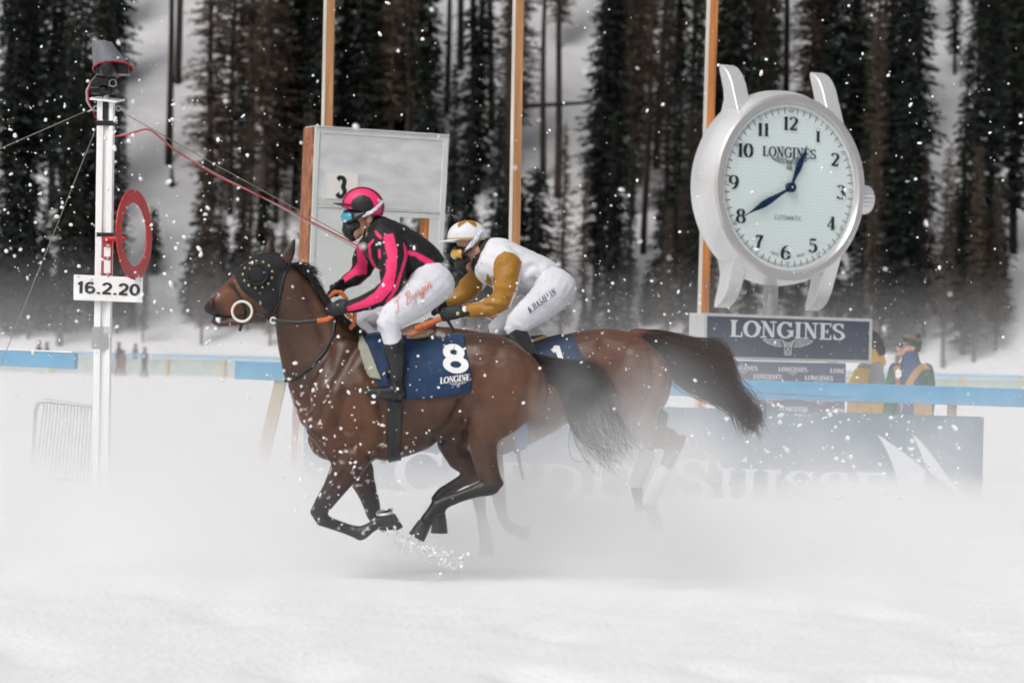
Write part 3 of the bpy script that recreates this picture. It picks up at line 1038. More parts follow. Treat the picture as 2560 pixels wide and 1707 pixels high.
    # ---------- wires
    def wire(name, pts, r, ma, lab, cat='cable'):
        mb = MB()
        q = []
        for i in range(len(pts) - 1):
            for s_ in range(6):
                f = s_ / 6
                q.append(P(pts[i][0] * (1 - f) + pts[i + 1][0] * f, pts[i][1] * (1 - f) + pts[i + 1][1] * f, pts[i][2] * (1 - f) + pts[i + 1][2] * f))
        q.append(P(*pts[-1]))
        for _ in range(3):
            q = [q[0]] + [(q[i - 1] + q[i] * 2 + q[i + 1]) / 4 for i in range(1, len(q) - 1)] + [q[-1]]
        mb.tube([(p, r, r) for p in q], 6, cap=False)
        return tag(mb.build(name, ma, origin=q[0], smooth=True), lab, cat)
    wire('guy_wire', [(*Z7(500, 455), Y), (-120, 425, Y - 1)], .004, M_wire, 'thin guy wire running left from the finish post top', 'wire')
    wire('guy_wire', [(*Z7(558, 545), Y - .1), (-30, 990, Y - 2.5)], .0035, M_wire, 'thin guy wire dropping steeply from the post\'s upper tape band', 'wire')
    wire('guy_wire', [(*Z7(735, 480), Y), (480, 380, 26.6), (882, 600, 27.6), (1159, 753, 28.3), (1500, 926, 29.2)], .004, M_wire, 'thin guy wire sloping down right from the post top', 'wire')
    wire('signal_cable', [(*Z7(665, 602), Y - .05), (*Z7(750, 590), Y - .05), (*Z7(860, 553), Y), (430, 372, 26.5), (540, 440, 26.9), (672, 500, 27.2), (882, 608, 27.7), (1159, 757, 28.4), (1341, 850, 28.9), (1500, 934, 29.3)], .0075, M_redcord, 'red signal cable hung along the sloping guy wire')
    wire('signal_cable', [(*Z7(665, 604), Y - .03), (*Z7(750, 580), Y - .03), (*Z7(860, 550), Y + .05), (430, 370, 26.5), (540, 436, 26.9), (672, 501, 27.2), (882, 616, 27.7), (1159, 765, 28.4), (1341, 857, 28.9), (1500, 938, 29.3)], .0065, M_greycord, 'grey blue signal cable hung beside the red one')
finish_post()

# ------------------------------------------------------------------ crowd barrier behind the post
def barrier():
    Y = 27.2
    e = empty('crowd_barrier', Vector((P(*D(150, 930), Y).x, Y, 0)), 'grey tubular steel crowd barrier half sunk in blown snow', 'barrier')
    tl, tr = P(*Z8(268, 945), Y), P(*Z8(620, 985), Y - .25)
    ext = (tr - tl) * 1.25
    tr2 = tl + ext
    dn = Vector((0, 0, -1))
    bl = Vector((tl.x - .07, tl.y, .12))
    br_ = Vector((tr2.x, tr2.y, .12))
    c = tl + dn * .09 + Vector((-.05, 0, 0))
    MB().tube([(bl, .02, .02), (c, .02, .02), (tl + Vector((-.025, 0, -.02)), .02, .02), (tl + Vector((.04, 0, 0)), .02, .02), (tr2, .02, .02), (br_, .02, .02)], 10).build('frame', M_zinc, e, smooth=True)
    MB().tube([(bl + UZ * .08, .017, .017), (br_ + UZ * .08, .017, .017)], 8).build('lower_rail', M_zinc, e, smooth=True)
    n = 20
    for i in range(1, n):
        f = i / n
        a = tl.lerp(tr2, f)
        b = (bl + UZ * .08).lerp(br_ + UZ * .08, f)
        MB().tube([(a, .007, .007), (b, .007, .007)], 6, cap=False).build('bar', M_zinc, e, smooth=True)
    for q in (bl, br_):
        MB().beam(q + Vector((0, -.3, -.09)), q + Vector((0, .3, -.09)), .05, .05, UZ).build('foot', M_zinc, e)
barrier()

# ------------------------------------------------------------------ blue rails and their timbers
M_timber = mat('pale_timber', (.42, .33, .22), rough=.8, var=.3, vscale=5, bump=.3, bscale=18, bdist=.01, stretch=(1, 1, .1))
M_orange_t = mat('larch_timber', (.46, .175, .050), rough=.7, var=.42, vscale=6, bump=.3, bscale=16, bdist=.01, stretch=(3, 3, .12))
M_brown_t = mat('brown_timber', (.37, .19, .085), rough=.75, var=.42, vscale=6, bump=.3, bscale=16, bdist=.01, stretch=(3, 3, .12))
M_palet = mat('whitewashed_timber', (.62, .58, .52), rough=.75, var=.2, vscale=6, stretch=(3, 3, .15))
def rails():
    Yl = 29.0
    a, b = P(*D(-60, 801), Yl + .6), P(*D(176, 811), Yl)
    e = empty('rail_end', Vector((b.x, b.y, 0)), 'short blue plank rail ending left of the white finish post', 'rail')
    h = 37 * 1.0884 / (FPX / Yl)
    MB().beam(a - UZ * h / 2, b - UZ * h / 2, h, .07).build('plank', M_blue, e, bevel=.012)
    MB().beam(a + UZ * .008, b + UZ * .008 - UX * .02, .016, .075).build('snow_cap', M_snow, e, bevel=.006)
    Yr = 31.0
    e = empty('race_rail', Vector((P(1280, 930, Yr).x, Yr, 0)), 'long blue plank rail running behind the horses to the right edge', 'rail')
    h = 42 * 1.0884 / (FPX / Yr)
    knots = [D(540, 828), D(1000, 847), D(1650, 870), D(2352, 893), D(2700, 905)]
    for i in range(len(knots) - 1):
        a, b = P(*knots[i], Yr), P(*knots[i + 1], Yr)
        a, b = a - UZ * h / 2, b - UZ * h / 2
        MB().beam(a, b - UX * .006, h, .06).build('plank', M_blue, e, bevel=.01)
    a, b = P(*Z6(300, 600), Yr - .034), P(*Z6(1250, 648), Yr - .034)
    MB().beam(a, b, .008, .004).build('shadow_strip', mat('groove_shadow', (.05, .16, .26), rough=.7), e)  # thin dark strip on the plank face, coloured as the shadow in a groove
    # supporting posts behind the plank
    for x in (1290, 1800, 2380, 2720):
        p = P(x, 985, Yr + .1)
        MB().beam(Vector((p.x, Yr + .08, -.2)), Vector((p.x, Yr + .08, p.z)), .09, .09).build('post', M_timber, e)
    # leaning brace at the rail's end
    a, b = P(*Z8(1840, 790), Yr + .1), P(*Z8(1700, 1400), Yr - .4)
    t = (b - a).normalized()
    MB().beam(a, b + t * .35, .13, .10).build('brace', M_timber, e, bevel=.006)
    # ---- long banner below the rail
    M_banner = mat('navy_banner', (.035, .105, .165), rough=.55, var=.12, vscale=2, bump=.25, bscale=5, bdist=.02)
    M_btext = mat('banner_white', (.62, .68, .72), rough=.6)
    Yb = 30.9
    q = [P(*D(700, 908), Yb), P(*Z6(2095, 772), Yb)]
    n = 60
    V, F = [], []
    for i in range(n + 1):
        f = i / n
        t_ = q[0].lerp(q[1], f)
        for j in range(7):
            g = j / 6
            z = t_.z * (1 - g) - .05 * g
            V.append((t_.x, Yb + .012 * math.sin(f * 40 + g * 2) * (.3 + g) + .01 * math.sin(f * 17), z))
    for i in range(n):
        for j in range(6):
            F.append((i * 7 + j, i * 7 + j + 1, (i + 1) * 7 + j + 1, (i + 1) * 7 + j))
    bn = link_mesh('sponsor_banner', solid(MB().add(V, F).mesh('b'), .004), M_banner, None, (q[1].x, Yb, 0), True)
    tag(bn, 'long navy banner with pale serif lettering and sail emblem under the rail', 'banner')
    big = Z6(180, 1030)
    px = FPX / Yb
    H = 104 / px
    nrm = Vector((0, -1, 0))
    ux = (q[1] - q[0]).normalized()
    uz = Vector((-ux.z, 0, ux.x))
    for txt, x0, x1, yb in (('CREDIT', Z3(770, 0)[0], 1622, None), ('SUISSE', Z6(112, 0)[0], Z6(1465, 0)[0], None)):
        t2 = txt[0] + txt[1:].lower()
        L = letters(t2, H, 'slab', .17, .055, .08)
        mx_, mn = max(v[0] for v in L[0]), min(v[0] for v in L[0])
        o = P(x0, Z6(112, 1300)[1] - (Z6(112, 0)[0] - x0) * .027, Yb - .035)
        wid = (x1 - x0) / px
        k = wid / (mx_ - mn)
        L = ([((x - mn) * k, y, l) for x, y, l in L[0]], L[1], 0)
        mb = MB()
        lay_letters(mb, L, o, ux, uz, nrm)
        mb.build('lettering', M_btext, bn)
    for nm, pts in (('sail', [(1412, 880), (1480, 925), (1560, 980), (1650, 1050), (1722, 1112), (1722, 1130), (1712, 1200), (1680, 1270), (1640, 1350), (1590, 1320), (1560, 1230), (1530, 1130), (1490, 1020), (1450, 940)]),
                    ('sail', [(1635, 878), (1690, 925), (1760, 1010), (1840, 1120), (1900, 1200), (1960, 1275), (1900, 1235), (1830, 1190), (1770, 1140), (1735, 1110), (1712, 1050), (1675, 960)])):
        poly = [P(*Z6(x, y), Yb - .03) for x, y in pts]
        MB().prism(poly, (0, .002, 0)).build(nm, M_btext, bn)
    for x, y in ((188, 733), (945, 763), (1323, 776), (1708, 786), (2075, 793), (560, 748)):
        MB().ring(P(*Z6(x, y), Yb - .03), .014, .005, (0, 1, 0), 14, 5).build('grommet', mat('brass', (.5, .36, .2), rough=.4, metal=.7), bn, smooth=True)
rails()

# ------------------------------------------------------------------ three tall timber poles
def poles():
    for (top, bot, wpx, Y, ma, lab) in (
            (D(757, -20), D(735, 1100), 25, 34.6, M_brown_t, 'tall squared timber pole rising behind the number board'),
            (D(1191, -20), D(1172, 1100), 26, 34.0, M_brown_t, 'tall pale edged timber pole behind the rider in white and gold'),
            (D(1637, -20), D(1606, 1000), 25, 38.5, M_orange_t, 'tall orange timber pole behind the giant watch')):
        a, b = P(*top, Y), P(*bot, Y)
        t = (b - a).normalized()
        b = a + t * ((a.z + .2) / -t.z)
        a = a - t * 2.2
        wm = wpx * 1.0884 / (FPX / Y)
        e = empty('timber_pole', Vector((b.x, Y, 0)), lab, 'pole')
        u = UX
        MB().beam(a + u * wm * .14, b + u * wm * .14, wm * .74, wm * .8).build('timber', ma, e, bevel=.004)
        MB().beam(a - u * wm * .36, b - u * wm * .36, wm * .28, wm * .8).build('pale_edge_strip', M_palet, e)
poles()

# ------------------------------------------------------------------ weathered number board
M_board = mat('weathered_grey_paint', (.615, .63, .62), rough=.75, var=.14, vscale=4.0, bump=.35, bscale=20, bdist=.01, stretch=(.7, 1, 2.2))
M_board2 = mat('grey_board_paint', (.64, .66, .64), rough=.75, var=.06, vscale=2.5, bump=.15, bscale=14, bdist=.01)
M_cream = mat('cream_paint', (.80, .77, .71), rough=.7, var=.04, vscale=6)
def peel_mat():
    ma = bpy.data.materials.new('peeling_brown_wood')
    ma.use_nodes = True
    N, L = ma.node_tree.nodes, ma.node_tree.links
    b = N['Principled BSDF']
    b.inputs['Roughness'].default_value = .8
    tc = N.new('ShaderNodeTexCoord')
    mp = N.new('ShaderNodeMapping')
    mp.inputs['Scale'].default_value = (14, 14, 4)
    nz = N.new('ShaderNodeTexNoise')
    nz.inputs['Scale'].default_value = 1.2
    nz.inputs['Detail'].default_value = 9
    nz.inputs['Roughness'].default_value = .7
    L.new(tc.outputs['Object'], mp.inputs[0])
    L.new(mp.outputs[0], nz.inputs['Vector'])
    cr = N.new('ShaderNodeValToRGB')
    cr.color_ramp.elements[0].position, cr.color_ramp.elements[0].color = .38, (.20, .075, .038, 1)
    cr.color_ramp.elements[1].position, cr.color_ramp.elements[1].color = .60, (.40, .17, .085, 1)
    e2 = cr.color_ramp.elements.new(.63)
    e2.color = (.50, .44, .40, 1)
    L.new(nz.outputs['Fac'], cr.inputs[0])
    L.new(cr.outputs[0], b.inputs['Base Color'])
    bp = N.new('ShaderNodeBump')
    bp.inputs['Strength'].default_value = .6
    bp.inputs['Distance'].default_value = .01
    L.new(nz.outputs['Fac'], bp.inputs['Height'])
    L.new(bp.outputs[0], b.inputs['Normal'])
    return ma
def number_board():
    M_peel = peel_mat()
    yaw = rad(28)
    n = Vector((math.sin(yaw), -math.cos(yaw), 0))
    ux = Vector((math.cos(yaw), math.sin(yaw), 0))
    p0 = P(*Z9(255, 135), 32.7)
    pl = lambda x, y, o=0.0: on_plane(*Z9(x, y), p0 + n * o, n)
    e = empty('number_board', Vector((pl(800, 900).x, pl(800, 900).y, 0)), 'weathered grey timber scoreboard hut with a number three plate', 'scoreboard')
    def down(pt_a, pt_b, z=-.2):
        """continue the edge a->b to the ground"""
        t = pt_b - pt_a
        return pt_a + t * ((pt_a.z - z) / -t.z)
    def slab(pts, o, th, name, ma, bev=.004, parent=None):
        poly = [pl(x, y, o) for x, y in pts]
        return MB().prism(poly, -n * th).build(name, ma, parent or e, bevel=bev)
    # uprights and cross pieces of the front
    def post(name, x0a, x1a, y0, x0b, x1b, y1, o, th, ma):
        A, B_, C_, D_ = pl(x0a, y0, o), pl(x1a, y0, o), pl(x1b, y1, o), pl(x0b, y1, o)
        return MB().prism([A, B_, down(B_, C_), down(A, D_)], -n * th).build(name, ma, e, bevel=.004)
    post('upright', 258, 303, 136, 205, 245, 1440, .012, .26, M_board2)
    post('upright', 1455, 1506, 217, 1402, 1450, 1280, .012, .26, M_board2)
    slab([(303, 139), (1456, 216), (1456, 274), (302, 196)], .008, .05, 'top_strip', M_board2)
    slab([(258, 126), (1512, 212), (1512, 222), (258, 136)], .03, .30, 'coping', M_board2)
    slab([(303, 196), (1456, 275), (1424, 932), (268, 862)], 0, .02, 'upper_panel', M_board)
    # recessed frame round the number plate
    slab([(345, 545), (665, 565), (660, 835), (335, 815)], .006, .01, 'plate_surround', M_board2)
    q = slab([(370, 562), (650, 580), (640, 815), (362, 808)], .010, .006, 'number_plate', M_cream, 0)
    L = letters('3', (808 - 590) * .2679 / (FPX / 33), 'sans', .30, .17, 0)
    o = pl(446, 808, .014)
    k = ((545 - 446) * .2679 / (FPX / 33) / math.cos(yaw)) / (max(v[0] for v in L[0]))
    L = ([(x * k, y, l) for x, y, l in L[0]], L[1], 0)
    mb = MB()
    lay_letters(mb, L, o, ux, UZ, n)
    mb.build('number_print', M_ink, q)
    slab([(268, 866), (1424, 934), (1423, 948), (267, 882)], .014, .04, 'ledge', M_board2)
    # lower leaf: four boards around a see-through window
    A, B_ = pl(250, 882), pl(1046, 925)
    lowz = -.15
    def leaf(x0, y0, x1, y1, z=None, name='lower_panel'):
        a, b = pl(x0, y0), pl(x1, y1)
        return a, b
    a, b = pl(262, 884), pl(1046, 932)
    a2, b2 = down(pl(262, 884), pl(222, 1440), lowz), None
    bb = down(pl(1046, 932), pl(1020, 1440), lowz)
    MB().prism([a, b, bb, a2], -n * .03).build('lower_panel', M_board2, e)
    slab([(1048, 932), (1418, 952), (1416, 1000), (1046, 980)], .004, .03, 'window_head', M_board2)
    MB().prism([pl(1322, 998, .004), pl(1416, 1001, .004), down(pl(1416, 1001, .004), pl(1390, 1440, .004), lowz), down(pl(1322, 998, .004), pl(1296, 1440, .004), lowz)], -n * .03).build('window_stile', M_board2, e)
    MB().prism([pl(1296, 996, -.002), pl(1322, 998, -.002), pl(1306, 1330, -.002), pl(1282, 1330, -.002)], -n * .2).build('window_reveal', M_orange_t, e)
    MB().prism([pl(1040, 1330), pl(1310, 1345), down(pl(1310, 1345), pl(1300, 1540), lowz), down(pl(1040, 1330), pl(1030, 1540), lowz)], -n * .03).build('lower_panel', M_board2, e)
    # brown peeling side
    dpt = .26
    A = pl(255, 140)
    Bq = down(pl(255, 140), pl(205, 1440))
    back = -n * dpt
    V = [A + back * .04 - ux * .004, A + back - ux * .004, Bq + back - ux * .004, Bq + back * .04 - ux * .004]
    MB().prism(V, -ux * .03).build('side_board', M_peel, e, bevel=.004)
number_board()

# ------------------------------------------------------------------ giant watch, its sign box and the backdrop
def brushed():
    ma = mat('brushed_aluminium', (.80, .80, .80), rough=.38, metal=.55, spec=.5, var=.05, vscale=40)
    return ma
def dial_mat():
    ma = bpy.data.materials.new('guilloche_dial')
    ma.use_nodes = True
    N, L = ma.node_tree.nodes, ma.node_tree.links
    b = N['Principled BSDF']
    b.inputs['Roughness'].default_value = .35
    tc = N.new('ShaderNodeTexCoord')
    out = []
    for dx, dz in ((.86, .5), (-.86, .5)):
        d = N.new('ShaderNodeVectorMath')
        d.operation = 'DOT_PRODUCT'
        d.inputs[1].default_value = (dx * 150, 0, dz * 150)
        L.new(tc.outputs['Object'], d.inputs[0])
        s = N.new('ShaderNodeMath')
        s.operation = 'SINE'
        L.new(d.outputs['Value'], s.inputs[0])
        out.append(s)
    mu = N.new('ShaderNodeMath')
    mu.operation = 'MULTIPLY'
    L.new(out[0].outputs[0], mu.inputs[0])
    L.new(out[1].outputs[0], mu.inputs[1])
    mr = N.new('ShaderNodeMapRange')
    mr.inputs[1].default_value, mr.inputs[2].default_value = -.6, .6
    L.new(mu.outputs[0], mr.inputs[0])
    mx = N.new('ShaderNodeMix')
    mx.data_type = 'RGBA'
    mx.inputs['A'].default_value = (.67, .77, .765, 1)
    mx.inputs['B'].default_value = (.77, .855, .845, 1)
    L.new(mr.outputs[0], mx.inputs['Factor'])
    L.new(mx.outputs['Result'], b.inputs['Base Color'])
    return ma
def watch():
    Y0 = 35.0
    yaw = rad(31)
    n = Vector((math.sin(yaw), -math.cos(yaw), 0))
    ux = Vector((math.cos(yaw), math.sin(yaw), 0))
    C = P(*Z5(682, 758), Y0)
    # local frame: x along the dial, y into the case, z up; slight lean as the photograph shows
    R3 = Matrix((ux, -n, UZ)).transposed()
    mw = Matrix.Translation(C) @ R3.to_4x4() @ Matrix.Rotation(rad(-.2), 4, 'Y')
    e = empty('giant_watch', C, 'giant silver wristwatch clock on a pole with pale dial and blue hands', 'clock', mw=mw)
    M_case, M_dial = brushed(), dial_mat()
    M_dedge = mat('dial_rim', (.76, .83, .82), rough=.4)
    M_hand = mat('blued_steel', (.008, .035, .085), rough=.25, metal=.3)
    R, RD = 1.15, 1.017
    prof = [(RD - .005, .035), (RD + .004, -.01), (RD + .03, -.035), (R - .035, -.035), (R - .005, -.01), (R + .015, .06), (R + .05, .16), (R + .06, .28), (R + .04, .42), (R - .02, .52), (R - .1, .56), (.0, .56)]
    N_ = 128
    def lathe(pr, name, ma, ang=35):
        V, F = [], []
        for r, y in pr:
            for i in range(N_):
                a = 2 * math.pi * i / N_
                V.append((r * math.cos(a), y, r * math.sin(a)))
        for k in range(len(pr) - 1):
            for i in range(N_):
                j = (i + 1) % N_
                F.append((k * N_ + i, k * N_ + j, (k + 1) * N_ + j, (k + 1) * N_ + i))
        return MB().add(V, F).build(name, ma, e, auto=ang)
    lathe(prof[4:], 'case', M_case)
    lathe(prof[:5], 'bezel', mat('bezel_metal', (.62, .60, .59), rough=.3, metal=.6))
    dl = lathe([(0, .02), (RD + .004, .02)], 'dial', M_dial)
    lathe([(RD - .135, .0165), (RD + .003, .0165)], 'chapter_ring', M_dedge)
    def at(x, z, y=.012):
        return Vector((x, y, z))
    nl = Vector((0, -1, 0))
    X, Z = Vector((1, 0, 0)), Vector((0, 0, 1))
    M_num = mat('navy_numeral_ink', (.010, .020, .030), rough=.5)
    pm = FPX / Y0
    pos = {'12': (680, 390, 74), '1': (850, 453, 72), '2': (958, 590, 72), '3': (1000, 779, 76), '4': (943, 960, 74), '5': (832, 1090, 76), '6': (666, 1132, 76), '7': (506, 1073, 76), '8': (389, 927, 76), '9': (342, 737, 76), '10': (410, 552, 76), '11': (514, 430, 72)}
    for t, (x, y, h) in pos.items():
        lx = (x - 682) * .43377 / pm / math.cos(yaw)
        lz = (758 - y) * .43377 / pm + lx * .030 * 1.0
        H = h * .43377 / pm
        H *= 1.06
        Ls = centred(letters(t, H, 'slab', .215, .06, .05, widen=1.24))
        mb = MB()
        lay_letters(mb, Ls, at(lx, lz - H / 2, .010), X, Z, nl)
        mb.build('numeral', M_num, dl)
    Ls = centred(letters('LONGINES', .122, 'slab', .2, .08, .0))
    mb = MB()
    k = 1.02 * (836 - 515) * .43377 / pm / math.cos(yaw) / (max(v[0] for v in Ls[0]) * 2)
    Ls = ([(x * k, y * 1.12 * (1 - .12 * min(1, abs(x) / .35)) + .02 * abs(x), l) for x, y, l in Ls[0]], Ls[1], 0)
    cx = (676 - 682) * .43377 / pm / math.cos(yaw)
    lay_letters(mb, Ls, at(cx, (758 - 590) * .43377 / pm, .010), X, Z, nl)
    mb.build('maker_lettering', M_num, dl)
    mb = MB()
    Lw = wing_logo(.083)
    lay_letters(mb, Lw, at(cx, (758 - 592) * .43377 / pm, .010), X, Z, nl)
    mb.build('wing_emblem', M_num, dl)
    mb = MB()
    lay_letters(mb, centred(letters('AUTOMATIC', .058, 'sans', .10, .10, .12)), at(-.02, -.405, .010), X, Z, nl)
    mb.build('small_lettering', M_num, dl)
    for t, ang in (('SWISS', -104), ('MADE', -77)):
        mb = MB()
        a = rad(ang)
        q = Matrix.Rotation(-(a + math.pi / 2), 3, 'Y')
        lay_letters(mb, centred(letters(t, .035, 'sans', .12, .12, .1)), at(.865 * math.cos(a), .865 * math.sin(a), .010), q @ X, q @ Z, nl)
        mb.build('small_lettering', M_num, dl)
    mb = MB()
    for i in range(300):
        a = 2 * math.pi * i / 300
        big = i % 5 == 0
        r0, r1, wd = (.905, .985, .0055) if big else (.945, .985, .0025)
        d, s = Vector((math.sin(a), 0, math.cos(a))), Vector((math.cos(a), 0, -math.sin(a)))
        q = [d * r0 - s * wd, d * r1 - s * wd, d * r1 + s * wd, d * r0 + s * wd]
        mb.add([v + Vector((0, .0135, 0)) for v in q], [(0, 1, 2, 3)])
    mb.build('minute_track', M_num, dl)
    for i in range(12):
        a = 2 * math.pi * i / 12
        t = str(i * 5 if i else 60)
        rot = Matrix.Rotation(a, 3, 'Y')
        mb = MB()
        Ls = centred(letters(t, .056, 'slab', .13, .06, .03, shear=.2))
        d = Vector((math.sin(a), 0, math.cos(a)))
        lay_letters(mb, Ls, d * .915 + Vector((0, .012, 0)), rot @ X, rot @ Z, nl)
        # a clean patch of rim under each figure
        s = rot @ X
        q = [d * .905 - s * .055, d * .972 - s * .055, d * .972 + s * .055, d * .905 + s * .055]
        MB().add([v + Vector((0, .0128, 0)) for v in q], [(0, 1, 2, 3)]).build('track_patch', M_dedge, dl)
        mb.build('track_figure', M_num, dl)
    # hands: leaf shapes
    def hand(ex, ey, wd, y, name):
        x1 = (ex - 682) * .43377 / pm / math.cos(yaw)
        z1 = (758 - ey) * .43377 / pm + x1 * .03
        d = Vector((x1, 0, z1))
        ln_ = d.length
        d.normalize()
        s = Vector((d.z, 0, -d.x))
        out = []
        prof_ = [(0, .022), (.12, .020), (.28, .030), (.45, .048), (.58, .050), (.7, .032), (.82, .012), (1.0, .002)]
        for f, w_ in prof_:
            out.append(d * (f * ln_) + s * (w_ * wd))
        for f, w_ in reversed(prof_):
            out.append(d * (f * ln_) - s * (w_ * wd))
        MB().prism([v + Vector((0, y, 0)) for v in out], (0, .008, 0)).build(name, M_hand, e)
    hand(778, 515, .85, -.015, 'hour_hand')
    hand(392, 932, .85, -.030, 'minute_hand')
    MB().tube([(Vector((0, .02, 0)), .062, .062), (Vector((0, -.045, 0)), .060, .060)], 28, Vector((1, 0, 0)), cap=False).build('hand_hub', M_hand, e, auto=40)
    MB().ball((0, -.046, 0), (.012, .008, .012)).build('hub_pin', M_case, e, smooth=True)
    # winding crown with flutes
    V, F = [], []
    n_ = 96
    xs = [(1.15, .11), (1.19, .11), (1.195, .168), (1.39, .172), (1.41, .15), (1.41, 0.0)]
    for x, r in xs:
        for i in range(n_):
            a = 2 * math.pi * i / n_
            rr = r * (1 + (.075 * math.cos(20 * a) if .17 < r else 0))
            V.append((x, .27 + rr * math.cos(a), -.08 + rr * math.sin(a)))
    for k in range(len(xs) - 1):
        for i in range(n_):
            j = (i + 1) % n_
            F.append((k * n_ + i, k * n_ + j, (k + 1) * n_ + j, (k + 1) * n_ + i))
    MB().add(V, F).build('winding_crown', M_case, e, auto=25)
    # four curved lugs
    for sx in (-1, 1):
        for sz in (-1, 1):
            prof_l = [(.03, .82), (.10, .99), (.16, 1.13), (.21, 1.26), (.29, 1.38), (.375, 1.455), (.475, 1.50), (.485, 1.44), (.44, 1.32), (.39, 1.18), (.375, 1.06), (.42, .93), (.5, .82)]
            x0 = -.66 if sx < 0 else .73
            poly = [Vector((x0 - .11, yy, z_ * sz)) for yy, z_ in prof_l]
            o = MB().prism(poly, (.22, 0, 0)).build('lug', M_case, e)
            sb = o.modifiers.new('bevel', 'BEVEL')
            sb.width, sb.segments, sb.limit_method = .012, 2, 'ANGLE'
            sb.angle_limit = rad(50)
            sharp_by_angle(o.data, 45)
    MB().tube([(Vector((0, .36, -1.05)), .092, .092), (Vector((0, .36, -1.78)), .092, .092)], 24, Vector((1, 0, 0)), cap=False).build('pole', M_zinc, e, auto=40)
    # ---------- sign box
    p0 = on_plane(*Z6(842, 260), C + n * .10, n)
    pl = lambda x, y, o=0.0: on_plane(*Z6(x, y), p0 + n * o, n)
    b = empty('sign_box', Vector((C.x, C.y, 0)), 'silver framed navy sign box with white lettering beneath the giant watch', 'sign')
    A, B_, C_, D_ = pl(306, 106), pl(1376, 148), pl(1372, 440), pl(306, 390)
    zt, zb = (A.z + B_.z) / 2, (C_.z + D_.z) / 2
    A.z = B_.z = zt
    C_.z = D_.z = zb
    C_.x, C_.y, D_.x, D_.y = B_.x, B_.y, A.x, A.y
    dep = .31
    M_sil = mat('silver_frame', (.68, .69, .70), rough=.4, metal=.5, var=.05, vscale=10)
    MB().prism([A, B_, C_, D_], -n * dep).build('box', M_sil, b, bevel=.006)
    W = (B_ - A).length
    Hh = zt - zb
    fr = .035
    M_navy = mat('navy_panel', (.018, .036, .075), rough=.5, var=.1, vscale=10)
    o = D_ + n * .003
    q = [o + ux * fr + UZ * fr, o + ux * (W - fr) + UZ * fr, o + ux * (W - fr) + UZ * (Hh - fr), o + ux * fr + UZ * (Hh - fr)]
    pn = MB().prism(q, n * .004).build('panel', M_navy, b)
    for q0, q1 in (((0, 0), (W, fr)), ((0, Hh - fr), (W, Hh)), ((0, fr), (fr, Hh - fr)), ((W - fr, fr), (W, Hh - fr))):
        qq = [o + ux * q0[0] + UZ * q0[1], o + ux * q1[0] + UZ * q0[1], o + ux * q1[0] + UZ * q1[1], o + ux * q0[0] + UZ * q1[1]]
        MB().prism(qq, n * .022).build('frame', M_sil, b)
    M_sw = mat('sign_white', (.74, .76, .78), rough=.5)
    x0 = (pl(470, 200) - A).dot(ux)
    x1 = (pl(1205, 260) - A).dot(ux)
    Hl = 106 * .39116 / (FPX / Y0)
    Ls = letters('LONGINES', Hl, 'slab', .225, .09, .0)
    k = (x1 - x0) / max(v[0] for v in Ls[0])
    Ls = ([(x * k, y, l) for x, y, l in Ls[0]], Ls[1], 0)
    zbase = zb + Hh * .50
    mb = MB()
    lay_letters(mb, Ls, D_ + n * .011, ux, UZ, n, x0=x0, y0=zbase - zb)
    mb.build('lettering', M_sw, pn)
    mb = MB()
    lay_letters(mb, wing_logo(.115), D_ + n * .011, ux, UZ, n, x0=(x0 + x1) / 2, y0=zbase - zb - .015)
    mb.build('wing_emblem', M_sw, pn)
    MB().box(((A + B_) / 2 - n * dep / 2 - UZ * ((zt + zb) / 2 + .35)) - Vector((0, 0, (A.z + B_.z) / 2 - (zt + zb) / 2 * 0 - zb / 2)) * 0, (1, 1, 1)).v.clear()
    ctr = (A + B_) / 2 - n * dep / 2
    for s in (-.8, .8):
        p = ctr + ux * s
        MB().beam(Vector((p.x, p.y, -.1)), Vector((p.x, p.y, zb)), .12, .12).build('leg', M_sil, b)
    # ---------- step-and-repeat backdrop behind
    yb = rad(9)
    nb = Vector((math.sin(yb), -math.cos(yb), 0))
    ub = Vector((math.cos(yb), math.sin(yb), 0))
    pb = P(*Z6(880, 600), 34.55)
    bl_ = lambda x, y, o=0.0: on_plane(*Z6(x, y), pb + nb * o, nb)
    A, B_ = bl_(430, 400), bl_(1213, 430)
    zt = zb - .012
    d = empty('backdrop_panel', Vector((pb.x, pb.y, 0)), 'dark slate backdrop panel with repeated small white lettering under the sign box', 'backdrop')
    q = [Vector((A.x, A.y, .02)), Vector((B_.x, B_.y, .02)), Vector((B_.x, B_.y, zt)), Vector((A.x, A.y, zt))]
    bk = MB().prism(q, -nb * .03).build('board', mat('slate_vinyl', (.085, .10, .155), rough=.6, var=.08, vscale=4), d)
    Hs = 29 * .39116 / (FPX / 34.55)
    row = 0
    for ry, xs in ((466, (560 - 95, 783, 1113)), (516, (622, 950)), (588, (455, 785, 1115)), (650, (628, 955)), (718, (460, 788, 1120)), (784, (622, 950)), (850, (460, 788, 1118))):
        for x in xs:
            mb = MB()
            Ls = letters('LONGINES', Hs, 'slab', .22, .10, .0)
            k = 188 * .39116 / (FPX / 34.55) / max(v[0] for v in Ls[0])
            o = bl_(x, ry + 16 + (x - 800) * .03, .004)
            if (o - A).dot(ub) < .01:
                keep = True
            vs_, fs_ = [], []
            xmax = (B_ - o).dot(ub) - .01
            xmin = (A - o).dot(ub) + .01
            fs_ = [f for f in Ls[1] if all(xmin < Ls[0][i][0] * k < xmax for i in f)]
            Ls = ([(v[0] * k, v[1], v[2]) for v in Ls[0]], fs_, 0)
            lay_letters(mb, Ls, o, ub, UZ, nb)
            if x + 95 < 1200:
                lay_letters(mb, wing_logo(Hs * .36), o + ub * (94 * .39116 / (FPX / 34.55)) - UZ * .01, ub, UZ, nb)
            mb.build('printed_logo', M_sw, bk)
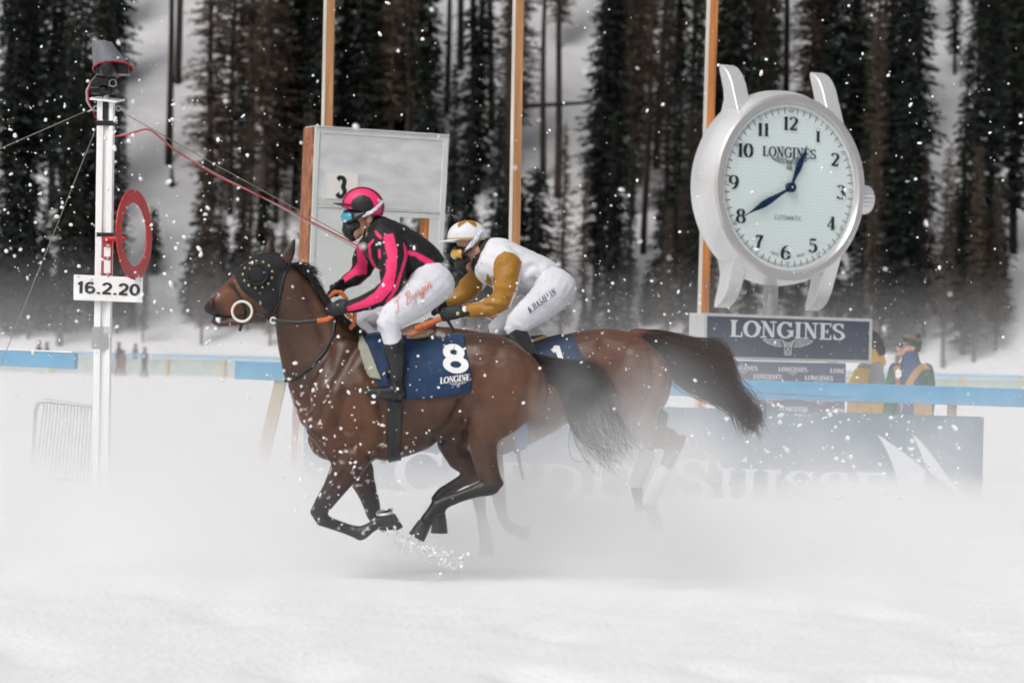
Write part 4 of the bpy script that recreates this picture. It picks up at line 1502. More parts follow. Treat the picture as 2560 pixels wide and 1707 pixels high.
watch()

# ================================================================== horses
M_coat = mat('horse_coat', attr='Col', rough=.40, spec=.38, var=.2, vscale=14, bump=.22, bscale=90, bdist=.004)
M_hair = mat('black_horse_hair', (.016, .014, .014), rough=.45, spec=.4)
M_bhair = mat('brown_horse_hair', (.050, .026, .018), rough=.45, spec=.4)
M_leather = mat('black_leather', (.014, .014, .015), rough=.42, spec=.5, var=.2, vscale=40, bump=.2, bscale=120, bdist=.002)
M_orange = mat('orange_rubber', (.52, .13, .035), rough=.6, var=.12, vscale=40)
M_hood = mat('black_hood_cloth', (.010, .011, .013), rough=.75, bump=.3, bscale=200, bdist=.001, var=.2, vscale=8)
M_gold = mat('gold_stud', (.72, .55, .28), rough=.35, metal=.7)
M_ivory = mat('ivory_ring', (.78, .75, .70), rough=.35)
M_navycloth = mat('navy_cloth', (.006, .030, .085), rough=.7, var=.25, vscale=7, bump=.45, bscale=9, bdist=.02, sheen=.2)
M_wprint = mat('white_print', (.76, .76, .76), rough=.6)
M_sage = mat('sage_felt', (.30, .30, .235), rough=.85, var=.08, vscale=12, bump=.2, bscale=60, bdist=.003)
M_tan = mat('tan_leather', (.50, .36, .25), rough=.5, var=.2, vscale=25)
M_bandage = mat('white_bandage', (.74, .72, .68), rough=.85, bump=.4, bscale=60, bdist=.004)
M_steel = mat('horseshoe_steel', (.62, .62, .62), rough=.35, metal=.7)
M_hoof = mat('hoof_horn', (.030, .028, .027), rough=.5, var=.3, vscale=20)

def pair_rings(pairs, Z, Y, n=20, ex=2.2):
    """rings through (upper edge, lower edge, half width, depth shift) pairs"""
    out = []
    for (ax, ay), (bx, by), hw, *sh in pairs:
        dy = sh[0] if sh else 0
        A, B_ = P(*Z(ax, ay), Y + dy), P(*Z(bx, by), Y + dy)
        c, v = (A + B_) / 2, (A - B_) / 2
        r = []
        for i in range(n):
            a = 2 * math.pi * i / n
            s, k = math.sin(a), math.cos(a)
            s2, k2 = math.copysign(abs(s) ** (2 / ex), s), math.copysign(abs(k) ** (2 / ex), k)
            r.append(c + v * s2 + Vector((0, hw * k2, 0)))
        out.append(r)
    return out
def smooth_pairs(pairs, sub=3):
    """Catmull-Rom between the traced stations"""
    def flat(p):
        return np.array([*p[0], *p[1], *p[2:]], float)
    q = [flat(p) for p in pairs]
    out = []
    for i in range(len(q) - 1):
        p0, p1, p2, p3 = q[max(i - 1, 0)], q[i], q[i + 1], q[min(i + 2, len(q) - 1)]
        for k in range(sub):
            t = k / sub
            v = .5 * ((2 * p1) + (-p0 + p2) * t + (2 * p0 - 5 * p1 + 4 * p2 - p3) * t * t + (-p0 + 3 * p1 - 3 * p2 + p3) * t ** 3)
            out.append(v)
    out.append(q[-1])
    return [((v[0], v[1]), (v[2], v[3]), *v[4:]) for v in out]
def limb(mb, pts, Z, Y, n=14):
    """pts: x, y, depth, radius, radius across"""
    mb.tube([(P(*Z(x, y), Y + d), r, rl) for x, y, d, r, rl in pts], n)
def ear(mb, base, tip, Z, Y, wd):
    a, b = P(*Z(*base), Y), P(*Z(*tip), Y)
    pts = []
    for f, k in ((-.15, .75), (.1, 1.0), (.35, .98), (.6, .72), (.8, .42), (.97, .12)):
        pts.append((a.lerp(b, f), wd * k, wd * k * .62))
    mb.tube(pts, 10)
def hair(name, top, bot, Z, Y, n, depth, ma, parent, r=.004, seg=14, seed=0, jitter=.02, lo=.55, origin=None, ydr=0.0):
    rnd = random.Random(seed)
    def samp(c, t):
        t = max(0, min(.9999, t)) * (len(c) - 1)
        i = int(t)
        f = t - i
        p0, p1, p2, p3 = [np.array(c[max(0, min(len(c) - 1, j))], float) for j in (i - 1, i, i + 1, i + 2)]
        return .5 * ((2 * p1) + (-p0 + p2) * f + (2 * p0 - 5 * p1 + 4 * p2 - p3) * f * f + (-p0 + 3 * p1 - 3 * p2 + p3) * f ** 3)
    mb = MB()
    V, F = [], []
    for k in range(n):
        s = rnd.random()
        dd = rnd.gauss(0, .5) * depth
        ln_ = 1 if rnd.random() < .35 else rnd.uniform(lo, 1.0)
        ph, am = rnd.random() * 6.28, rnd.uniform(.2, 1) * jitter
        ring = []
        for i in range(seg + 1):
            t = i / seg * ln_
            p = samp(top, t) * (1 - s) + samp(bot, t) * s
            w_ = P(*Z(p[0], p[1]), Y + dd * (.35 + t) + ydr * t)
            w_ += Vector((math.sin(ph + t * 7) * am * t, math.cos(ph * 2 + t * 5) * am * t, math.sin(ph * 3 + t * 9) * am * t))
            ring.append(w_)
        b = len(V)
        for i, p in enumerate(ring):
            rr = r * (1 - .8 * (i / seg) ** 1.5) * (0.8 + .4 * s)
            V += [p + Vector((rr, 0, rr * .5)), p + Vector((-rr, rr, rr * .5)), p + Vector((0, -rr, -rr))]
        for i in range(seg):
            for j in range(3):
                F.append((b + i * 3 + j, b + i * 3 + (j + 1) % 3, b + (i + 1) * 3 + (j + 1) % 3, b + (i + 1) * 3 + j))
    me = bpy.data.meshes.new(name)
    me.from_pydata([tuple(v) for v in V], [], F)
    return link_mesh(name, me, ma, parent, origin, True)
def mixc(c, k, col):
    k = np.clip(k, 0, 1)[:, None]
    return c * (1 - k) + np.array(col) * k
def grooves(px, lines):
    """depth of the hollows between muscles, drawn as lines on the animal's side"""
    out = np.zeros(len(px))
    for pts, wd, dep in lines:
        best = np.full(len(px), 1e9)
        for (ax, ay), (bx, by) in zip(pts, pts[1:]):
            d = np.array([bx - ax, by - ay])
            t = np.clip(((px - [ax, ay]) @ d) / (d @ d), 0, 1)
            q = np.array([ax, ay]) + t[:, None] * d
            best = np.minimum(best, ((px - q) ** 2).sum(1))
        out += 1.35 * dep * np.exp(-best / (2 * wd * wd))
    return out
def ramp(v, a, b):
    return np.clip((v - a) / (b - a), 0, 1)

# ------------------------------------------------------------------ leading horse, number 8
Y8 = 18.7
def horse_lead():
    mb = MB()
    trunk = [((706, 950), (706, 1010), .07), ((722, 905), (722, 1040), .15), ((750, 845), (750, 1056), .205), ((800, 790), (800, 1066), .245), ((850, 770), (850, 1064), .265), ((900, 772), (900, 1056), .28),
             ((960, 778), (960, 1040), .29), ((1020, 774), (1020, 1010), .29), ((1070, 766), (1070, 982), .28), ((1120, 763), (1120, 975), .275), ((1165, 775), (1165, 975), .265),
             ((1205, 803), (1205, 965), .235), ((1235, 842), (1235, 945), .18), ((1249, 872), (1249, 920), .09)]
    mb.ribs(pair_rings(smooth_pairs(trunk), D, Y8, 24, 2.25))
    neck = [((890, 790), (735, 1040), .2), ((845, 772), (705, 1000), .185), ((805, 745), (680, 945), .15), ((768, 712), (655, 870), .115), ((735, 672), (640, 805), .098), ((703, 632), (632, 757), .09), ((672, 603), (628, 728), .085), ((650, 592), (622, 700), .07)]
    mb.ribs(pair_rings(smooth_pairs(neck), D, Y8, 20, 2.0))
    head = [((655, 592), (650, 690), .06), ((635, 583), (636, 722), .085), ((602, 583), (618, 738), .105), ((570, 600), (592, 742), .102), ((543, 624), (563, 738), .085), ((518, 650), (538, 732), .068), ((497, 671), (518, 728), .058),
            ((482, 686), (500, 726), .056), ((472, 696), (483, 724), .05), ((468, 706), (472, 718), .03)]
    mb.ribs(pair_rings(smooth_pairs(head), D, Y8, 20, 2.1))
    # lower jaw and lip
    limb(mb, [(600, 728, 0, .035, .05), (560, 737, 0, .028, .04), (530, 741, 0, .024, .034), (505, 742, 0, .024, .032), (490, 738, 0, .018, .028)], D, Y8, 10)
    # cheek disc, eye bulge, nostril rims
    for s in (-1, 1):
        mb.ball(P(*D(612, 690), Y8) + Vector((0, s * .07, 0)), (.105, .035, .12))
        mb.ball(P(*D(583, 625), Y8) + Vector((0, s * .085, 0)), (.05, .03, .04))
        mb.ring(P(*D(488, 698), Y8) + Vector((0, s * .05, 0)), .028, .011, (.35, 1 * s, 0), 16, 8, sx=.8)
        mb.ball(P(*D(545, 665), Y8) + Vector((0, s * .06, 0)), (.09, .018, .02), Matrix.Rotation(rad(45), 3, 'Y'))
    ear(mb, (652, 604), (680, 544), D, Y8 - .065, .047)
    ear(mb, (616, 592), (621, 544), D, Y8 + .075, .045)
    # shoulder, breast, upper arm
    for s in (-1, 1):
        y = s * .17
        mb.tube([(P(*D(800, 800), Y8 + y * .6), .12, .07), (P(*D(765, 900), Y8 + y), .15, .09), (P(*D(742, 985), Y8 + y), .13, .09), (P(*D(790, 1035), Y8 + y), .12, .085)], 14)
        mb.ball(P(*D(1160, 880), Y8) + Vector((0, s * .17, 0)), (.26, .115, .25))
        mb.ball(P(*D(1215, 900), Y8) + Vector((0, s * .13, 0)), (.13, .10, .2))
    # fore legs
    limb(mb, [(520, 740, -.15, .16, .09), (530, 850, -.165, .135, .085), (470, 960, -.165, .098, .07), (405, 1065, -.16, .073, .058), (345, 1150, -.16, .060, .054), (322, 1190, -.16, .058, .052), (345, 1232, -.16, .047, .045),
              (410, 1258, -.16, .038, .034), (490, 1286, -.16, .038, .034), (555, 1308, -.16, .044, .040), (590, 1306, -.16, .045, .042), (640, 1275, -.16, .036, .036), (690, 1240, -.16, .044, .046)], Z3, Y8)
    limb(mb, [(540, 780, .15, .15, .09), (550, 900, .16, .115, .08), (585, 1000, .16, .082, .065), (622, 1090, .16, .064, .056), (645, 1165, .16, .056, .052), (650, 1200, .16, .05, .048), (672, 1245, .16, .04, .036), (715, 1275, .16, .04, .036), (760, 1262, .16, .034, .034)], Z3, Y8)
    # hind legs
    limb(mb, [(1440, 430, -.14, .22, .11), (1390, 560, -.16, .225, .10), (1330, 670, -.165, .165, .09), (1305, 770, -.165, .108, .075), (1312, 860, -.16, .083, .062), (1332, 945, -.16, .076, .055), (1352, 1005, -.16, .070, .05), (1335, 1040, -.16, .062, .046),
              (1260, 1060, -.16, .046, .038), (1170, 1092, -.16, .040, .034), (1090, 1122, -.16, .042, .036), (1035, 1145, -.16, .050, .042), (1000, 1190, -.16, .042, .038), (965, 1240, -.16, .046, .044)], Z3, Y8)
    for x, y, d, r in ((1392, 1015, -.16, .037), (1330, 1188, 0, 0), (328, 1186, -.16, .058), (340, 1222, -.16, .048), (572, 1316, -.16, .047), (600, 1318, -.16, .030), (1030, 1150, -.16, .050), (1056, 1176, -.16, .030), (1302, 950, .16, .034), (648, 1186, .16, .055), (1350, 1030, -.16, .062)):
        if r:
            mb.ball(P(*Z3(x, y), Y8 + d), (r, r * .85, r))
    limb(mb, [(1320, 540, .14, .21, .11), (1190, 670, .16, .165, .09), (1110, 780, .16, .115, .075), (1160, 870, .16, .082, .062), (1235, 930, .16, .070, .052), (1262, 955, .16, .064, .048), (1160, 1012, .16, .042, .036), (1060, 1075, .16, .044, .038),
              (1030, 1110, .16, .046, .04), (1035, 1170, .16, .038, .036), (1045, 1215, .16, .044, .042)], Z3, Y8)
    body = fuse(mb, .0105, 6, .5, 'horse_body')
    co = coords(body)
    # soft muscle relief
    nr = normals(body)
    rel = fbm(co * np.array([1, .6, .8]), 7.0, 3.3, 2) * .010 + fbm(co, 22, 9.1, 2) * .0022
    px = pix(co)
    X, Yp = px[:, 0], px[:, 1]
    trunkm = ramp(Yp, 820, 900) * (1 - ramp(Yp, 1120, 1180))
    g = grooves(px, [
        ([Z3(*p) for p in ((560, 180), (470, 330), (390, 480), (330, 640))], 9, .010), ([Z3(*p) for p in ((600, 330), (670, 480), (705, 620), (702, 780), (670, 890))], 8, .016),
        ([D(*p) for p in ((648, 760), (676, 850), (708, 940))], 8, .010), ([Z3(*p) for p in ((235, 700), (330, 790), (440, 850))], 8, .012), ([Z3(*p) for p in ((420, 880), (470, 815), (560, 800), (640, 860))], 7, .012),
        ([Z3(*p) for p in ((1170, 545), (1110, 670), (1020, 750))], 10, .018), ([Z3(*p) for p in ((1235, 400), (1180, 530), (1195, 640), (1250, 800))], 8, .010), ([Z3(*p) for p in ((1590, 380), (1560, 540), (1460, 690), (1385, 790))], 9, .012),
        ([Z3(*p) for p in ((1350, 800), (1375, 900), (1385, 970))], 5, .008), ([Z3(*p) for p in ((1150, 230), (1260, 300), (1300, 420))], 12, .010), ([Z3(*p) for p in ((470, 960), (400, 1080))], 5, .006),
        ([Z3(*p) for p in ((780, 560), (800, 680), (790, 800))], 9, .005), ([Z3(*p) for p in ((860, 560), (880, 680), (860, 790))], 9, .005), ([Z3(*p) for p in ((940, 560), (955, 660), (930, 760))], 9, .005), ([Z3(*p) for p in ((1015, 560), (1025, 640), (990, 730))], 9, .004),
        ([Z3(*p) for p in ((400, 240), (330, 420), (270, 560))], 12, .009), ([D(*p) for p in ((700, 660), (740, 760), (760, 850))], 10, .007), ([D(*p) for p in ((545, 650), (575, 690), (600, 730))], 4, .005)])
    set_coords(body, co + nr * (rel * (.35 + .65 * trunkm) - g)[:, None])
    z3x, z3y = (X - 660) / .42093, (Yp - 780) / .42093
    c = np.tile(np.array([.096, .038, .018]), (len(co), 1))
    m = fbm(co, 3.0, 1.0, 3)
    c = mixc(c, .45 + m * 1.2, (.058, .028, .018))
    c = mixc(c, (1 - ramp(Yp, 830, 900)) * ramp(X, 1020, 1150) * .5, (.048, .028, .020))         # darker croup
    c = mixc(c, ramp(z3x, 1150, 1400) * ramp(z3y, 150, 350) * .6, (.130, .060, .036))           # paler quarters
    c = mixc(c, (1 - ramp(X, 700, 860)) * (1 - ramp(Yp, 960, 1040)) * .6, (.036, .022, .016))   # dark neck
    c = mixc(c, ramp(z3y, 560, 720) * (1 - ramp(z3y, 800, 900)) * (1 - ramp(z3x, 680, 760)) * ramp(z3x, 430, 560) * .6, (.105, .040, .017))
    fore = (z3x < 850) & (z3y > 780)
    c = mixc(c, fore * ramp(z3y, 800, 920) * .9, (.045, .017, .011))
    c = mixc(c, fore * ramp(z3y, 1010, 1130), (.016, .015, .016))
    hind = (z3x > 850) & (z3y > 560)
    c = mixc(c, hind * ramp(z3y, 700, 880) * (z3x > 940) * .75, (.052, .030, .024))
    c = mixc(c, hind * np.maximum(ramp(z3y, 960, 1060), ramp(-z3x, -1200, -1100) * ramp(z3y, 930, 980)), (.017, .016, .017))
    hd = (X < 700) & (Yp < 830)
    dx, dyy = (X / 1.08844), (Yp / 1.08844)
    c = mixc(c, hd * ramp(-dx, -600, -560) * .8, (.130, .048, .018))
    c = mixc(c, hd * ramp(-dx, -560, -530) * ramp(dyy, 715, 735) * .8, (.06, .03, .02))
    muz = hd & (np.hypot(dx - 486, (dyy - 712) * .9) < 30)
    c = mixc(c, hd * (1 - ramp(np.hypot(dx - 482, (dyy - 716) * .9), 18, 40)), (.018, .015, .015))
    c = mixc(c, hd * (np.hypot(dx - 478, dyy - 745) < 7) * .6, (.25, .16, .11))
    er = (Yp < 640) & (X > 660) & (X < 745)
    c = mixc(c, er * .75, (.035, .018, .013))
    c = mixc(c, er * (1 - ramp(Yp, 598, 618)), (.012, .010, .010))
    c = mixc(c, ((dx > 478) & (dx < 565) & (np.abs(dyy - (733 - (dx - 480) * .10)) < 3.2)) * .9, (.012, .009, .009))   # mouth line
    # snow thrown on the breast and forelegs
    sp = fbm(co, 30.0, 4.0, 2)
    zone = (1 - ramp(z3x, 120, 420)) * ramp(z3y, 320, 480) * (1 - ramp(z3y, 850, 1000)) * .8 + fore * .35 + (hd * ramp(-dx, -545, -480) * ramp(-dyy, -700, -660)) * 1.0
    c = mixc(c, ramp(sp + zone * .30, .40, .50) * (zone > .05), (.62, .60, .60))
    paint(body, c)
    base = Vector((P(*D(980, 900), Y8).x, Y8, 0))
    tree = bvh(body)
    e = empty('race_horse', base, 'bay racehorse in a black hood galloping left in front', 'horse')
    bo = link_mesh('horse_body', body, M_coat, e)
    body_w = body.copy()
    body_w.transform(Matrix.Translation(base))
    # hooves
    for nm, a, b, yo in (('hoof', (955, 1252), (905, 1338), -.16), ('hoof', (1042, 1225), (1040, 1312), .16), ('hoof', (690, 1242), (768, 1212), -.16), ('hoof', (752, 1266), (800, 1236), .16)):
        A, B_ = P(*Z3(*a), Y8 + yo), P(*Z3(*b), Y8 + yo)
        mbh = MB().tube([(A, .046, .044), (A.lerp(B_, .5), .052, .050), (B_, .057, .054)], 16, cap=False)
        mbh.build(nm, M_hoof, e, smooth=False, auto=40)
    c_ = P(*Z3(722, 1188), Y8 - .17)
    mbh = MB()
    pts = []
    for i in range(15):
        a = rad(40 + 280 * i / 14)
        pts.append((c_ + Vector((.056 * math.cos(a), .05 * math.sin(a), .010 * math.cos(a) + .012 * math.sin(a))), .010, .007))
    mbh.tube(pts, 6)
    mbh.build('horseshoe', M_steel, e, smooth=True)
    # nostrils
    for s in (-1, 1):
        MB().ball(P(*D(488, 698), Y8) + Vector((0, s * .056, 0)), (.020, .010, .025)).build('nostril', mat('nostril_red', (.075, .008, .010), rough=.4), bo, smooth=True)
    # mane along the crest
    crest = [(676, 606), (700, 625), (722, 650), (745, 684), (770, 712), (800, 738), (830, 760)]
    back = [(700, 615), (722, 640), (742, 672), (764, 705), (788, 732), (815, 752), (845, 770)]
    rnd = random.Random(8)
    V, F = [], []
    for k in range(620):
        t = rnd.random() * (len(crest) - 1.001)
        i = int(t)
        f = t - i
        p = np.array(crest[i]) * (1 - f) + np.array(crest[i + 1]) * f
        q = np.array(back[i]) * (1 - f) + np.array(back[i + 1]) * f
        p = p + np.array([rnd.uniform(-7, 4), rnd.uniform(-4, 10)])
        d = q - p
        L_ = rnd.uniform(.8, 1.7)
        end = p + d * L_ + np.array([rnd.uniform(-4, 8), rnd.uniform(4, 26)])
        if t < .9:
            end = p + np.array([rnd.uniform(20, 44), rnd.uniform(-6, 22)])
        yo = rnd.uniform(-.06, .03)
        pts = []
        for s_ in range(7):
            g = s_ / 6
            w_ = p * (1 - g) + end * g + np.array([0, -6 * math.sin(g * 3.1)])
            pts.append(P(*D(*w_), Y8 + yo + (yo * .8 - .01) * g))
        b = len(V)
        for s_, pp in enumerate(pts):
            rr = .005 * (1 - .75 * s_ / 6)
            V += [pp + Vector((rr, 0, rr * .5)), pp + Vector((-rr, rr, rr * .5)), pp + Vector((0, -rr, -rr))]
        for s_ in range(6):
            for j in range(3):
                F.append((b + s_ * 3 + j, b + s_ * 3 + (j + 1) % 3, b + (s_ + 1) * 3 + (j + 1) % 3, b + (s_ + 1) * 3 + j))
    me = bpy.data.meshes.new('mane')
    me.from_pydata([tuple(v) for v in V], [], F)
    link_mesh('mane', me, M_hair, e, None, True)
    hair('tail', [(330, 260), (450, 290), (600, 325), (730, 345), (810, 430), (860, 570), (910, 720), (985, 850)], [(340, 400), (430, 440), (520, 480), (560, 570), (585, 690), (630, 800), (700, 890), (770, 960)], Z4, Y8 + .02, 620, .13, M_hair, e, r=.0024, seed=3, jitter=.11, lo=.22)
    # ---- hood with eye cups
    hm = shell(body_w, [Z11(*p) for p in ((415, 730), (520, 505), (760, 400), (1010, 380), (1160, 520), (1085, 900), (930, 1180), (840, 1275), (735, 1185), (560, 850))], .006, .004, name='hood')
    ho = link_mesh('eye_hood', hm, M_hood, e)
    ht = bvh(hm)
    for s, nm in ((-1, 'eye_cup'), (1, 'eye_cup')):
        cpt = P(*Z11(770, 665), Y8) + Vector((0, s * .12, 0))
        cup = MB().ball(cpt, (.072, .035, .070), n=24, k=12).build(nm, M_hood, ho, smooth=True)
        MB().ring(cpt + Vector((0, s * .02, 0)), .066, .006, (0, 1, 0), 32, 6).build('cup_rim', M_leather, cup, smooth=True)
        for i in range(13):
            a = 2 * math.pi * i / 13 + .25
            q = cpt + Vector((.097 * math.cos(a), 0, .088 * math.sin(a)))
            if s < 0:
                h = drop2(tree, q, s, base)
                q = h if h is not None else q
            else:
                h = drop2(tree, q, s, base)
                q = h if h is not None else q
            MB().ball(q + Vector((0, s * .012, 0)), (.0085, .006, .0085), n=8, k=6).build('stud', M_gold, cup, smooth=True)
    # ---- bridle
    br = [('noseband', [Z11(390, 770), Z11(440, 820), Z11(500, 920), Z11(560, 1020), Z11(590, 1130)], .020), ('cheek_strap', [Z11(1175, 480), Z11(1120, 620), Z11(1070, 800), Z11(1020, 1050), Z11(950, 1170)], .018),
          ('curb_strap', [Z11(660, 1170), Z11(760, 1180), Z11(860, 1210), Z11(930, 1240)], .024), ('hanging_strap', [Z11(590, 1130), Z11(575, 1240), Z11(535, 1330), Z11(520, 1390)], .020), ('hanging_strap', [Z11(890, 1190), Z11(850, 1250), Z11(830, 1285)], .018)]
    wt = bvh(body_w)
    for nm, pts, wd in br:
        strap(wt, pts, wd, .006, Y8 - .08).build(nm, M_leather, e, smooth=True)
    MB().ring(P(*Z11(550, 1142), Y8 - .105), .0655, .0085, (.1, 1, 0), 40, 8).build('bit_ring', M_ivory, e, smooth=True)
    MB().ring(P(*Z11(958, 1260), Y8 - .12), .019, .0055, (.2, 1, 0), 24, 8).build('rein_ring', M_ivory, e, smooth=True)
    # breast strap loop from the hands down round the chest
    strap(wt, [Z1(1000, 1000), Z1(990, 1120), Z1(930, 1230), Z1(830, 1340), Z1(740, 1410), Z1(650, 1435)], .020, .006, Y8 - .2).build('breast_strap', M_leather, e, smooth=True)
    # reins: black front part, orange grip part, both sides
    h = P(*Z1(975, 985), Y8 - .23)
    a = P(*Z11(990, 1262), Y8 - .13)
    mid = P(*Z1(880, 1012), Y8 - .2)
    sag = a.lerp(mid, .5) - UZ * .012
    MB().tube([(a, .012, .005), (sag, .012, .005), (mid, .012, .005)], 8).build('rein', M_leather, e, smooth=True)
    MB().tube([(mid, .016, .006), (P(*Z1(940, 1005), Y8 - .22), .016, .006), (h, .015, .006), (P(*Z1(990, 960), Y8 - .22), .013, .006)], 8).build('rein_grip', M_orange, e, smooth=True)
    pts = [Z1(905, 858), Z1(960, 850), Z1(1000, 812), Z1(1045, 815), Z1(1080, 860), Z1(1050, 900), Z1(1000, 930)]
    MB().tube([(P(*p, Y8 - .02), .016, .008) for p in pts], 8).build('rein_grip', M_orange, e, smooth=True)
    pts = [Z1(1075, 950), Z1(1110, 985), Z1(1130, 1000), Z1(1140, 960), Z1(1135, 1030), Z1(1110, 1068)]
    MB().tube([(P(*p, Y8 - .12), .014, .007) for p in pts], 8).build('rein_grip', M_orange, e, smooth=True)
    pts = [Z11(560, 1070), Z11(800, 1180), Z1(700, 960), Z1(905, 860)]
    MB().tube([(P(*p, Y8 + .13), .010, .006) for p in pts], 8).build('rein', M_leather, e, smooth=True)
    # ---- saddle cloth, pad, girth
    cm = shell(body_w, [Z12(*p) for p in ((60, 185), (330, 185), (780, 190), (1060, 215), (1125, 280), (1160, 480), (1165, 620), (1195, 795), (960, 815), (560, 885), (370, 890), (215, 560), (120, 330))], .008, .006, name='cloth')
    co2 = coords(cm)
    nn2 = normals(cm)
    fold = fbm(co2 * np.array([1.6, .3, .5]), 9.0, 2.0, 2)
    set_coords(cm, co2 + nn2 * (np.abs(fold) * .014)[:, None])
    cl = empty('saddle_cloth', base, 'navy saddle cloth with white number eight on the leading horse', 'saddle cloth')
    link_mesh('cloth', cm, M_navycloth, cl)
    ct = bvh_world(cm, base)
    def onto(text, H, style, x0, y0, dirx, diry, wide, name, ma, Z, Yd, thick=.2, thin=.08, par=cl, tree_=ct, off=.005, track=.03, widen=1.0, shear=0, vsc=1.0):
        L = letters(text, H, style, thick, thin, track, widen=widen, shear=shear)
        return lay_on(L, x0, y0, dirx, diry, wide, name, ma, Z, Yd, par, tree_, off, vsc)
    L = letters('8', 1.0, 'sans', .20, .20, 0)
    lay_on(L, 905, 592, (1, 0), (0, 1), 250, 'number_print', M_wprint, Z12, Y8 - .3, cl, ct, .006, 270, lean=-.17)
    L = letters('LONGINES', 1.0, 'slab', .26, .12, -.04)
    lay_on(L, 865, 705, (1, -.13), (0, 1), 330, 'lettering', M_wprint, Z12, Y8 - .3, cl, ct, .006, 62, clip=1163)
    Lw = wing_logo(1.0)
    lay_on(Lw, 1040, 690, (1, -.13), (0, 1), 165, 'wing_emblem', M_wprint, Z12, Y8 - .3, cl, ct, .006, 26, centre=True, clip=1163)
    sdl = empty('racing_saddle', base, 'small tan racing saddle with sage pad under the rider in pink and black', 'saddle')
    pm_ = shell(body_w, [Z12(*p) for p in ((35, 190), (110, 185), (200, 400), (265, 520), (325, 668), (135, 612), (95, 380))], .018, .010, name='pad')
    link_mesh('sage_pad', pm_, M_sage, sdl)
    mbs = MB()
    prs = [((500, 255), (505, 292), .10), ((600, 228), (610, 285), .13), ((700, 195), (690, 275), .14), ((770, 170), (750, 262), .12), ((800, 185), (790, 225), .06)]
    mbs.ribs(pair_rings(smooth_pairs(prs), Z12, Y8, 18, 2.2))
    mbs.build('cantle', M_tan, sdl, smooth=True)
    mbs = MB()
    prs = [((180, 215), (185, 260), .09), ((300, 225), (300, 280), .12), ((450, 245), (450, 300), .13), ((600, 250), (600, 305), .14), ((760, 225), (740, 285), .12)]
    mbs.ribs(pair_rings(smooth_pairs(prs), Z12, Y8, 18, 2.2))
    mbs.build('seat', M_leather, sdl, smooth=True)
    gm = shell(body_w, [Z12(*p) for p in ((372, 860), (515, 870), (500, 1100), (470, 1500), (345, 1500), (365, 1150))], .010, .006, name='girth')
    link_mesh('girth', gm, M_leather, sdl)
    MB().ring(P(*Z12(312, 1460), Y8 - .06), .016, .004, (.3, 1, 0), 20, 6).build('girth_buckle', M_steel, sdl, smooth=True)
    mbs = MB()
    MB().tube([(P(*Z12(330, 560), Y8 - .29), .008, .02), (P(*Z12(345, 640), Y8 - .31), .007, .02)], 8).build('stirrup_leather', M_leather, sdl, smooth=True)
    for s in (-1, 1):
        cst = P(*Z12(430, 770), Y8 + s * .36)
        MB().ring(cst, .058, .007, (1, 0, 0), 28, 6, sx=.85).build('stirrup', M_leather, sdl, smooth=True)
    return body_w
def bvh_world(me, base):
    c = me.copy()
    c.transform(Matrix.Translation(base))
    return bvh(c)
def drop2(tree, q, s, base):
    """straight sideways onto a skin"""
    h = tree.ray_cast(Vector((q.x, q.y + s * 1.0, q.z)), Vector((0, -s, 0)))
    return h[0] if h[0] is not None else None
def lay_on(L, x0, y0, dirx, diry, wide, name, ma, Z, Yd, par, tree_, off, high, lean=0.0, centre=False, clip=None):
    """flat print on a cloth: the lettering's box is `wide` by `high` picture units from x0, y0 (baseline), resting on the skin"""
    xs = [v[0] for v in L[0]]
    mn, mx_ = min(xs), max(xs)
    ys = [v[1] for v in L[0]]
    k = wide / (mx_ - mn)
    ky = high
    V, ok = [], []
    last = Yd
    for x, y, lay in L[0]:
        u = (x - mn) * k if not centre else x * k
        X = x0 + u * dirx[0] - y * ky * diry[0] + lean * y * ky
        Yq = y0 + u * dirx[1] - y * ky * diry[1]
        p = drop(tree_, *Z(X, Yq), off + lay * .0006)
        good = p is not None and (clip is None or X < clip)
        if p is None:
            p = P(*Z(X, Yq), last)
        else:
            last = p.y
        V.append(p)
        ok.append(good)
    F = [f for f in L[1] if all(ok[i] for i in f)]
    mb = MB().add(V, F)
    return mb.build(name, ma, par, smooth=False)
BODY8 = horse_lead()

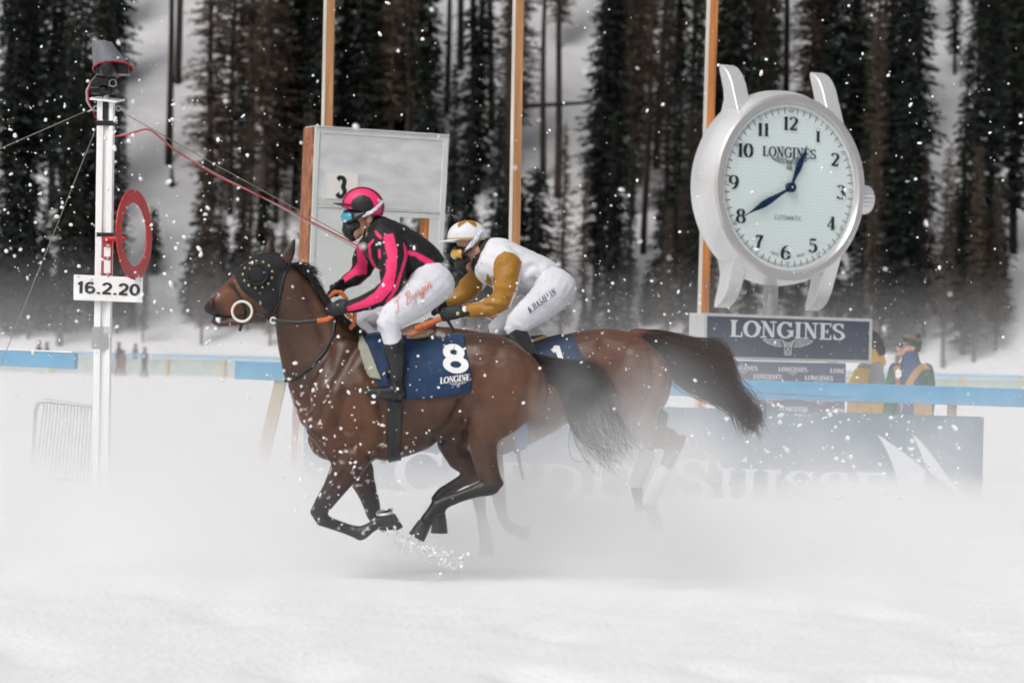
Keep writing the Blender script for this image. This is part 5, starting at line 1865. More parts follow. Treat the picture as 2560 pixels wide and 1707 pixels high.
# ------------------------------------------------------------------ second horse, number 1
Y1 = 21.0
def horse_second():
    mb = MB()
    trunk = [((1050, 860), (1050, 1000), .10), ((1080, 810), (1080, 1040), .19), ((1130, 780), (1130, 1048), .25), ((1180, 777), (1180, 1037), .27), ((1230, 780), (1230, 1015), .28), ((1280, 772), (1280, 990), .285), ((1330, 760), (1330, 968), .28),
             ((1380, 754), (1380, 955), .275), ((1425, 757), (1425, 950), .27), ((1470, 772), (1470, 945), .255), ((1505, 797), (1505, 930), .22), ((1530, 830), (1530, 905), .15), ((1540, 850), (1540, 885), .07)]
    mb.ribs(pair_rings(smooth_pairs(trunk), D, Y1, 24, 2.25))
    neck = [((1180, 780), (1060, 1020), .19), ((1120, 765), (1020, 960), .15), ((1060, 755), (975, 900), .115), ((1010, 750), (945, 850), .095), ((975, 745), (925, 830), .085)]
    mb.ribs(pair_rings(smooth_pairs(neck), D, Y1, 20, 2.0))
    head = [((985, 745), (950, 840), .08), ((955, 742), (930, 845), .095), ((915, 758), (900, 848), .085), ((880, 785), (875, 852), .065), ((850, 808), (850, 858), .055), ((836, 822), (838, 852), .04)]
    mb.ribs(pair_rings(smooth_pairs(head), D, Y1, 18, 2.1))
    ear(mb, (985, 752), (1006, 728), D, Y1 - .06, .034)
    ear(mb, (975, 752), (996, 726), D, Y1 + .06, .034)
    for s in (-1, 1):
        y = s * .17
        mb.tube([(P(*D(1130, 800), Y1 + y * .6), .12, .07), (P(*D(1095, 900), Y1 + y), .15, .09), (P(*D(1080, 975), Y1 + y), .13, .09), (P(*D(1125, 1020), Y1 + y), .12, .085)], 14)
        mb.ball(P(*D(1450, 870), Y1) + Vector((0, s * .17, 0)), (.27, .115, .26))
        mb.ball(P(*D(1500, 880), Y1) + Vector((0, s * .13, 0)), (.13, .10, .22))
    # fore legs: one reaching the ground, one folding back
    limb(mb, [(1260, 560, -.15, .14, .09), (1240, 720, -.16, .115, .08), (1245, 880, -.16, .082, .065), (1262, 1010, -.16, .062, .055), (1275, 1090, -.16, .055, .05), (1290, 1200, -.16, .038, .034), (1310, 1310, -.16, .046, .04), (1318, 1370, -.16, .05, .046)], Z3, Y1)
    limb(mb, [(1290, 580, .15, .14, .09), (1320, 740, .16, .11, .08), (1360, 900, .16, .08, .065), (1390, 1040, .16, .058, .052), (1400, 1130, .16, .05, .045), (1420, 1220, .16, .038, .034), (1455, 1280, .16, .046, .04), (1520, 1300, .16, .045, .045)], Z3, Y1)
    # near hind: hock to the right, cannon down-left
    limb(mb, [(900, 330, -.14, .24, .11), (960, 500, -.16, .24, .10), (1000, 650, -.165, .175, .09), (1050, 755, -.165, .118, .075), (1130, 790, -.16, .092, .062), (1205, 805, -.16, .082, .055), (1235, 835, -.16, .074, .05),
              (1200, 920, -.16, .052, .042), (1160, 1010, -.16, .046, .038), (1110, 1110, -.16, .044, .038), (1075, 1190, -.16, .05, .042), (1085, 1260, -.16, .042, .04), (1105, 1310, -.16, .05, .048)], Z4, Y1)
    mb.ball(P(*Z4(1282, 800), Y1 - .16), (.03, .03, .035))
    # far hind: hock seen past the thigh
    limb(mb, [(920, 330, .14, .22, .11), (950, 480, .16, .2, .1), (1000, 590, .16, .13, .08), (1080, 640, .16, .085, .06), (1145, 665, .16, .068, .055), (1130, 740, .16, .058, .045), (1085, 830, .16, .046, .04),
              (1050, 920, .16, .044, .038), (1015, 1020, .16, .044, .038), (985, 1090, .16, .05, .042), (995, 1150, .16, .042, .04), (1015, 1190, .16, .05, .048)], Z4, Y1)
    # tail dock
    mb.tube([(P(*Z4(980, 150), Y1), .06, .06), (P(*Z4(1080, 140), Y1), .045, .045), (P(*Z4(1180, 150), Y1), .03, .03)], 10)
    body = fuse(mb, .012, 6, .5, 'horse_body')
    co = coords(body)
    nr = normals(body)
    rel = fbm(co * np.array([1, .6, .8]), 6.5, 6.3, 2) * .012 + fbm(co, 20, 2.1, 2) * .0022
    px = pix(co)
    g = grooves(px, [([Z4(*p) for p in ((700, 330), (640, 500), (620, 640))], 9, .012), ([Z4(*p) for p in ((1090, 250), (1110, 400), (1060, 560), (1010, 680))], 9, .014), ([Z4(*p) for p in ((780, 200), (900, 260), (960, 400))], 12, .009),
        ([Z4(*p) for p in ((1060, 720), (1150, 760), (1230, 790))], 5, .008), ([Z4(*p) for p in ((540, 720), (600, 620), (640, 560))], 10, .014)])
    set_coords(body, co + nr * (rel * .7 - g)[:, None])
    zx, zy = (px[:, 0] - 1200) / .39542, (px[:, 1] - 780) / .39542
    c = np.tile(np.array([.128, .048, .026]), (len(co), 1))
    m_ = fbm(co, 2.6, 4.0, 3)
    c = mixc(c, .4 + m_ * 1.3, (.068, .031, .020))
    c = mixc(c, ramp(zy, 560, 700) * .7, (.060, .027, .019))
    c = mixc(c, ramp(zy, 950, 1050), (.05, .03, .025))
    c = mixc(c, (np.hypot(zx - 1150, zy - 660) < 75) * .9, (.018, .016, .016))
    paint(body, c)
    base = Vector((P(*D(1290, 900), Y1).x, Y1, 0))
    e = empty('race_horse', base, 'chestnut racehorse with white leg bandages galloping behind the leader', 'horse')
    bo = link_mesh('horse_body', body, M_coat, e)
    bw = body.copy()
    bw.transform(Matrix.Translation(base))
    for a, b, yo, Z in (((1098, 1300), (1122, 1385), -.16, Z4), ((1010, 1180), (1030, 1250), .16, Z4), ((1318, 1372), (1318, 1440), -.16, Z3), ((1520, 1300), (1575, 1312), .16, Z3)):
        A, B_ = P(*Z(*a), Y1 + yo), P(*Z(*b), Y1 + yo)
        MB().tube([(A, .048, .046), (A.lerp(B_, .5), .053, .052), (B_, .058, .056)], 16, cap=False).build('hoof', M_hoof, e, auto=40)
    for pts, yo in ((((1163, 1000), (1110, 1110), (1072, 1195)), -.16), (((1062, 890), (1015, 1020), (985, 1085)), .16)):
        q = []
        for i in range(len(pts) - 1):
            for k in range(6):
                f = k / 6
                q.append((pts[i][0] * (1 - f) + pts[i + 1][0] * f, pts[i][1] * (1 - f) + pts[i + 1][1] * f))
        q.append(pts[-1])
        MB().tube([(P(*Z4(x, y), Y1 + yo), .056 + .004 * (i % 2), .050 + .004 * (i % 2)) for i, (x, y) in enumerate(q)], 16).build('leg_bandage', M_bandage, e, smooth=True)
    hair('tail', [(1000, 130), (1110, 112), (1260, 140), (1400, 172), (1520, 190), (1590, 300), (1600, 430), (1690, 520), (1760, 620), (1780, 700)], [(1040, 170), (1130, 260), (1210, 400), (1300, 470), (1420, 540), (1540, 590), (1620, 610), (1650, 660), (1680, 700), (1700, 740)], Z4, Y1, 760, .10, M_bhair, e, r=.0030, seg=16, seed=12, jitter=.085, lo=.35)
    hair('tail_underside', [(1010, 150), (1120, 180), (1260, 300), (1400, 380), (1540, 470), (1620, 560), (1700, 650), (1740, 730)], [(1050, 170), (1150, 300), (1220, 420), (1320, 490), (1450, 550), (1560, 590), (1640, 650), (1690, 760)], Z4, Y1 - .03, 420, .09, M_hair, e, r=.0030, seg=14, seed=13, jitter=.10, lo=.35)
    # saddle cloth with 1
    cm = shell(bw, [Z4(*p) for p in ((60, 140), (430, 150), (570, 140), (625, 240), (665, 345), (560, 400), (80, 470))], .008, .006, name='cloth')
    cl = empty('saddle_cloth', base, 'navy saddle cloth with white number one on the second horse', 'saddle cloth')
    link_mesh('cloth', cm, mat('navy_cloth_dull', (.028, .050, .105), rough=.75, var=.3, vscale=7, bump=.45, bscale=9, bdist=.02), cl)
    ct = bvh_world(cm, base)
    L = letters('1', 1.0, 'sans', .19, .17, 0)
    lay_on(L, 486, 356, (1, 0), (0, 1), 62, 'number_print', M_wprint, Z4, Y1 - .3, cl, ct, .007, 140, lean=-.33)
    # girth, strap and saddle
    sd_ = empty('racing_saddle', base, 'dark racing saddle under the rider in white and gold', 'saddle')
    gm = shell(bw, [Z4(*p) for p in ((225, 600), (300, 600), (290, 930), (212, 930))], .010, .006, name='girth')
    link_mesh('girth', gm, mat('blue_girth', (.10, .17, .30), rough=.7), sd_)
    prs = [((-60, 130), (-55, 170), .09), ((120, 140), (120, 185), .13), ((300, 150), (300, 190), .14), ((400, 140), (390, 180), .1)]
    MB().ribs(pair_rings(smooth_pairs(prs), Z4, Y1, 18, 2.2)).build('seat', M_leather, sd_, smooth=True)
    MB().tube([(P(*Z2(1130, 1380), Y1 - .2), .012, .03), (P(*Z2(1285, 1325), Y1 - .15), .012, .03)], 8).build('cantle_trim', mat('ochre_trim', (.55, .33, .10), rough=.6), sd_, smooth=True)
    strap(bvh(bw), [Z4(235, 850), Z4(250, 950), Z4(272, 1060)], .022, .01, Y1 - .2).build('loose_strap', M_leather, sd_, smooth=True)
    # reins and bridle (mostly hidden)
    a, b = P(*D(905, 790), Y1 - .1), P(*Z2(215, 1145), Y1 - .2)
    MB().tube([(P(*D(870, 830), Y1 - .08), .012, .006), (a, .012, .006), (b, .016, .008)], 8).build('rein_grip', M_orange, e, smooth=True)
    MB().tube([(P(*Z2(280, 1150), Y1 - .2), .012, .012), (P(*Z2(355, 1275), Y1 - .15), .01, .01)], 8).build('whip', M_leather, e, smooth=True)
    MB().tube([(P(*Z2(-40, 1240), Y1 - .16), .02, .01), (P(*Z2(210, 1145), Y1 - .2), .02, .01)], 8).build('rein_grip', M_orange, e, smooth=True)
    return bw
BODY1 = horse_second()

# ================================================================== riders
M_skin = mat('skin', (.50, .27, .19), rough=.5, spec=.35, var=.06, vscale=20)
M_jacket8 = mat('pink_black_jacket', attr='Col', rough=.62, spec=.3, var=.05, vscale=20, bump=.25, bscale=14, bdist=.012)
M_breech = mat('white_breeches', (.66, .66, .71), rough=.7, spec=.25, var=.05, vscale=10, bump=.4, bscale=11, bdist=.014)
M_boot = mat('riding_boot', (.012, .0125, .014), rough=.28, spec=.55, bump=.15, bscale=16, bdist=.01)
M_glove = mat('black_glove', (.014, .014, .015), rough=.6, bump=.3, bscale=60, bdist=.003)
M_helm8 = mat('helmet_cover', attr='Col', rough=.45, spec=.4, bump=.1, bscale=20, bdist=.01)
M_mask = mat('black_mask', (.014, .015, .016), rough=.55, bump=.6, bscale=45, bdist=.006)
M_gframe = mat('goggle_frame', (.010, .010, .012), rough=.35)
M_lensb = mat('blue_mirror_lens', (.03, .30, .42), rough=.12, spec=.8, coat=1.0)
M_lensg = mat('amber_mirror_lens', (.55, .28, .03), rough=.12, spec=.8, coat=1.0)
M_silk1 = mat('white_gold_silks', attr='Col', rough=.5, spec=.35, var=.05, vscale=14, bump=.4, bscale=10, bdist=.015)
M_tanstrap = mat('tan_harness', (.30, .13, .05), rough=.6, var=.2, vscale=30)
PINK = (.80, .035, .155)
BLK = (.012, .012, .014)
GOLD = (.345, .165, .018)
WHT = (.70, .70, .735)

def hand_mesh(wrist, fdir, updir, pn, k=1.0):
    """a gloved hand closed round a rein: palm, four unequal curled fingers, thumb on top"""
    f, u, pn = fdir.normalized(), updir.normalized(), pn.normalized()
    mb = MB()
    w_ = wrist
    mb.tube([(w_ - f * .05 * k, .030 * k, .030 * k), (w_, .030 * k, .024 * k), (w_ + f * .035 * k, .040 * k, .021 * k), (w_ + f * .075 * k, .043 * k, .019 * k), (w_ + f * .092 * k, .040 * k, .017 * k)], 12, pn)
    for i, L_ in enumerate((.95, 1.08, 1.0, .8)):
        b = w_ + f * (.085 - .004 * abs(i - 1)) * k + u * (.031 - .021 * i) * k
        q = [b, b + (f * .034 * L_ + pn * .010) * k, b + (f * .044 * L_ + pn * .036 * L_) * k, b + (f * .022 + pn * .052 * L_) * k, b + (-f * .006 + pn * .046) * k]
        mb.tube([(p, r * k, r * k) for p, r in zip(q, (.0105, .0105, .0100, .0092, .0080))], 8, u)
    b = w_ + f * .022 * k + u * .034 * k
    q = [b - f * .01 * k, b + (f * .030 + u * .014 + pn * .016) * k, b + (f * .058 + u * .008 + pn * .034) * k, b + (f * .076 - u * .004 + pn * .040) * k]
    mb.tube([(p, r * k, r * k) for p, r in zip(q, (.0135, .0125, .0110, .0085))], 8, f)
    return fuse(mb, .0045, 4, .4, 'hand')
def wrinkle(me, amp, scale, seed, squash=(1, 1, 1)):
    co = coords(me)
    n_ = normals(me)
    v = fbm(co * np.array(squash), scale, seed, 2)
    set_coords(me, co + n_ * ((np.abs(v) * 2 - .3) * amp)[:, None])

def folds(me, seg, wd, amp, n_):
    """cloth creases: n_ ridges lying across the short line seg (photograph pixels)"""
    co = coords(me)
    nr = normals(me)
    px = pix(co)
    a, b = np.array(seg[0]), np.array(seg[1])
    d = b - a
    L_ = np.hypot(*d)
    t = ((px - a) @ d) / (L_ * L_)
    s = ((px - a) @ np.array([-d[1], d[0]])) / L_
    wob = fbm(co, 9.0, 1.7, 2) * 1.6
    fall = np.exp(-((t - .5) / .55) ** 4) * np.exp(-(s / (L_ * .75)) ** 2)
    v = np.cos((s / wd + wob * 2.2) * 1.3) * (.6 + wob)
    set_coords(me, co + nr * (v * amp * .72 * fall)[:, None])
def goggle_lens(c, R, xlim, ma, parent, name='lens'):
    V, F = [], []
    n_, k_ = 40, 20
    for i in range(k_ + 1):
        a = math.pi * i / k_
        for j in range(n_):
            q = 2 * math.pi * j / n_
            s_ = math.sin(a)
            V.append(c + Vector((R[0] * s_ * math.cos(q), R[1] * s_ * math.sin(q), R[2] * math.copysign(abs(math.cos(a)) ** .7, math.cos(a)))))
    for i in range(k_):
        for j in range(n_):
            f = (i * n_ + j, (i + 1) * n_ + j, (i + 1) * n_ + (j + 1) % n_, i * n_ + (j + 1) % n_)
            if all(V[q].x < xlim for q in f):
                F.append(f)
    me = MB().add(V, F).mesh(name)
    bm = bmesh.new()
    bm.from_mesh(me)
    bmesh.ops.delete(bm, geom=[v for v in bm.verts if not v.link_faces], context='VERTS')
    bm.to_mesh(me)
    bm.free()
    return link_mesh(name, solid(me, .003), ma, parent)
def rider_pink():
    Y = Y8
    Z = Z1
    base = Vector((P(*Z1(1500, 800), Y).x, Y, P(*Z1(1420, 1500), Y).z))
    e = empty('person', base, 'rider in pink and black jacket crouched over the leading horse', 'person')
    torso = [((1770, 585), (1610, 770), .165), ((1700, 490), (1500, 738), .185), ((1600, 415), (1385, 690), .20), ((1500, 355), (1285, 645), .212), ((1420, 312), (1222, 565), .205), ((1352, 290), (1188, 480), .165), ((1325, 300), (1205, 450), .105)]
    narm = [(1390, 440, -.14, .085, .085), (1402, 520, -.205, .098, .085), (1405, 620, -.25, .092, .082), (1400, 720, -.28, .082, .076), (1385, 790, -.29, .074, .072), (1310, 845, -.285, .066, .062), (1220, 882, -.265, .056, .052), (1130, 910, -.245, .046, .044), (1105, 916, -.24, .044, .042)]
    farm = [(1300, 440, .14, .085, .085), (1240, 520, .20, .09, .08), (1200, 600, .24, .082, .075), (1185, 665, .25, .07, .068), (1140, 710, .24, .06, .056), (1085, 740, .22, .046, .044)]
    nleg = [(1690, 735, -.10, .155, .13), (1610, 825, -.19, .130, .115), (1500, 910, -.265, .112, .10), (1405, 985, -.31, .092, .085), (1378, 1030, -.32, .082, .076), (1392, 1100, -.315, .066, .064), (1412, 1175, -.31, .060, .058)]
    fleg = [(1670, 740, .10, .15, .13), (1560, 830, .19, .125, .11), (1400, 910, .265, .110, .10), (1250, 975, .31, .090, .085), (1195, 1015, .32, .080, .075), (1230, 1090, .315, .064, .062), (1280, 1170, .31, .058, .056)]
    nboot = [(412, 310, -.310, .066, .060), (425, 420, -.312, .067, .060), (440, 540, -.312, .054, .050), (440, 640, -.312, .047, .045), (440, 740, -.314, .050, .046)]
    # skin: the whole figure as one surface
    mb = MB()
    mb.ribs(pair_rings(smooth_pairs([((a[0] * .9 + b[0] * .1, a[1] * .9 + b[1] * .1), (b[0] * .9 + a[0] * .1, b[1] * .9 + a[1] * .1), h * .85) for a, b, h in torso], 2), Z, Y, 16))
    for L_ in (narm, farm, nleg, fleg):
        limb(mb, [(x, y, d, r * .72, q * .72) for x, y, d, r, q in L_], Z, Y, 10)
    limb(mb, [(x, y, d, r * .8, q * .8) for x, y, d, r, q in nboot], Z12, Y, 10)
    limb(mb, [(1290, 1180, .31, .045, .045), (1330, 1400, .31, .04, .04), (1340, 1480, .31, .035, .035)], Z, Y, 10)
    limb(mb, [(1330, 430, 0, .075, .07), (1275, 395, 0, .062, .058), (1230, 360, 0, .06, .058), (1205, 320, 0, .07, .066)], Z, Y, 12)
    mb.ball(P(*Z(1205, 225), Y), (.102, .078, .098))
    mb.ball(P(*Z(1165, 320), Y), (.070, .062, .085))
    mb.ball(P(*Z(1140, 395), Y), (.052, .048, .05))
    mb.ball(P(*Z(1078, 335), Y), (.022, .016, .026))
    for s in (-1, 1):
        mb.ball(P(*Z(1248, 305), Y) + Vector((0, s * .070, 0)), (.022, .014, .033))
        mb.ball(P(*Z(1095, 310), Y) + Vector((0, s * .034, 0)), (.016, .014, .012))
    body = fuse(mb, .009, 5, .5, 'figure')
    bo = link_mesh('figure', body, M_skin, e)
    # jacket
    mb = MB()
    mb.ribs(pair_rings(smooth_pairs(torso), Z, Y, 22, 2.3))
    limb(mb, narm, Z, Y, 16)
    limb(mb, farm, Z, Y, 16)
    mb.tube([(P(*Z(1325, 375), Y), .092, .09), (P(*Z(1300, 365), Y), .086, .084), (P(*Z(1278, 372), Y), .080, .076)], 18)
    jk = fuse(mb, .0062, 5, .5, 'jacket')
    wrinkle(jk, .0075, 12, 3.0, (1.0, .7, .8))
    folds(jk, [Z1(*p) for p in ((1340, 780), (1420, 830))], 6, .010, 5)
    folds(jk, [Z1(*p) for p in ((1360, 600), (1480, 640))], 6, .008, 5)
    folds(jk, [Z1(*p) for p in ((1540, 470), (1640, 640))], 7, .006, 4)
    co = coords(jk)
    px = pix(co)
    z1 = np.stack([(px[:, 0] - 480) / .35714, (px[:, 1] - 440) / .35714], 1)
    c = np.tile(np.array(BLK), (len(co), 1))
    dy = co[:, 1] - Y
    near = [[(1337, 432), (1355, 408), (1410, 402), (1437, 520), (1432, 640), (1420, 720), (1400, 800), (1330, 875), (1230, 918), (1090, 950), (1085, 915), (1200, 868), (1280, 815), (1328, 745), (1361, 664), (1354, 599), (1370, 580)],
            [(1478, 462), (1505, 500), (1508, 570), (1470, 690), (1440, 790), (1395, 860), (1340, 900), (1390, 830), (1430, 740), (1462, 650), (1487, 560)]]
    both = [[(1505, 522), (1560, 527), (1660, 577), (1735, 632), (1718, 665), (1640, 618), (1560, 563), (1505, 552)], [(1280, 376), (1330, 425), (1325, 450), (1283, 408)], [(1275, 432), (1270, 462), (1238, 502), (1230, 480)],
            [(1230, 488), (1250, 493), (1258, 570), (1292, 638), (1325, 662), (1300, 670), (1260, 628), (1238, 560)], [(1300, 512), (1320, 510), (1324, 572), (1306, 577)], [(1488, 715), (1535, 745), (1498, 755)]]
    far = [[(1145, 450), (1168, 458), (1192, 520), (1228, 600), (1222, 690), (1150, 695), (1060, 750), (1045, 720), (1130, 645), (1160, 600)], [(1150, 770), (1270, 680), (1290, 690), (1170, 790)]]
    pk = np.zeros(len(co), bool)
    for q in near:
        pk |= inside(z1, q) & (dy < -.10)
    for q in both:
        pk |= inside(z1, q)
    for q in far:
        pk |= inside(z1, q) & (dy > .10)
    c[pk] = PINK
    paint(jk, c)
    link_mesh('jacket', jk, M_jacket8, e)
    # breeches
    mb = MB()
    mb.ribs(pair_rings(smooth_pairs([((1745, 590), (1560, 745), .15), ((1795, 660), (1590, 800), .18), ((1818, 745), (1620, 850), .185), ((1800, 830), (1640, 880), .15)]), Z, Y, 20, 2.2))
    limb(mb, nleg, Z, Y, 16)
    limb(mb, fleg, Z, Y, 16)
    bm_ = fuse(mb, .008, 6, .5, 'breeches')
    wrinkle(bm_, .0045, 12, 8.0, (.8, .7, 1.0))
    folds(bm_, [Z1(*p) for p in ((1340, 960), (1440, 1060))], 6, .010, 5)
    folds(bm_, [Z1(*p) for p in ((1500, 760), (1600, 880))], 8, .009, 4)
    bre = link_mesh('breeches', bm_, M_breech, e)
    bt = bvh_world(bm_, base)
    L = letters('T. Burgin', 1.0, 'script', .085, .05, .02)
    lay_on(L, 1425, 968, (.80, -.60), (.12, .95), 320, 'embroidered_name', mat('orange_thread', (.70, .16, .10), rough=.6), Z1, Y - .25, bre, bt, .008, 92)
    # boots
    mb = MB()
    limb(mb, nboot, Z12, Y, 14)
    limb(mb, [(470, 800, -.314, .045, .042), (420, 790, -.318, .050, .043), (330, 790, -.325, .043, .042), (230, 785, -.33, .036, .040), (160, 780, -.335, .028, .034)], Z12, Y, 14)
    bm2 = fuse(mb, .006, 5, .5, 'boot')
    link_mesh('boot', bm2, M_boot, e)
    mb = MB()
    limb(mb, [(1280, 1165, .31, .064, .06), (1320, 1260, .312, .064, .06), (1340, 1380, .312, .05, .047), (1345, 1450, .314, .048, .045)], Z, Y, 12)
    limb(mb, [(1370, 1490, .314, .045, .042), (1280, 1490, .32, .043, .042), (1200, 1480, .33, .036, .04), (1140, 1475, .335, .028, .034)], Z, Y, 12)
    link_mesh('boot', fuse(mb, .008, 5, .5, 'boot'), M_boot, e)
    # gloves
    w_ = P(*Z(1095, 918), Y - .24)
    link_mesh('glove', hand_mesh(w_, P(*Z(960, 935), Y - .235) - w_, Vector((.05, 0, 1)), Vector((0, 1, -.15)), 1.12), M_glove, e)
    w_ = P(*Z(1060, 765), Y + .21)
    link_mesh('glove', hand_mesh(w_, P(*Z(945, 830), Y + .10) - w_, Vector((.3, 0, 1)), Vector((0, -1, -.15)), 1.12), M_glove, e)
    # helmet
    hc = P(*Z(1198, 212), Y)
    tilt = Matrix.Rotation(rad(12), 3, 'Y')
    n_, k_ = 120, 40
    V, F = [], []
    for i in range(k_ + 1):
        a = (math.pi * .60) * i / k_
        for j in range(n_):
            q = 2 * math.pi * j / n_
            v = Vector((.143 * math.sin(a) * math.cos(q), .108 * math.sin(a) * math.sin(q), .128 * math.cos(a)))
            V.append(hc + tilt @ v)
    for i in range(k_):
        for j in range(n_):
            F.append((i * n_ + j, (i + 1) * n_ + j, (i + 1) * n_ + (j + 1) % n_, i * n_ + (j + 1) % n_))
    hm = solid(MB().add(V, F).mesh('helmet'), -.010)
    co = coords(hm)
    dyy = np.abs(co[:, 1] - Y)
    c = np.tile(np.array(BLK), (len(co), 1))
    c[(dyy < .030) | ((dyy > .052) & (dyy < .092))] = PINK
    rim = (co - np.array(hc)) @ np.array(tilt).reshape(3, 3)
    c[(rim[:, 2] < -.028) & (rim[:, 0] > .07)] = PINK
    # finer bands need finer rows: refine by painting on a denser copy
    paint(hm, c)
    hl = link_mesh('helmet', hm, M_helm8, e)
    hw_ = bvh_world(hm, base)
    pk_ = []
    for j in range(13):
        a = rad(180 - 62 + 124 * j / 12)
        i_ = Vector((.135 * math.cos(a), .104 * math.sin(a), -.016))
        o_ = Vector((.135 * math.cos(a) - .062 * max(0, -math.cos(a)) ** .5, .112 * math.sin(a), -.030))
        pk_.append((hc + tilt @ i_, hc + tilt @ o_))
    V = [p for ab in pk_ for p in ab]
    F = [(2 * j, 2 * j + 2, 2 * j + 3, 2 * j + 1) for j in range(12)]
    link_mesh('peak', solid(MB().add(V, F).mesh('peak'), .006), M_gframe, hl)
    strap(hw_, [Z1(1190, 280), Z1(1240, 262), Z1(1290, 225), Z1(1332, 175)], .026, .002, Y - .1, thick=.004).build('goggle_strap', mat('pale_strap', (.62, .62, .70), rough=.5, var=.55, vscale=75), hl, smooth=True)
    # goggles and mask
    g = MB()
    for s in (-1, 1):
        g.tube([(P(*Z(1075, 290), Y), .052, .03), (P(*Z(1100, 288), Y) + Vector((0, s * .05, 0)), .052, .03), (P(*Z(1150, 280), Y) + Vector((0, s * .082, 0)), .042, .018), (P(*Z(1215, 262), Y) + Vector((0, s * .094, 0)), .018, .012)], 12, Vector((1, 0, 0)))
    gm = fuse(g, .006, 3, .5, 'goggles')
    go = link_mesh('goggles', gm, M_gframe, e)
    goggle_lens(P(*Z(1140, 292), Y), (.094, .094, .044), P(*Z(1126, 292), Y).x, M_lensb, go)
    g = MB()
    g.tube([(P(*Z(1095, 345), Y), .040, .058), (P(*Z(1098, 375), Y), .048, .064), (P(*Z(1110, 405), Y), .045, .058), (P(*Z(1122, 432), Y), .030, .042)], 16)
    g.tube([(P(*Z(1120, 360), Y - .04), .03, .025), (P(*Z(1160, 330), Y - .064), .035, .012)], 10)
    g.tube([(P(*Z(1120, 360), Y + .04), .03, .025), (P(*Z(1160, 330), Y + .064), .035, .012)], 10)
    gm = fuse(g, .006, 4, .5, 'mask')
    wrinkle(gm, .003, 50, 1.0)
    link_mesh('face_mask', gm, M_mask, e)
    wt = bvh_world(body, base)
    strap(wt, [Z1(1215, 300), Z1(1210, 345), Z1(1235, 350), Z1(1275, 330), Z1(1290, 295)], .026, .002, Y - .08, thick=.005).build('harness', M_tanstrap, hl, smooth=True)
    strap(wt, [Z1(1215, 345), Z1(1214, 380), Z1(1200, 435), Z1(1185, 460)], .014, .003, Y - .08, thick=.005).build('chin_strap', M_gframe, hl, smooth=True)
    MB().tube([(P(*Z(1290, 372), Y - .078), .006, .02), (P(*Z(1250, 425), Y - .07), .006, .02), (P(*Z(1215, 465), Y - .055), .006, .02)], 8).build('inner_collar', M_breech, e, smooth=True)
rider_pink()

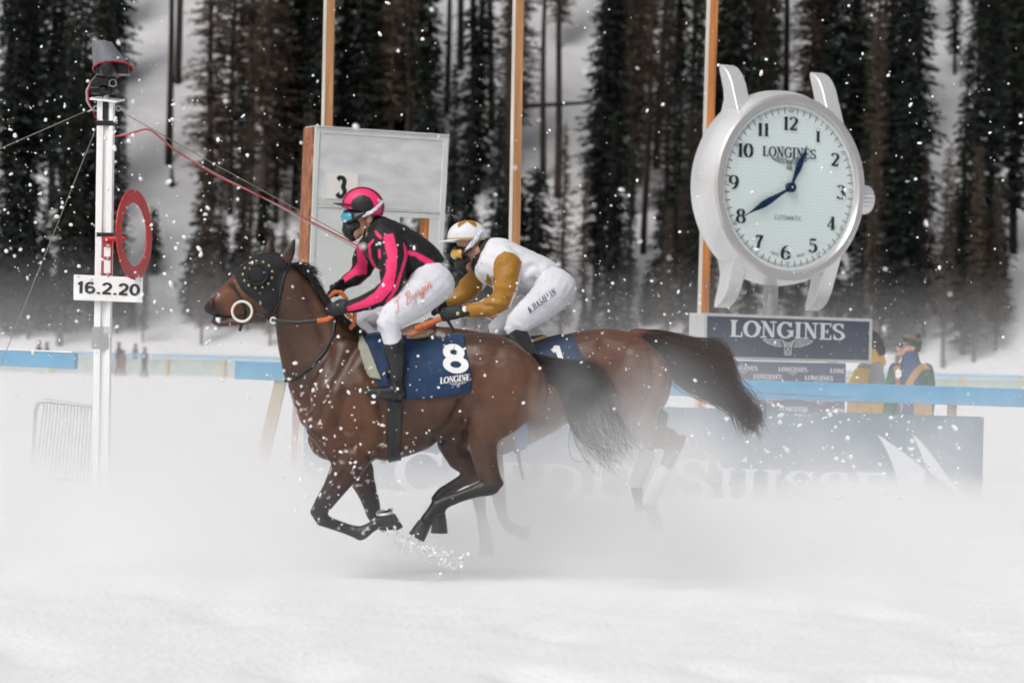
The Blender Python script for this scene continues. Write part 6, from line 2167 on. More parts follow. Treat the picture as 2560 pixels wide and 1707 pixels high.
def rider_gold():
    Y, Z = Y1, Z2
    base = Vector((P(*Z2(1200, 1000), Y).x, Y, P(*Z2(1160, 1700), Y).z))
    e = empty('person', base, 'rider in white and gold silks crouched over the second horse', 'person')
    torso = [((1480, 650), (1150, 930), .165), ((1330, 530), (960, 890), .19), ((1170, 445), (800, 840), .2), ((1010, 375), (690, 800), .208), ((870, 315), (590, 720), .195), ((750, 308), (560, 650), .15), ((700, 330), (575, 600), .10)]
    narm = [(860, 500, -.13, .095, .09), (895, 590, -.20, .102, .09), (898, 720, -.25, .096, .085), (880, 840, -.275, .090, .08), (845, 945, -.28, .085, .078), (760, 1010, -.275, .076, .068), (640, 1045, -.255, .064, .058), (540, 1062, -.24, .054, .05), (480, 1070, -.235, .047, .044)]
    farm = [(700, 560, .13, .09, .09), (610, 680, .20, .092, .085), (540, 790, .24, .088, .08), (470, 880, .25, .078, .07), (380, 930, .235, .062, .056), (290, 965, .22, .048, .045)]
    nleg = [(1400, 790, -.10, .165, .13), (1330, 920, -.19, .140, .12), (1210, 1030, -.26, .124, .105), (1090, 1120, -.30, .106, .09), (990, 1200, -.32, .088, .08), (975, 1235, -.32, .078, .072), (1000, 1275, -.318, .066, .062)]
    fleg = [(1390, 800, .10, .16, .13), (1260, 930, .19, .135, .12), (1090, 1060, .26, .115, .10), (920, 1170, .31, .095, .085), (800, 1260, .32, .085, .078), (830, 1340, .318, .066, .062)]
    nboot = [(990, 1270, -.32, .070, .064), (1050, 1360, -.318, .070, .064), (1110, 1470, -.318, .058, .054), (1160, 1580, -.318, .05, .047), (1175, 1650, -.318, .05, .047)]
    mb = MB()
    mb.ribs(pair_rings(smooth_pairs([((a[0] * .9 + b[0] * .1, a[1] * .9 + b[1] * .1), (b[0] * .9 + a[0] * .1, b[1] * .9 + a[1] * .1), h * .85) for a, b, h in torso], 2), Z, Y, 16))
    for L_ in (narm, farm, nleg, fleg, nboot):
        limb(mb, [(x, y, d, r * .72, q * .72) for x, y, d, r, q in L_], Z, Y, 10)
    limb(mb, [(1100, 1640, -.32, .03, .03), (1000, 1650, -.33, .03, .03)], Z, Y, 10)
    limb(mb, [(840, 1350, .31, .045, .045), (960, 1600, .31, .04, .04), (980, 1700, .31, .035, .035)], Z, Y, 10)
    limb(mb, [(740, 520, 0, .08, .07), (680, 500, 0, .066, .06), (610, 480, 0, .064, .06), (560, 440, 0, .07, .066)], Z, Y, 12)
    mb.ball(P(*Z(510, 330), Y), (.102, .078, .098))
    mb.ball(P(*Z(480, 470), Y), (.078, .062, .088))
    mb.ball(P(*Z(465, 590), Y), (.052, .048, .055))
    for s in (-1, 1):
        mb.ball(P(*Z(592, 432), Y) + Vector((0, s * .070, 0)), (.022, .014, .033))
    body = fuse(mb, .010, 5, .5, 'figure')
    link_mesh('figure', body, M_skin, e)
    mb = MB()
    mb.ribs(pair_rings(smooth_pairs(torso), Z, Y, 22, 2.3))
    limb(mb, narm, Z, Y, 16)
    limb(mb, farm, Z, Y, 16)
    jk = fuse(mb, .0070, 5, .5, 'silks')
    wrinkle(jk, .011, 9, 5.0, (.9, .7, 1.1))
    folds(jk, [Z2(*p) for p in ((760, 690), (1010, 700))], 6, .014, 5)
    folds(jk, [Z2(*p) for p in ((700, 960), (900, 1020))], 7, .014, 5)
    folds(jk, [Z2(*p) for p in ((1020, 700), (1300, 760))], 9, .014, 5)
    folds(jk, [Z2(*p) for p in ((1050, 820), (1300, 640))], 10, .010, 4)
    co = coords(jk)
    px = pix(co)
    z2 = np.stack([(px[:, 0] - 1050) / .24233, (px[:, 1] - 520) / .24233], 1)
    dy = co[:, 1] - Y
    c = np.tile(np.array(WHT), (len(co), 1))
    gd = inside(z2, [(755, 620), (760, 560), (800, 490), (870, 445), (960, 465), (1020, 510), (1050, 560), (1030, 650), (1000, 800), (960, 900), (900, 1060), (700, 1130), (430, 1130), (430, 1010), (640, 960), (760, 850), (760, 700)]) & (dy < -.10)
    gd |= (dy > .10) & (z2[:, 0] < 640) & (z2[:, 1] > 620)
    gd |= inside(z2, [(695, 670), (740, 750), (745, 800), (700, 820), (675, 760)])
    gd |= inside(z2, [(930, 840), (1000, 855), (990, 870), (930, 862)])
    c[gd] = GOLD
    cuff = inside(z2, [(400, 1000), (468, 1000), (475, 1140), (400, 1150)]) & (dy < -.1)
    c[cuff] = WHT
    paint(jk, c)
    link_mesh('silks', jk, M_silk1, e)
    mb = MB()
    mb.ribs(pair_rings(smooth_pairs([((1400, 590), (1140, 900), .15), ((1530, 720), (1220, 960), .18), ((1595, 860), (1300, 1000), .185), ((1580, 980), (1380, 1040), .15)]), Z, Y, 20, 2.2))
    limb(mb, nleg, Z, Y, 16)
    limb(mb, fleg, Z, Y, 16)
    bm_ = fuse(mb, .0085, 6, .5, 'breeches')
    wrinkle(bm_, .0045, 12, 2.0, (.8, .7, 1.0))
    folds(bm_, [Z2(*p) for p in ((930, 1180), (1080, 1260))], 6, .012, 5)
    folds(bm_, [Z2(*p) for p in ((1150, 900), (1300, 1000))], 8, .010, 4)
    bre = link_mesh('breeches', bm_, M_breech, e)
    bt = bvh_world(bm_, base)
    L = letters('A.HAMELIN', 1.0, 'slab', .20, .13, .10)
    lay_on(L, 1128, 1095, (.80, -.595), (.46, .86), 350, 'printed_name', mat('teal_print', (.008, .060, .080), rough=.6), Z2, Y - .25, bre, bt, .010, 64)
    mb = MB()
    limb(mb, nboot, Z, Y, 14)
    limb(mb, [(1210, 1690, -.32, .045, .042), (1120, 1690, -.325, .043, .042), (1020, 1680, -.33, .036, .04), (950, 1670, -.335, .028, .034)], Z, Y, 12)
    link_mesh('boot', fuse(mb, .008, 5, .5, 'boot'), M_boot, e)
    mb = MB()
    limb(mb, [(830, 1330, .32, .066, .06), (900, 1450, .318, .066, .06), (960, 1600, .318, .05, .047), (975, 1680, .318, .048, .045)], Z, Y, 12)
    limb(mb, [(1010, 1720, .318, .045, .042), (900, 1720, .325, .04, .042), (800, 1700, .33, .03, .036)], Z, Y, 12)
    link_mesh('boot', fuse(mb, .010, 5, .5, 'boot'), M_boot, e)
    w_ = P(*Z(425, 1080), Y - .235)
    gl = link_mesh('glove', hand_mesh(w_, P(*Z(215, 1095), Y - .20) - w_, Vector((.05, 0, 1)), Vector((0, 1, -.15)), 1.2), M_glove, e)
    MB().ball(P(*Z(390, 1090), Y - .262), (.013, .004, .014)).build('glove_badge', M_gold, gl, smooth=True)
    w_ = P(*Z(265, 985), Y + .22)
    link_mesh('glove', hand_mesh(w_, P(*Z(120, 1060), Y + .1) - w_, Vector((.3, 0, 1)), Vector((0, -1, -.15)), 1.2), M_glove, e)
    # helmet
    hc = P(*Z(490, 300), Y)
    tilt = Matrix.Rotation(rad(-2), 3, 'Y')
    n_, k_ = 120, 40
    V, F = [], []
    for i in range(k_ + 1):
        a = (math.pi * .57) * i / k_
        for j in range(n_):
            q = 2 * math.pi * j / n_
            V.append(hc + tilt @ Vector((.148 * math.sin(a) * math.cos(q), .110 * math.sin(a) * math.sin(q), .124 * math.cos(a))))
    for i in range(k_):
        for j in range(n_):
            F.append((i * n_ + j, (i + 1) * n_ + j, (i + 1) * n_ + (j + 1) % n_, i * n_ + (j + 1) % n_))
    hm = solid(MB().add(V, F).mesh('helmet'), -.010)
    co = coords(hm)
    l_ = (co - np.array(hc)) @ np.array(tilt).reshape(3, 3)
    c = np.tile(np.array(WHT), (len(co), 1))
    ang = np.arctan2(l_[:, 1] / .11, l_[:, 0] / .148)
    pol = np.arccos(np.clip(l_[:, 2] / .124, -1, 1))
    star = pol < .42 + .62 * (1 - np.abs(((ang / (math.pi * 2) * 6 + .5) % 1) * 2 - 1)) ** 1.0 * 1.0
    c[star] = GOLD
    c[(l_[:, 2] < -.010)] = (.48, .33, .18)
    paint(hm, c)
    hl = link_mesh('helmet', hm, M_helm8, e)
    hw_ = bvh_world(hm, base)
    V, F = [], []
    for j in range(13):
        a = rad(180 - 66 + 132 * j / 12)
        V += [hc + tilt @ Vector((.142 * math.cos(a), .106 * math.sin(a), -.022)), hc + tilt @ Vector((.142 * math.cos(a) - .066 * max(0, -math.cos(a)) ** .5, .116 * math.sin(a), -.036))]
    F = [(2 * j, 2 * j + 2, 2 * j + 3, 2 * j + 1) for j in range(12)]
    link_mesh('peak', solid(MB().add(V, F).mesh('peak'), .006), mat('white_peak', WHT, rough=.5), hl)
    strap(hw_, [Z2(480, 440), Z2(530, 375), Z2(585, 310), Z2(630, 240)], .034, .003, Y - .1, thick=.004).build('goggle_strap', mat('patterned_strap', (.55, .60, .66), rough=.5, var=.6, vscale=60), hl, smooth=True)
    MB().tube([(P(*Z(445, 460), Y - .082), .020, .006), (P(*Z(500, 420), Y - .088), .020, .006)], 10).build('strap_end', mat('striped_end', (.08, .09, .10), rough=.5, var=.9, vscale=90), hl, smooth=True)
    g = MB()
    for s in (-1, 1):
        g.tube([(P(*Z(370, 470), Y), .055, .03), (P(*Z(400, 468), Y) + Vector((0, s * .05, 0)), .055, .03), (P(*Z(460, 450), Y) + Vector((0, s * .082, 0)), .042, .018), (P(*Z(530, 420), Y) + Vector((0, s * .094, 0)), .018, .012)], 12, Vector((1, 0, 0)))
    go = link_mesh('goggles', fuse(g, .007, 3, .5, 'goggles'), M_gframe, e)
    goggle_lens(P(*Z(455, 478), Y), (.096, .096, .046), P(*Z(445, 478), Y).x, M_lensg, go)
    g = MB()
    g.tube([(P(*Z(410, 555), Y), .045, .058), (P(*Z(425, 590), Y), .050, .062), (P(*Z(445, 625), Y), .044, .055), (P(*Z(460, 655), Y), .028, .04)], 16)
    for s in (-1, 1):
        g.tube([(P(*Z(440, 560), Y + s * .04), .03, .025), (P(*Z(500, 520), Y + s * .064), .03, .012)], 10)
    gm = fuse(g, .006, 4, .5, 'mask')
    wrinkle(gm, .003, 50, 1.0)
    link_mesh('face_mask', gm, M_mask, e)
    g = MB()
    g.tube([(P(*Z(690, 400), Y), .075, .078), (P(*Z(650, 470), Y), .080, .082), (P(*Z(610, 560), Y), .062, .072), (P(*Z(590, 620), Y), .045, .06)], 16)
    gm = fuse(g, .008, 4, .5, 'gaiter')
    wrinkle(gm, .005, 18, 1.0)
    link_mesh('neck_gaiter', gm, M_mask, e)
rider_gold()

# ================================================================== marshals behind the rail
def marshal_parts(name_pts):
    pass
def marshal_beanie():
    Y, Z = 34.6, Z10
    k = FPX / Y
    base = Vector((P(*Z(1130, 1400), Y).x, Y, 0))
    e = empty('person', base, 'marshal in green knitted beanie, sunglasses and blue jacket with orange straps', 'person')
    cx = P(*Z(1130, 900), Y).x
    zc = lambda y: P(*Z(1130, y), Y).z
    mb = MB()
    neck, top = zc(620), zc(300)
    C_ = lambda x, y, d=0: P(*Z(x, y), Y + d)
    # body: legs to the ground, torso, arms, neck, head in profile
    def hz(z): return Vector((cx, Y, z))
    for s in (-1, 1):
        mb.tube([(Vector((cx + s * .03, Y + s * .09, .06)), .06, .06), (Vector((cx + s * .02, Y + s * .09, .5)), .075, .075), (Vector((cx, Y + s * .07, .93)), .08, .08)], 12)
        mb.tube([(Vector((cx - .06, Y + s * .09, .05)), .045, .045), (Vector((cx + .1, Y + s * .09, .05)), .045, .045)], 8)
    mb.tube([(hz(.9), .13, .12), (hz(1.1), .14, .12), (hz(1.3), .15, .12), (hz(1.40), .10, .09), (hz(1.5), .05, .05)], 16)
    mb.tube([(C_(1110, 640), .055, .055), (C_(1080, 590), .055, .052)], 12)
    mb.ball(C_(1085, 470), (.088, .075, .112))
    mb.ball(C_(1010, 520), (.058, .058, .075))
    mb.ball(C_(985, 585), (.040, .042, .035))
    mb.ball(C_(912, 500), (.020, .014, .018))
    mb.ball(C_(925, 535), (.018, .022, .010))
    mb.ball(C_(925, 555), (.018, .020, .009))
    mb.ball(C_(1130, 510) + Vector((0, -.072, 0)), (.02, .012, .032))
    fig = fuse(mb, .009, 5, .5, 'figure')
    link_mesh('figure', fig, mat('marshal_skin', (.56, .30, .23), rough=.55), e)
    # jacket
    mb = MB()
    mb.tube([(hz(.82), .235, .18), (hz(1.0), .235, .18), (hz(1.2), .235, .185), (hz(1.34), .225, .175), (hz(1.43), .17, .14)], 20)
    mb.tube([(C_(1100, 720), .125, .11), (C_(1100, 650), .105, .095), (C_(1105, 610), .10, .09)], 18)
    for s, x0 in ((-1, 1290), (1, 930)):
        pass
    for s in (-1, 1):
        x_sh = C_(1320, 790).x if s < 0 else C_(890, 800).x
        mb.tube([(Vector((x_sh, Y - .05 * -s * 0, zc(800))), .085, .09), (Vector((x_sh + (.03 if s < 0 else -.04), Y - .04, zc(1000))), .082, .085), (Vector((x_sh + (.03 if s < 0 else -.06), Y - .06, zc(1250))), .078, .08), (Vector((x_sh + (.02 if s < 0 else -.10), Y - .1, zc(1480))), .066, .068)], 14)
    jk = fuse(mb, .010, 5, .5, 'jacket')
    wrinkle(jk, .008, 9, 4.0)
    co = coords(jk)
    px = pix(co)
    q = np.stack([(px[:, 0] - 2080) / .17857, (px[:, 1] - 780) / .17857], 1)
    c = np.tile(np.array((.032, .070, .150)), (len(co), 1))
    green, orange = (.018, .105, .045), (.43, .25, .095)
    front = co[:, 1] < Y + .02
    c[(q[:, 0] > 1240) & (q[:, 1] > 830) & (q[:, 0] > 1250 + (q[:, 1] - 830) * -.05)] = green
    c[(q[:, 0] < 850) & (q[:, 1] > 830)] = green
    for poly in ([(860, 770), (960, 720), (965, 760), (940, 860), (960, 1100), (1000, 1230), (960, 1340), (900, 1100), (880, 900)], [(1390, 790), (1300, 720), (1240, 720), (1160, 800), (1080, 900), (1010, 1040), (960, 1250), (960, 1420), (1040, 1200), (1130, 1020), (1220, 860), (1300, 800)], [(1145, 1235), (1400, 1240), (1400, 1560), (1145, 1560)]):
        c[inside(q, poly)] = orange
    paint(jk, c)
    jo = link_mesh('jacket', jk, mat('marshal_jacket', attr='Col', rough=.8, bump=.3, bscale=20, bdist=.01), e)
    p = C_(930, 862, -.20)
    MB().prism([p + Vector((.066 * math.cos(a) * .62, 0, .062 * math.sin(a))) for a in [rad(90 + 60 * i) for i in range(6)]], (0, .006, 0)).build('badge', M_white, jo)
    # beanie with bobble, sunglasses, hair
    mb = MB()
    mb.ball(C_(1105, 400), (.112, .096, .082), Matrix.Rotation(rad(28), 3, 'Y'))
    mb.tube([(C_(1150, 440), .1, .09), (C_(1165, 500), .075, .078)], 14)
    bm_ = fuse(mb, .008, 4, .5, 'beanie')
    wrinkle(bm_, .004, 40, 2.0)
    co = coords(bm_)
    px = pix(co)
    yy = (px[:, 1] - 780) / .17857
    xx = (px[:, 0] - 2080) / .17857
    c = np.tile(np.array((.012, .045, .028)), (len(co), 1))
    c[(yy < 330 + (xx - 950) * .28)] = (.16, .10, .055)
    paint(bm_, c)
    bo = link_mesh('beanie', bm_, mat('knit', attr='Col', rough=.9, bump=.8, bscale=110, bdist=.006), e)
    bb = MB().ball(C_(1190, 335), (.05, .05, .05), n=16, k=10).mesh('bobble')
    wrinkle(bb, .02, 50, 3.0)
    link_mesh('bobble', bb, mat('bobble_wool', (.05, .065, .03), rough=.95, var=.5, vscale=40), bo)
    MB().ball(C_(965, 458, -.06), (.034, .02, .030)).build('sunglasses', M_glass, e, smooth=True)
    MB().tube([(C_(985, 445, -.07), .006, .006), (C_(1110, 460, -.085), .006, .006)], 6).build('temple_arm', M_blackp, e, smooth=True)
    hair('blond_hair', [(960, 590), (910, 605), (880, 610)], [(985, 610), (940, 660), (890, 740)], Z10, Y - .06, 90, .03, mat('blond', (.45, .33, .20), rough=.6), e, r=.004, seg=6, seed=4)
marshal_beanie()
def marshal_yellow():
    Y, Z = 36.3, Z10
    cx = P(*Z(520, 1000), Y).x
    base = Vector((cx, Y, 0))
    e = empty('person', base, 'long haired marshal in yellow vest over grey sweater half hidden by the sign box', 'person')
    C_ = lambda x, y, d=0: P(*Z(x, y), Y + d)
    hz = lambda z, dx=0: Vector((cx + dx, Y, z))
    mb = MB()
    for s in (-1, 1):
        mb.tube([(hz(.06, s * .03) + Vector((0, s * .09, 0)), .06, .06), (hz(.5) + Vector((0, s * .09, 0)), .075, .075), (hz(.95) + Vector((0, s * .09, 0)), .1, .1)], 12)
        mb.tube([(hz(.05, -.16) + Vector((0, s * .09, 0)), .045, .045), (hz(.05, .03) + Vector((0, s * .09, 0)), .045, .045)], 8)
    mb.tube([(hz(.9), .16, .16), (hz(1.2), .18, .16), (hz(1.42), .15, .14), (hz(1.52), .06, .06)], 14)
    mb.tube([(C_(600, 640), .055, .055), (C_(560, 510), .052, .052)], 12)
    mb.ball(C_(535, 400), (.085, .075, .11))
    mb.ball(C_(462, 420), (.03, .03, .05))
    for s in (-1, 1):
        mb.tube([(C_(640, 800, s * .17), .06, .06), (C_(560, 1060, s * .2), .05, .05), (C_(320, 1200, s * .16), .04, .04), (C_(270, 1215, s * .14), .04, .028)], 10)
    link_mesh('figure', fuse(mb, .010, 5, .5, 'figure'), M_skin, e)
    mb = MB()
    mb.tube([(hz(.86), .20, .17), (hz(1.1), .21, .175), (hz(1.3), .215, .175), (hz(1.42), .17, .14)], 18)
    mb.tube([(C_(620, 680), .10, .10), (C_(600, 620), .085, .085)], 14)
    for s in (-1, 1):
        mb.tube([(C_(630, 780, s * .17), .085, .085), (C_(610, 950, s * .2), .082, .08), (C_(560, 1100, s * .2), .076, .074), (C_(430, 1190, s * .18), .066, .064), (C_(300, 1215, s * .15), .052, .05)], 14)
    jk = fuse(mb, .010, 5, .5, 'sweater')
    wrinkle(jk, .008, 10, 7.0)
    link_mesh('sweater', jk, mat('grey_sweater', (.33, .33, .345), rough=.9, var=.1, vscale=10, bump=.4, bscale=60, bdist=.006), e)
    mb = MB()
    mb.tube([(hz(.78, -.03), .25, .19), (hz(1.0, -.03), .248, .192), (hz(1.25, -.03), .235, .19), (hz(1.38, -.01), .19, .16), (hz(1.47, .02), .12, .12)], 20)
    mb.tube([(C_(620, 690, 0), .125, .125), (C_(600, 610, 0), .10, .11)], 16)
    vs_ = fuse(mb, .010, 5, .5, 'vest')
    wrinkle(vs_, .009, 8, 1.0)
    link_mesh('vest', vs_, mat('yellow_vest', (.80, .50, .10), rough=.75, var=.08, vscale=8), e)
    MB().ball(C_(580, 390), (.095, .09, .12), n=16, k=10).build('hair_crown', mat('dark_brown_hair', (.035, .022, .018), rough=.55), e, smooth=True)
    hair('dark_hair', [(540, 300), (600, 310), (680, 360), (730, 480), (735, 590)], [(530, 380), (560, 440), (600, 500), (640, 560), (660, 620)], Z10, Y - .02, 420, .11, mat('dark_brown_hair', (.035, .022, .018), rough=.55), e, r=.006, seg=8, seed=9, lo=.8)
marshal_yellow()

# ------------------------------------------------------------------ far strollers by the distant fence
def strollers():
    M_dark = [mat('stroller_dark', (.035, .032, .042), rough=.9), mat('stroller_plum', (.10, .05, .07), rough=.9), mat('stroller_slate', (.06, .065, .085), rough=.9), mat('stroller_rust', (.26, .12, .09), rough=.9)]
    spec = [(250, 775, 155, 1.75, 0, 'dark clad walker beyond the blue rail end, left one of the pair'), (302, 778, 156, 1.70, 2, 'dark clad walker beyond the blue rail end, right one of the pair'), (772, 772, 148, 1.78, 1, 'far walker in plum jacket just right of the finish post'),
            (800, 778, 147.5, 1.35, 3, 'short far figure in rust coat beside the plum jacket'), (882, 690, 165, 1.75, 0, 'far dark walker standing alone up the slope foot'), (942, 780, 146, 1.55, 2, 'far walker in slate clothes leaning on the distant fence')]
    for zx, zy, Y, h, mi, lab in spec:
        c = P(*Z8(zx, zy), Y)
        g = 0.0
        e = empty('person', Vector((c.x, Y, g)), lab, 'person', 'far walkers')
        s = h / 1.75
        mb = MB()
        rnd = random.Random(zx)
        B_ = Vector((c.x, Y, g))
        for q in (-1, 1):
            st = q * .12
            mb.tube([(B_ + Vector((st, q * .06, .03)), .06, .06), (B_ + Vector((st * .6, q * .07, .45 * s)), .075, .075), (B_ + Vector((0, q * .08, .88 * s)), .10, .10)], 10)
            mb.tube([(B_ + Vector((0, q * .2, 1.40 * s)), .065, .065), (B_ + Vector((q * .05, q * .26, 1.12 * s)), .055, .055), (B_ + Vector((-.08, q * .24, .88 * s)), .045, .045)], 8)
        mb.tube([(B_ + UZ * .85 * s, .17, .17), (B_ + UZ * 1.15 * s, .18, .19), (B_ + UZ * 1.40 * s, .15, .19), (B_ + UZ * 1.50 * s, .06, .06)], 12)
        mb.ball(B_ + UZ * 1.62 * s, (.10, .09, .12))
        link_mesh('figure', fuse(mb, .03, 3, .5, 'figure'), M_dark[mi], e)
        MB().ball(B_ + UZ * 1.66 * s, (.115, .105, .10)).build('hat', M_dark[(mi + 1) % 4], e, smooth=True)
strollers()

# ================================================================== flying snow
def flakes():
    rnd = random.Random(77)
    ico = bmesh.new()
    bmesh.ops.create_icosphere(ico, subdivisions=1, radius=1)
    iv = [v.co.copy() for v in ico.verts]
    jf = [tuple(v.index for v in f.verts) for f in ico.faces]
    ico.free()
    V, F = [], []
    def lump(p, r, el):
        ax = Vector((rnd.gauss(0, 1), rnd.gauss(0, 1), rnd.gauss(0, 1))).normalized()
        b = len(V)
        for v in iv:
            w_ = v + ax * v.dot(ax) * el
            V.append(p + w_ * (r * rnd.uniform(.7, 1.25)))
        F.extend(tuple(i + b for i in f) for f in jf)
    def speck(p, r):
        b = len(V)
        q = [Vector((rnd.gauss(0, 1), rnd.gauss(0, 1), rnd.gauss(0, 1))) * r for _ in range(4)]
        V.extend(p + x for x in q)
        F.extend([(b, b + 1, b + 2), (b, b + 3, b + 1), (b, b + 2, b + 3), (b + 1, b + 3, b + 2)])
    def scatter(n, box, Yr, rr, fn='lump', keep=None, power=2.2):
        for _ in range(n):
            x, y = rnd.uniform(box[0], box[2]), rnd.uniform(box[1], box[3])
            if keep and not keep(x, y):
                continue
            Y = rnd.uniform(*Yr)
            p = P(x, y, Y)
            if p.z < .03:
                continue
            r = (rr[0] + (rr[1] - rr[0]) * rnd.random() ** power) / (FPX / Y)
            lump(p, r, rnd.choice((0, .2, .5, .9))) if fn == 'lump' else speck(p, r)
    # falling and thrown flakes over the whole width, from before the horses to the rail
    scatter(430, (0, 0, 2560, 1000), (14.5, 30), (1.4, 5.0), power=3.0)
    scatter(230, (0, 250, 620, 900), (16.5, 25), (1.6, 6.0), power=2.8)
    scatter(130, (560, 560, 1150, 1250), (16.8, 18.3), (1.4, 5.0), power=3.0)
    scatter(130, (700, 900, 1050, 1330), (17.4, 18.4), (1.4, 4.5), power=2.8)
    scatter(170, (1100, 700, 1750, 1150), (17, 20.5), (1.3, 4.5), power=3.0)
    scatter(200, (1750, 1000, 2400, 1250), (21, 29), (1.6, 6.5), power=2.6)
    scatter(900, (1100, 650, 2560, 1260), (17, 30), (.9, 2.2), 'speck')
    scatter(700, (0, 350, 1200, 1000), (15, 28), (.9, 2.2), 'speck')
    scatter(450, (0, 0, 2560, 900), (14, 31), (.8, 1.9), 'speck')
    scatter(26, (0, 0, 2560, 900), (10, 14), (3.5, 7.5), power=1.5)
    # clods thrown up behind the forefeet
    for _ in range(60):
        t = rnd.random()
        lump(P(970 + 165 * t + rnd.gauss(0, 14), 1335 + 70 * t + rnd.gauss(0, 10), rnd.uniform(18.4, 18.9)), rnd.uniform(.004, .013), .5)
    for _ in range(150):
        t = rnd.random()
        x, y = 960 + 190 * t + rnd.gauss(0, 16), 1325 + 85 * t + rnd.gauss(0, 14)
        p = P(x, y, rnd.uniform(18.3, 18.9))
        lump(p, rnd.uniform(.003, .012) * (.6 + .6 * t), .4)
    me = bpy.data.meshes.new('flying_snow')
    me.from_pydata([tuple(v) for v in V], [], F)
    ma = mat('flake_snow', (.88, .88, .89), rough=.8, spec=.1)
    ma.node_tree.nodes['Principled BSDF'].inputs['Subsurface Weight'].default_value = 0.0
    tag(link_mesh('flying_snow', me, ma), 'white snow flakes and clods flying through the air', 'snow', kind='stuff')
flakes()

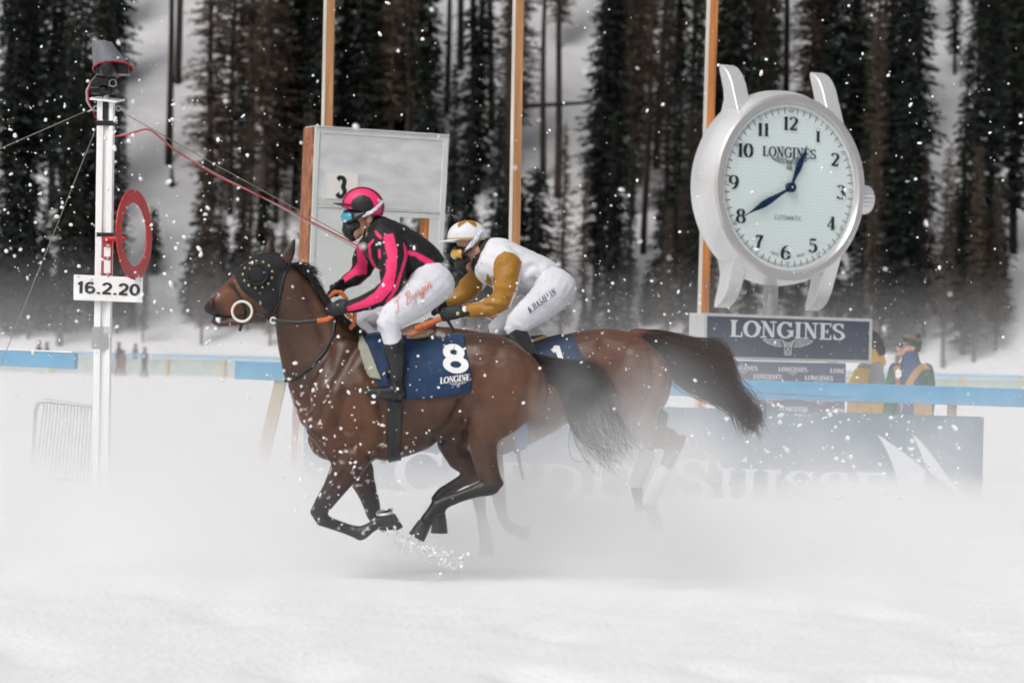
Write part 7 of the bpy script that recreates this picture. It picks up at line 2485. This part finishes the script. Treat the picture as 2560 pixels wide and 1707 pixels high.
def powder():
    """the cloud of snow powder the horses throw up: one closed body of air, thick near the ground, with billows"""
    x0, x1, y0, y1, z1 = -6.6, 7.0, 16.4, 30.4, 2.5
    o = MB().box(((x0 + x1) / 2, (y0 + y1) / 2, z1 / 2 - .25), (x1 - x0, y1 - y0, z1 + .5)).build('powder_snow_cloud', None)
    ma = bpy.data.materials.new('powder_snow')
    ma.use_nodes = True
    nt = ma.node_tree
    N, L = nt.nodes, nt.links
    N.clear()
    out = N.new('ShaderNodeOutputMaterial')
    pv = N.new('ShaderNodeVolumePrincipled')
    pv.inputs['Color'].default_value = (.997, .997, .998, 1)
    pv.inputs['Anisotropy'].default_value = 0.0
    L.new(pv.outputs[0], out.inputs['Volume'])
    tc = N.new('ShaderNodeTexCoord')
    sx = N.new('ShaderNodeSeparateXYZ')
    L.new(tc.outputs['Object'], sx.inputs[0])
    def math_(op, a, b=None, c=None):
        n_ = N.new('ShaderNodeMath')
        n_.operation = op
        for i, v in enumerate((a, b, c)):
            if v is None:
                continue
            if isinstance(v, (int, float)):
                n_.inputs[i].default_value = v
            else:
                L.new(v, n_.inputs[i])
        return n_.outputs[0]
    def sm(v, a, b, lo=0.0, hi=1.0):
        n_ = N.new('ShaderNodeMapRange')
        n_.interpolation_type = 'SMOOTHSTEP'
        n_.inputs[1].default_value, n_.inputs[2].default_value = a, b
        n_.inputs[3].default_value, n_.inputs[4].default_value = lo, hi
        L.new(v, n_.inputs[0])
        return n_.outputs[0]
    x, y, z = sx.outputs
    nz = N.new('ShaderNodeTexNoise')
    nz.inputs['Scale'].default_value = 1.15
    nz.inputs['Detail'].default_value = 3
    nz.inputs['Roughness'].default_value = .55
    mp = N.new('ShaderNodeMapping')
    mp.inputs['Scale'].default_value = (1, .7, 1.2)
    L.new(tc.outputs['Object'], mp.inputs[0])
    L.new(mp.outputs[0], nz.inputs['Vector'])
    bil = nz.outputs['Fac']
    bil2 = bil
    # billowing height of the cloud top; it thins out towards the camera and to the right
    hgt = math_('MULTIPLY', sm(x, -2.6, 2.0, .33, .42), sm(y, y0, 19.3, .22, 1))
    zz_ = math_('ADD', z, math_('MULTIPLY', math_('SUBTRACT', bil, .5), -1.0))
    zz_ = math_('MAXIMUM', zz_, 0.0)
    low = math_('POWER', 2.718, math_('MULTIPLY', math_('DIVIDE', zz_, hgt), -1.0))
    low = math_('MULTIPLY', low, sm(x, -2.8, -.6, POW_LOW * 1.8, POW_LOW * .5))
    low = math_('MULTIPLY', low, sm(bil, .32, .68, .55, 1.5))
    # thin high drift behind the riders
    thin = math_('MULTIPLY', math_('MULTIPLY', sm(z, .5, 2.0, 1, .12), sm(x, -6, 1.5, .5, 1)), math_('MULTIPLY', sm(bil, .36, .66), POW_THIN))
    thin = math_('MULTIPLY', thin, sm(y, 18.7, 19.4))
    den = math_('ADD', low, thin)
    # plumes kicked up round the hind feet, over the quarters and between the two horses
    def plume(cx, cy, cz, rx, ry, rz, amt, floor=.08):
        q = None
        for v, c0, r in ((x, cx, rx), (y, cy, ry), (z, cz, rz)):
            t = math_('POWER', math_('DIVIDE', math_('SUBTRACT', v, c0), r), 2.0)
            q = t if q is None else math_('ADD', q, t)
        return math_('MULTIPLY', math_('MULTIPLY', sm(q, 0.0, 1.0, 1, 0), sm(bil2, .38, .62, floor, 1.3)), amt)
    for args in PLUMES:
        den = math_('ADD', den, plume(*args))
    edge = math_('MULTIPLY', sm(y, y0, y0 + 1.2), sm(y, y1 - 1.5, y1, 1, 0))
    edge = math_('MULTIPLY', edge, math_('MULTIPLY', sm(z, 1.9, 2.45, 1, 0), math_('MULTIPLY', sm(x, x0, x0 + 1, 0, 1), sm(x, x1 - 1, x1, 1, 0))))
    L.new(math_('MULTIPLY', den, edge), pv.inputs['Density'])
    o.data.materials.append(ma)
    tag(o, 'cloud of white powder snow thrown up by the horses', 'snow cloud', kind='stuff')
POW_LOW, POW_THIN = 0.62, 0.055
# centre x, y, z, radii, strength
PLUMES = [(.35, 19.9, .45, 1.7, 1.0, .75, .9), (.72, 18.3, .98, .85, .7, .75, .62), (1.1, 19.2, .7, .8, .75, .5, .45), (1.6, 20.3, .4, .9, .9, .6, .6), (1.05, 19.8, .1, 1.3, .85, .5, 3.6, .55), (0.0, 19.85, .1, 1.2, .85, .5, 2.2, .5), (4.0, 26.5, .0, 3.2, 3.2, .55, .9, .45)]
powder()

def far_drift():
    """snow blowing low over the ground beyond the far fence"""
    o = MB().box((0, 166.5, 4.2), (150, 28, 8.6)).build('drifting_snow', None)
    ma = bpy.data.materials.new('drifting_snow_air')
    ma.use_nodes = True
    N, L = ma.node_tree.nodes, ma.node_tree.links
    N.clear()
    out = N.new('ShaderNodeOutputMaterial')
    pv = N.new('ShaderNodeVolumePrincipled')
    pv.inputs['Color'].default_value = (.99, .99, .995, 1)
    tc = N.new('ShaderNodeTexCoord')
    sx = N.new('ShaderNodeSeparateXYZ')
    mr = N.new('ShaderNodeMapRange')
    mr.interpolation_type = 'SMOOTHSTEP'
    mr.inputs[1].default_value, mr.inputs[2].default_value, mr.inputs[3].default_value, mr.inputs[4].default_value = -.5, 7.5, .009, 0.0
    L.new(tc.outputs['Object'], sx.inputs[0])
    L.new(sx.outputs[2], mr.inputs[0])
    L.new(mr.outputs[0], pv.inputs['Density'])
    L.new(pv.outputs[0], out.inputs['Volume'])
    o.data.materials.append(ma)
    tag(o, 'low veil of wind blown snow in front of the forest foot', 'snow drift', kind='stuff')
far_drift()
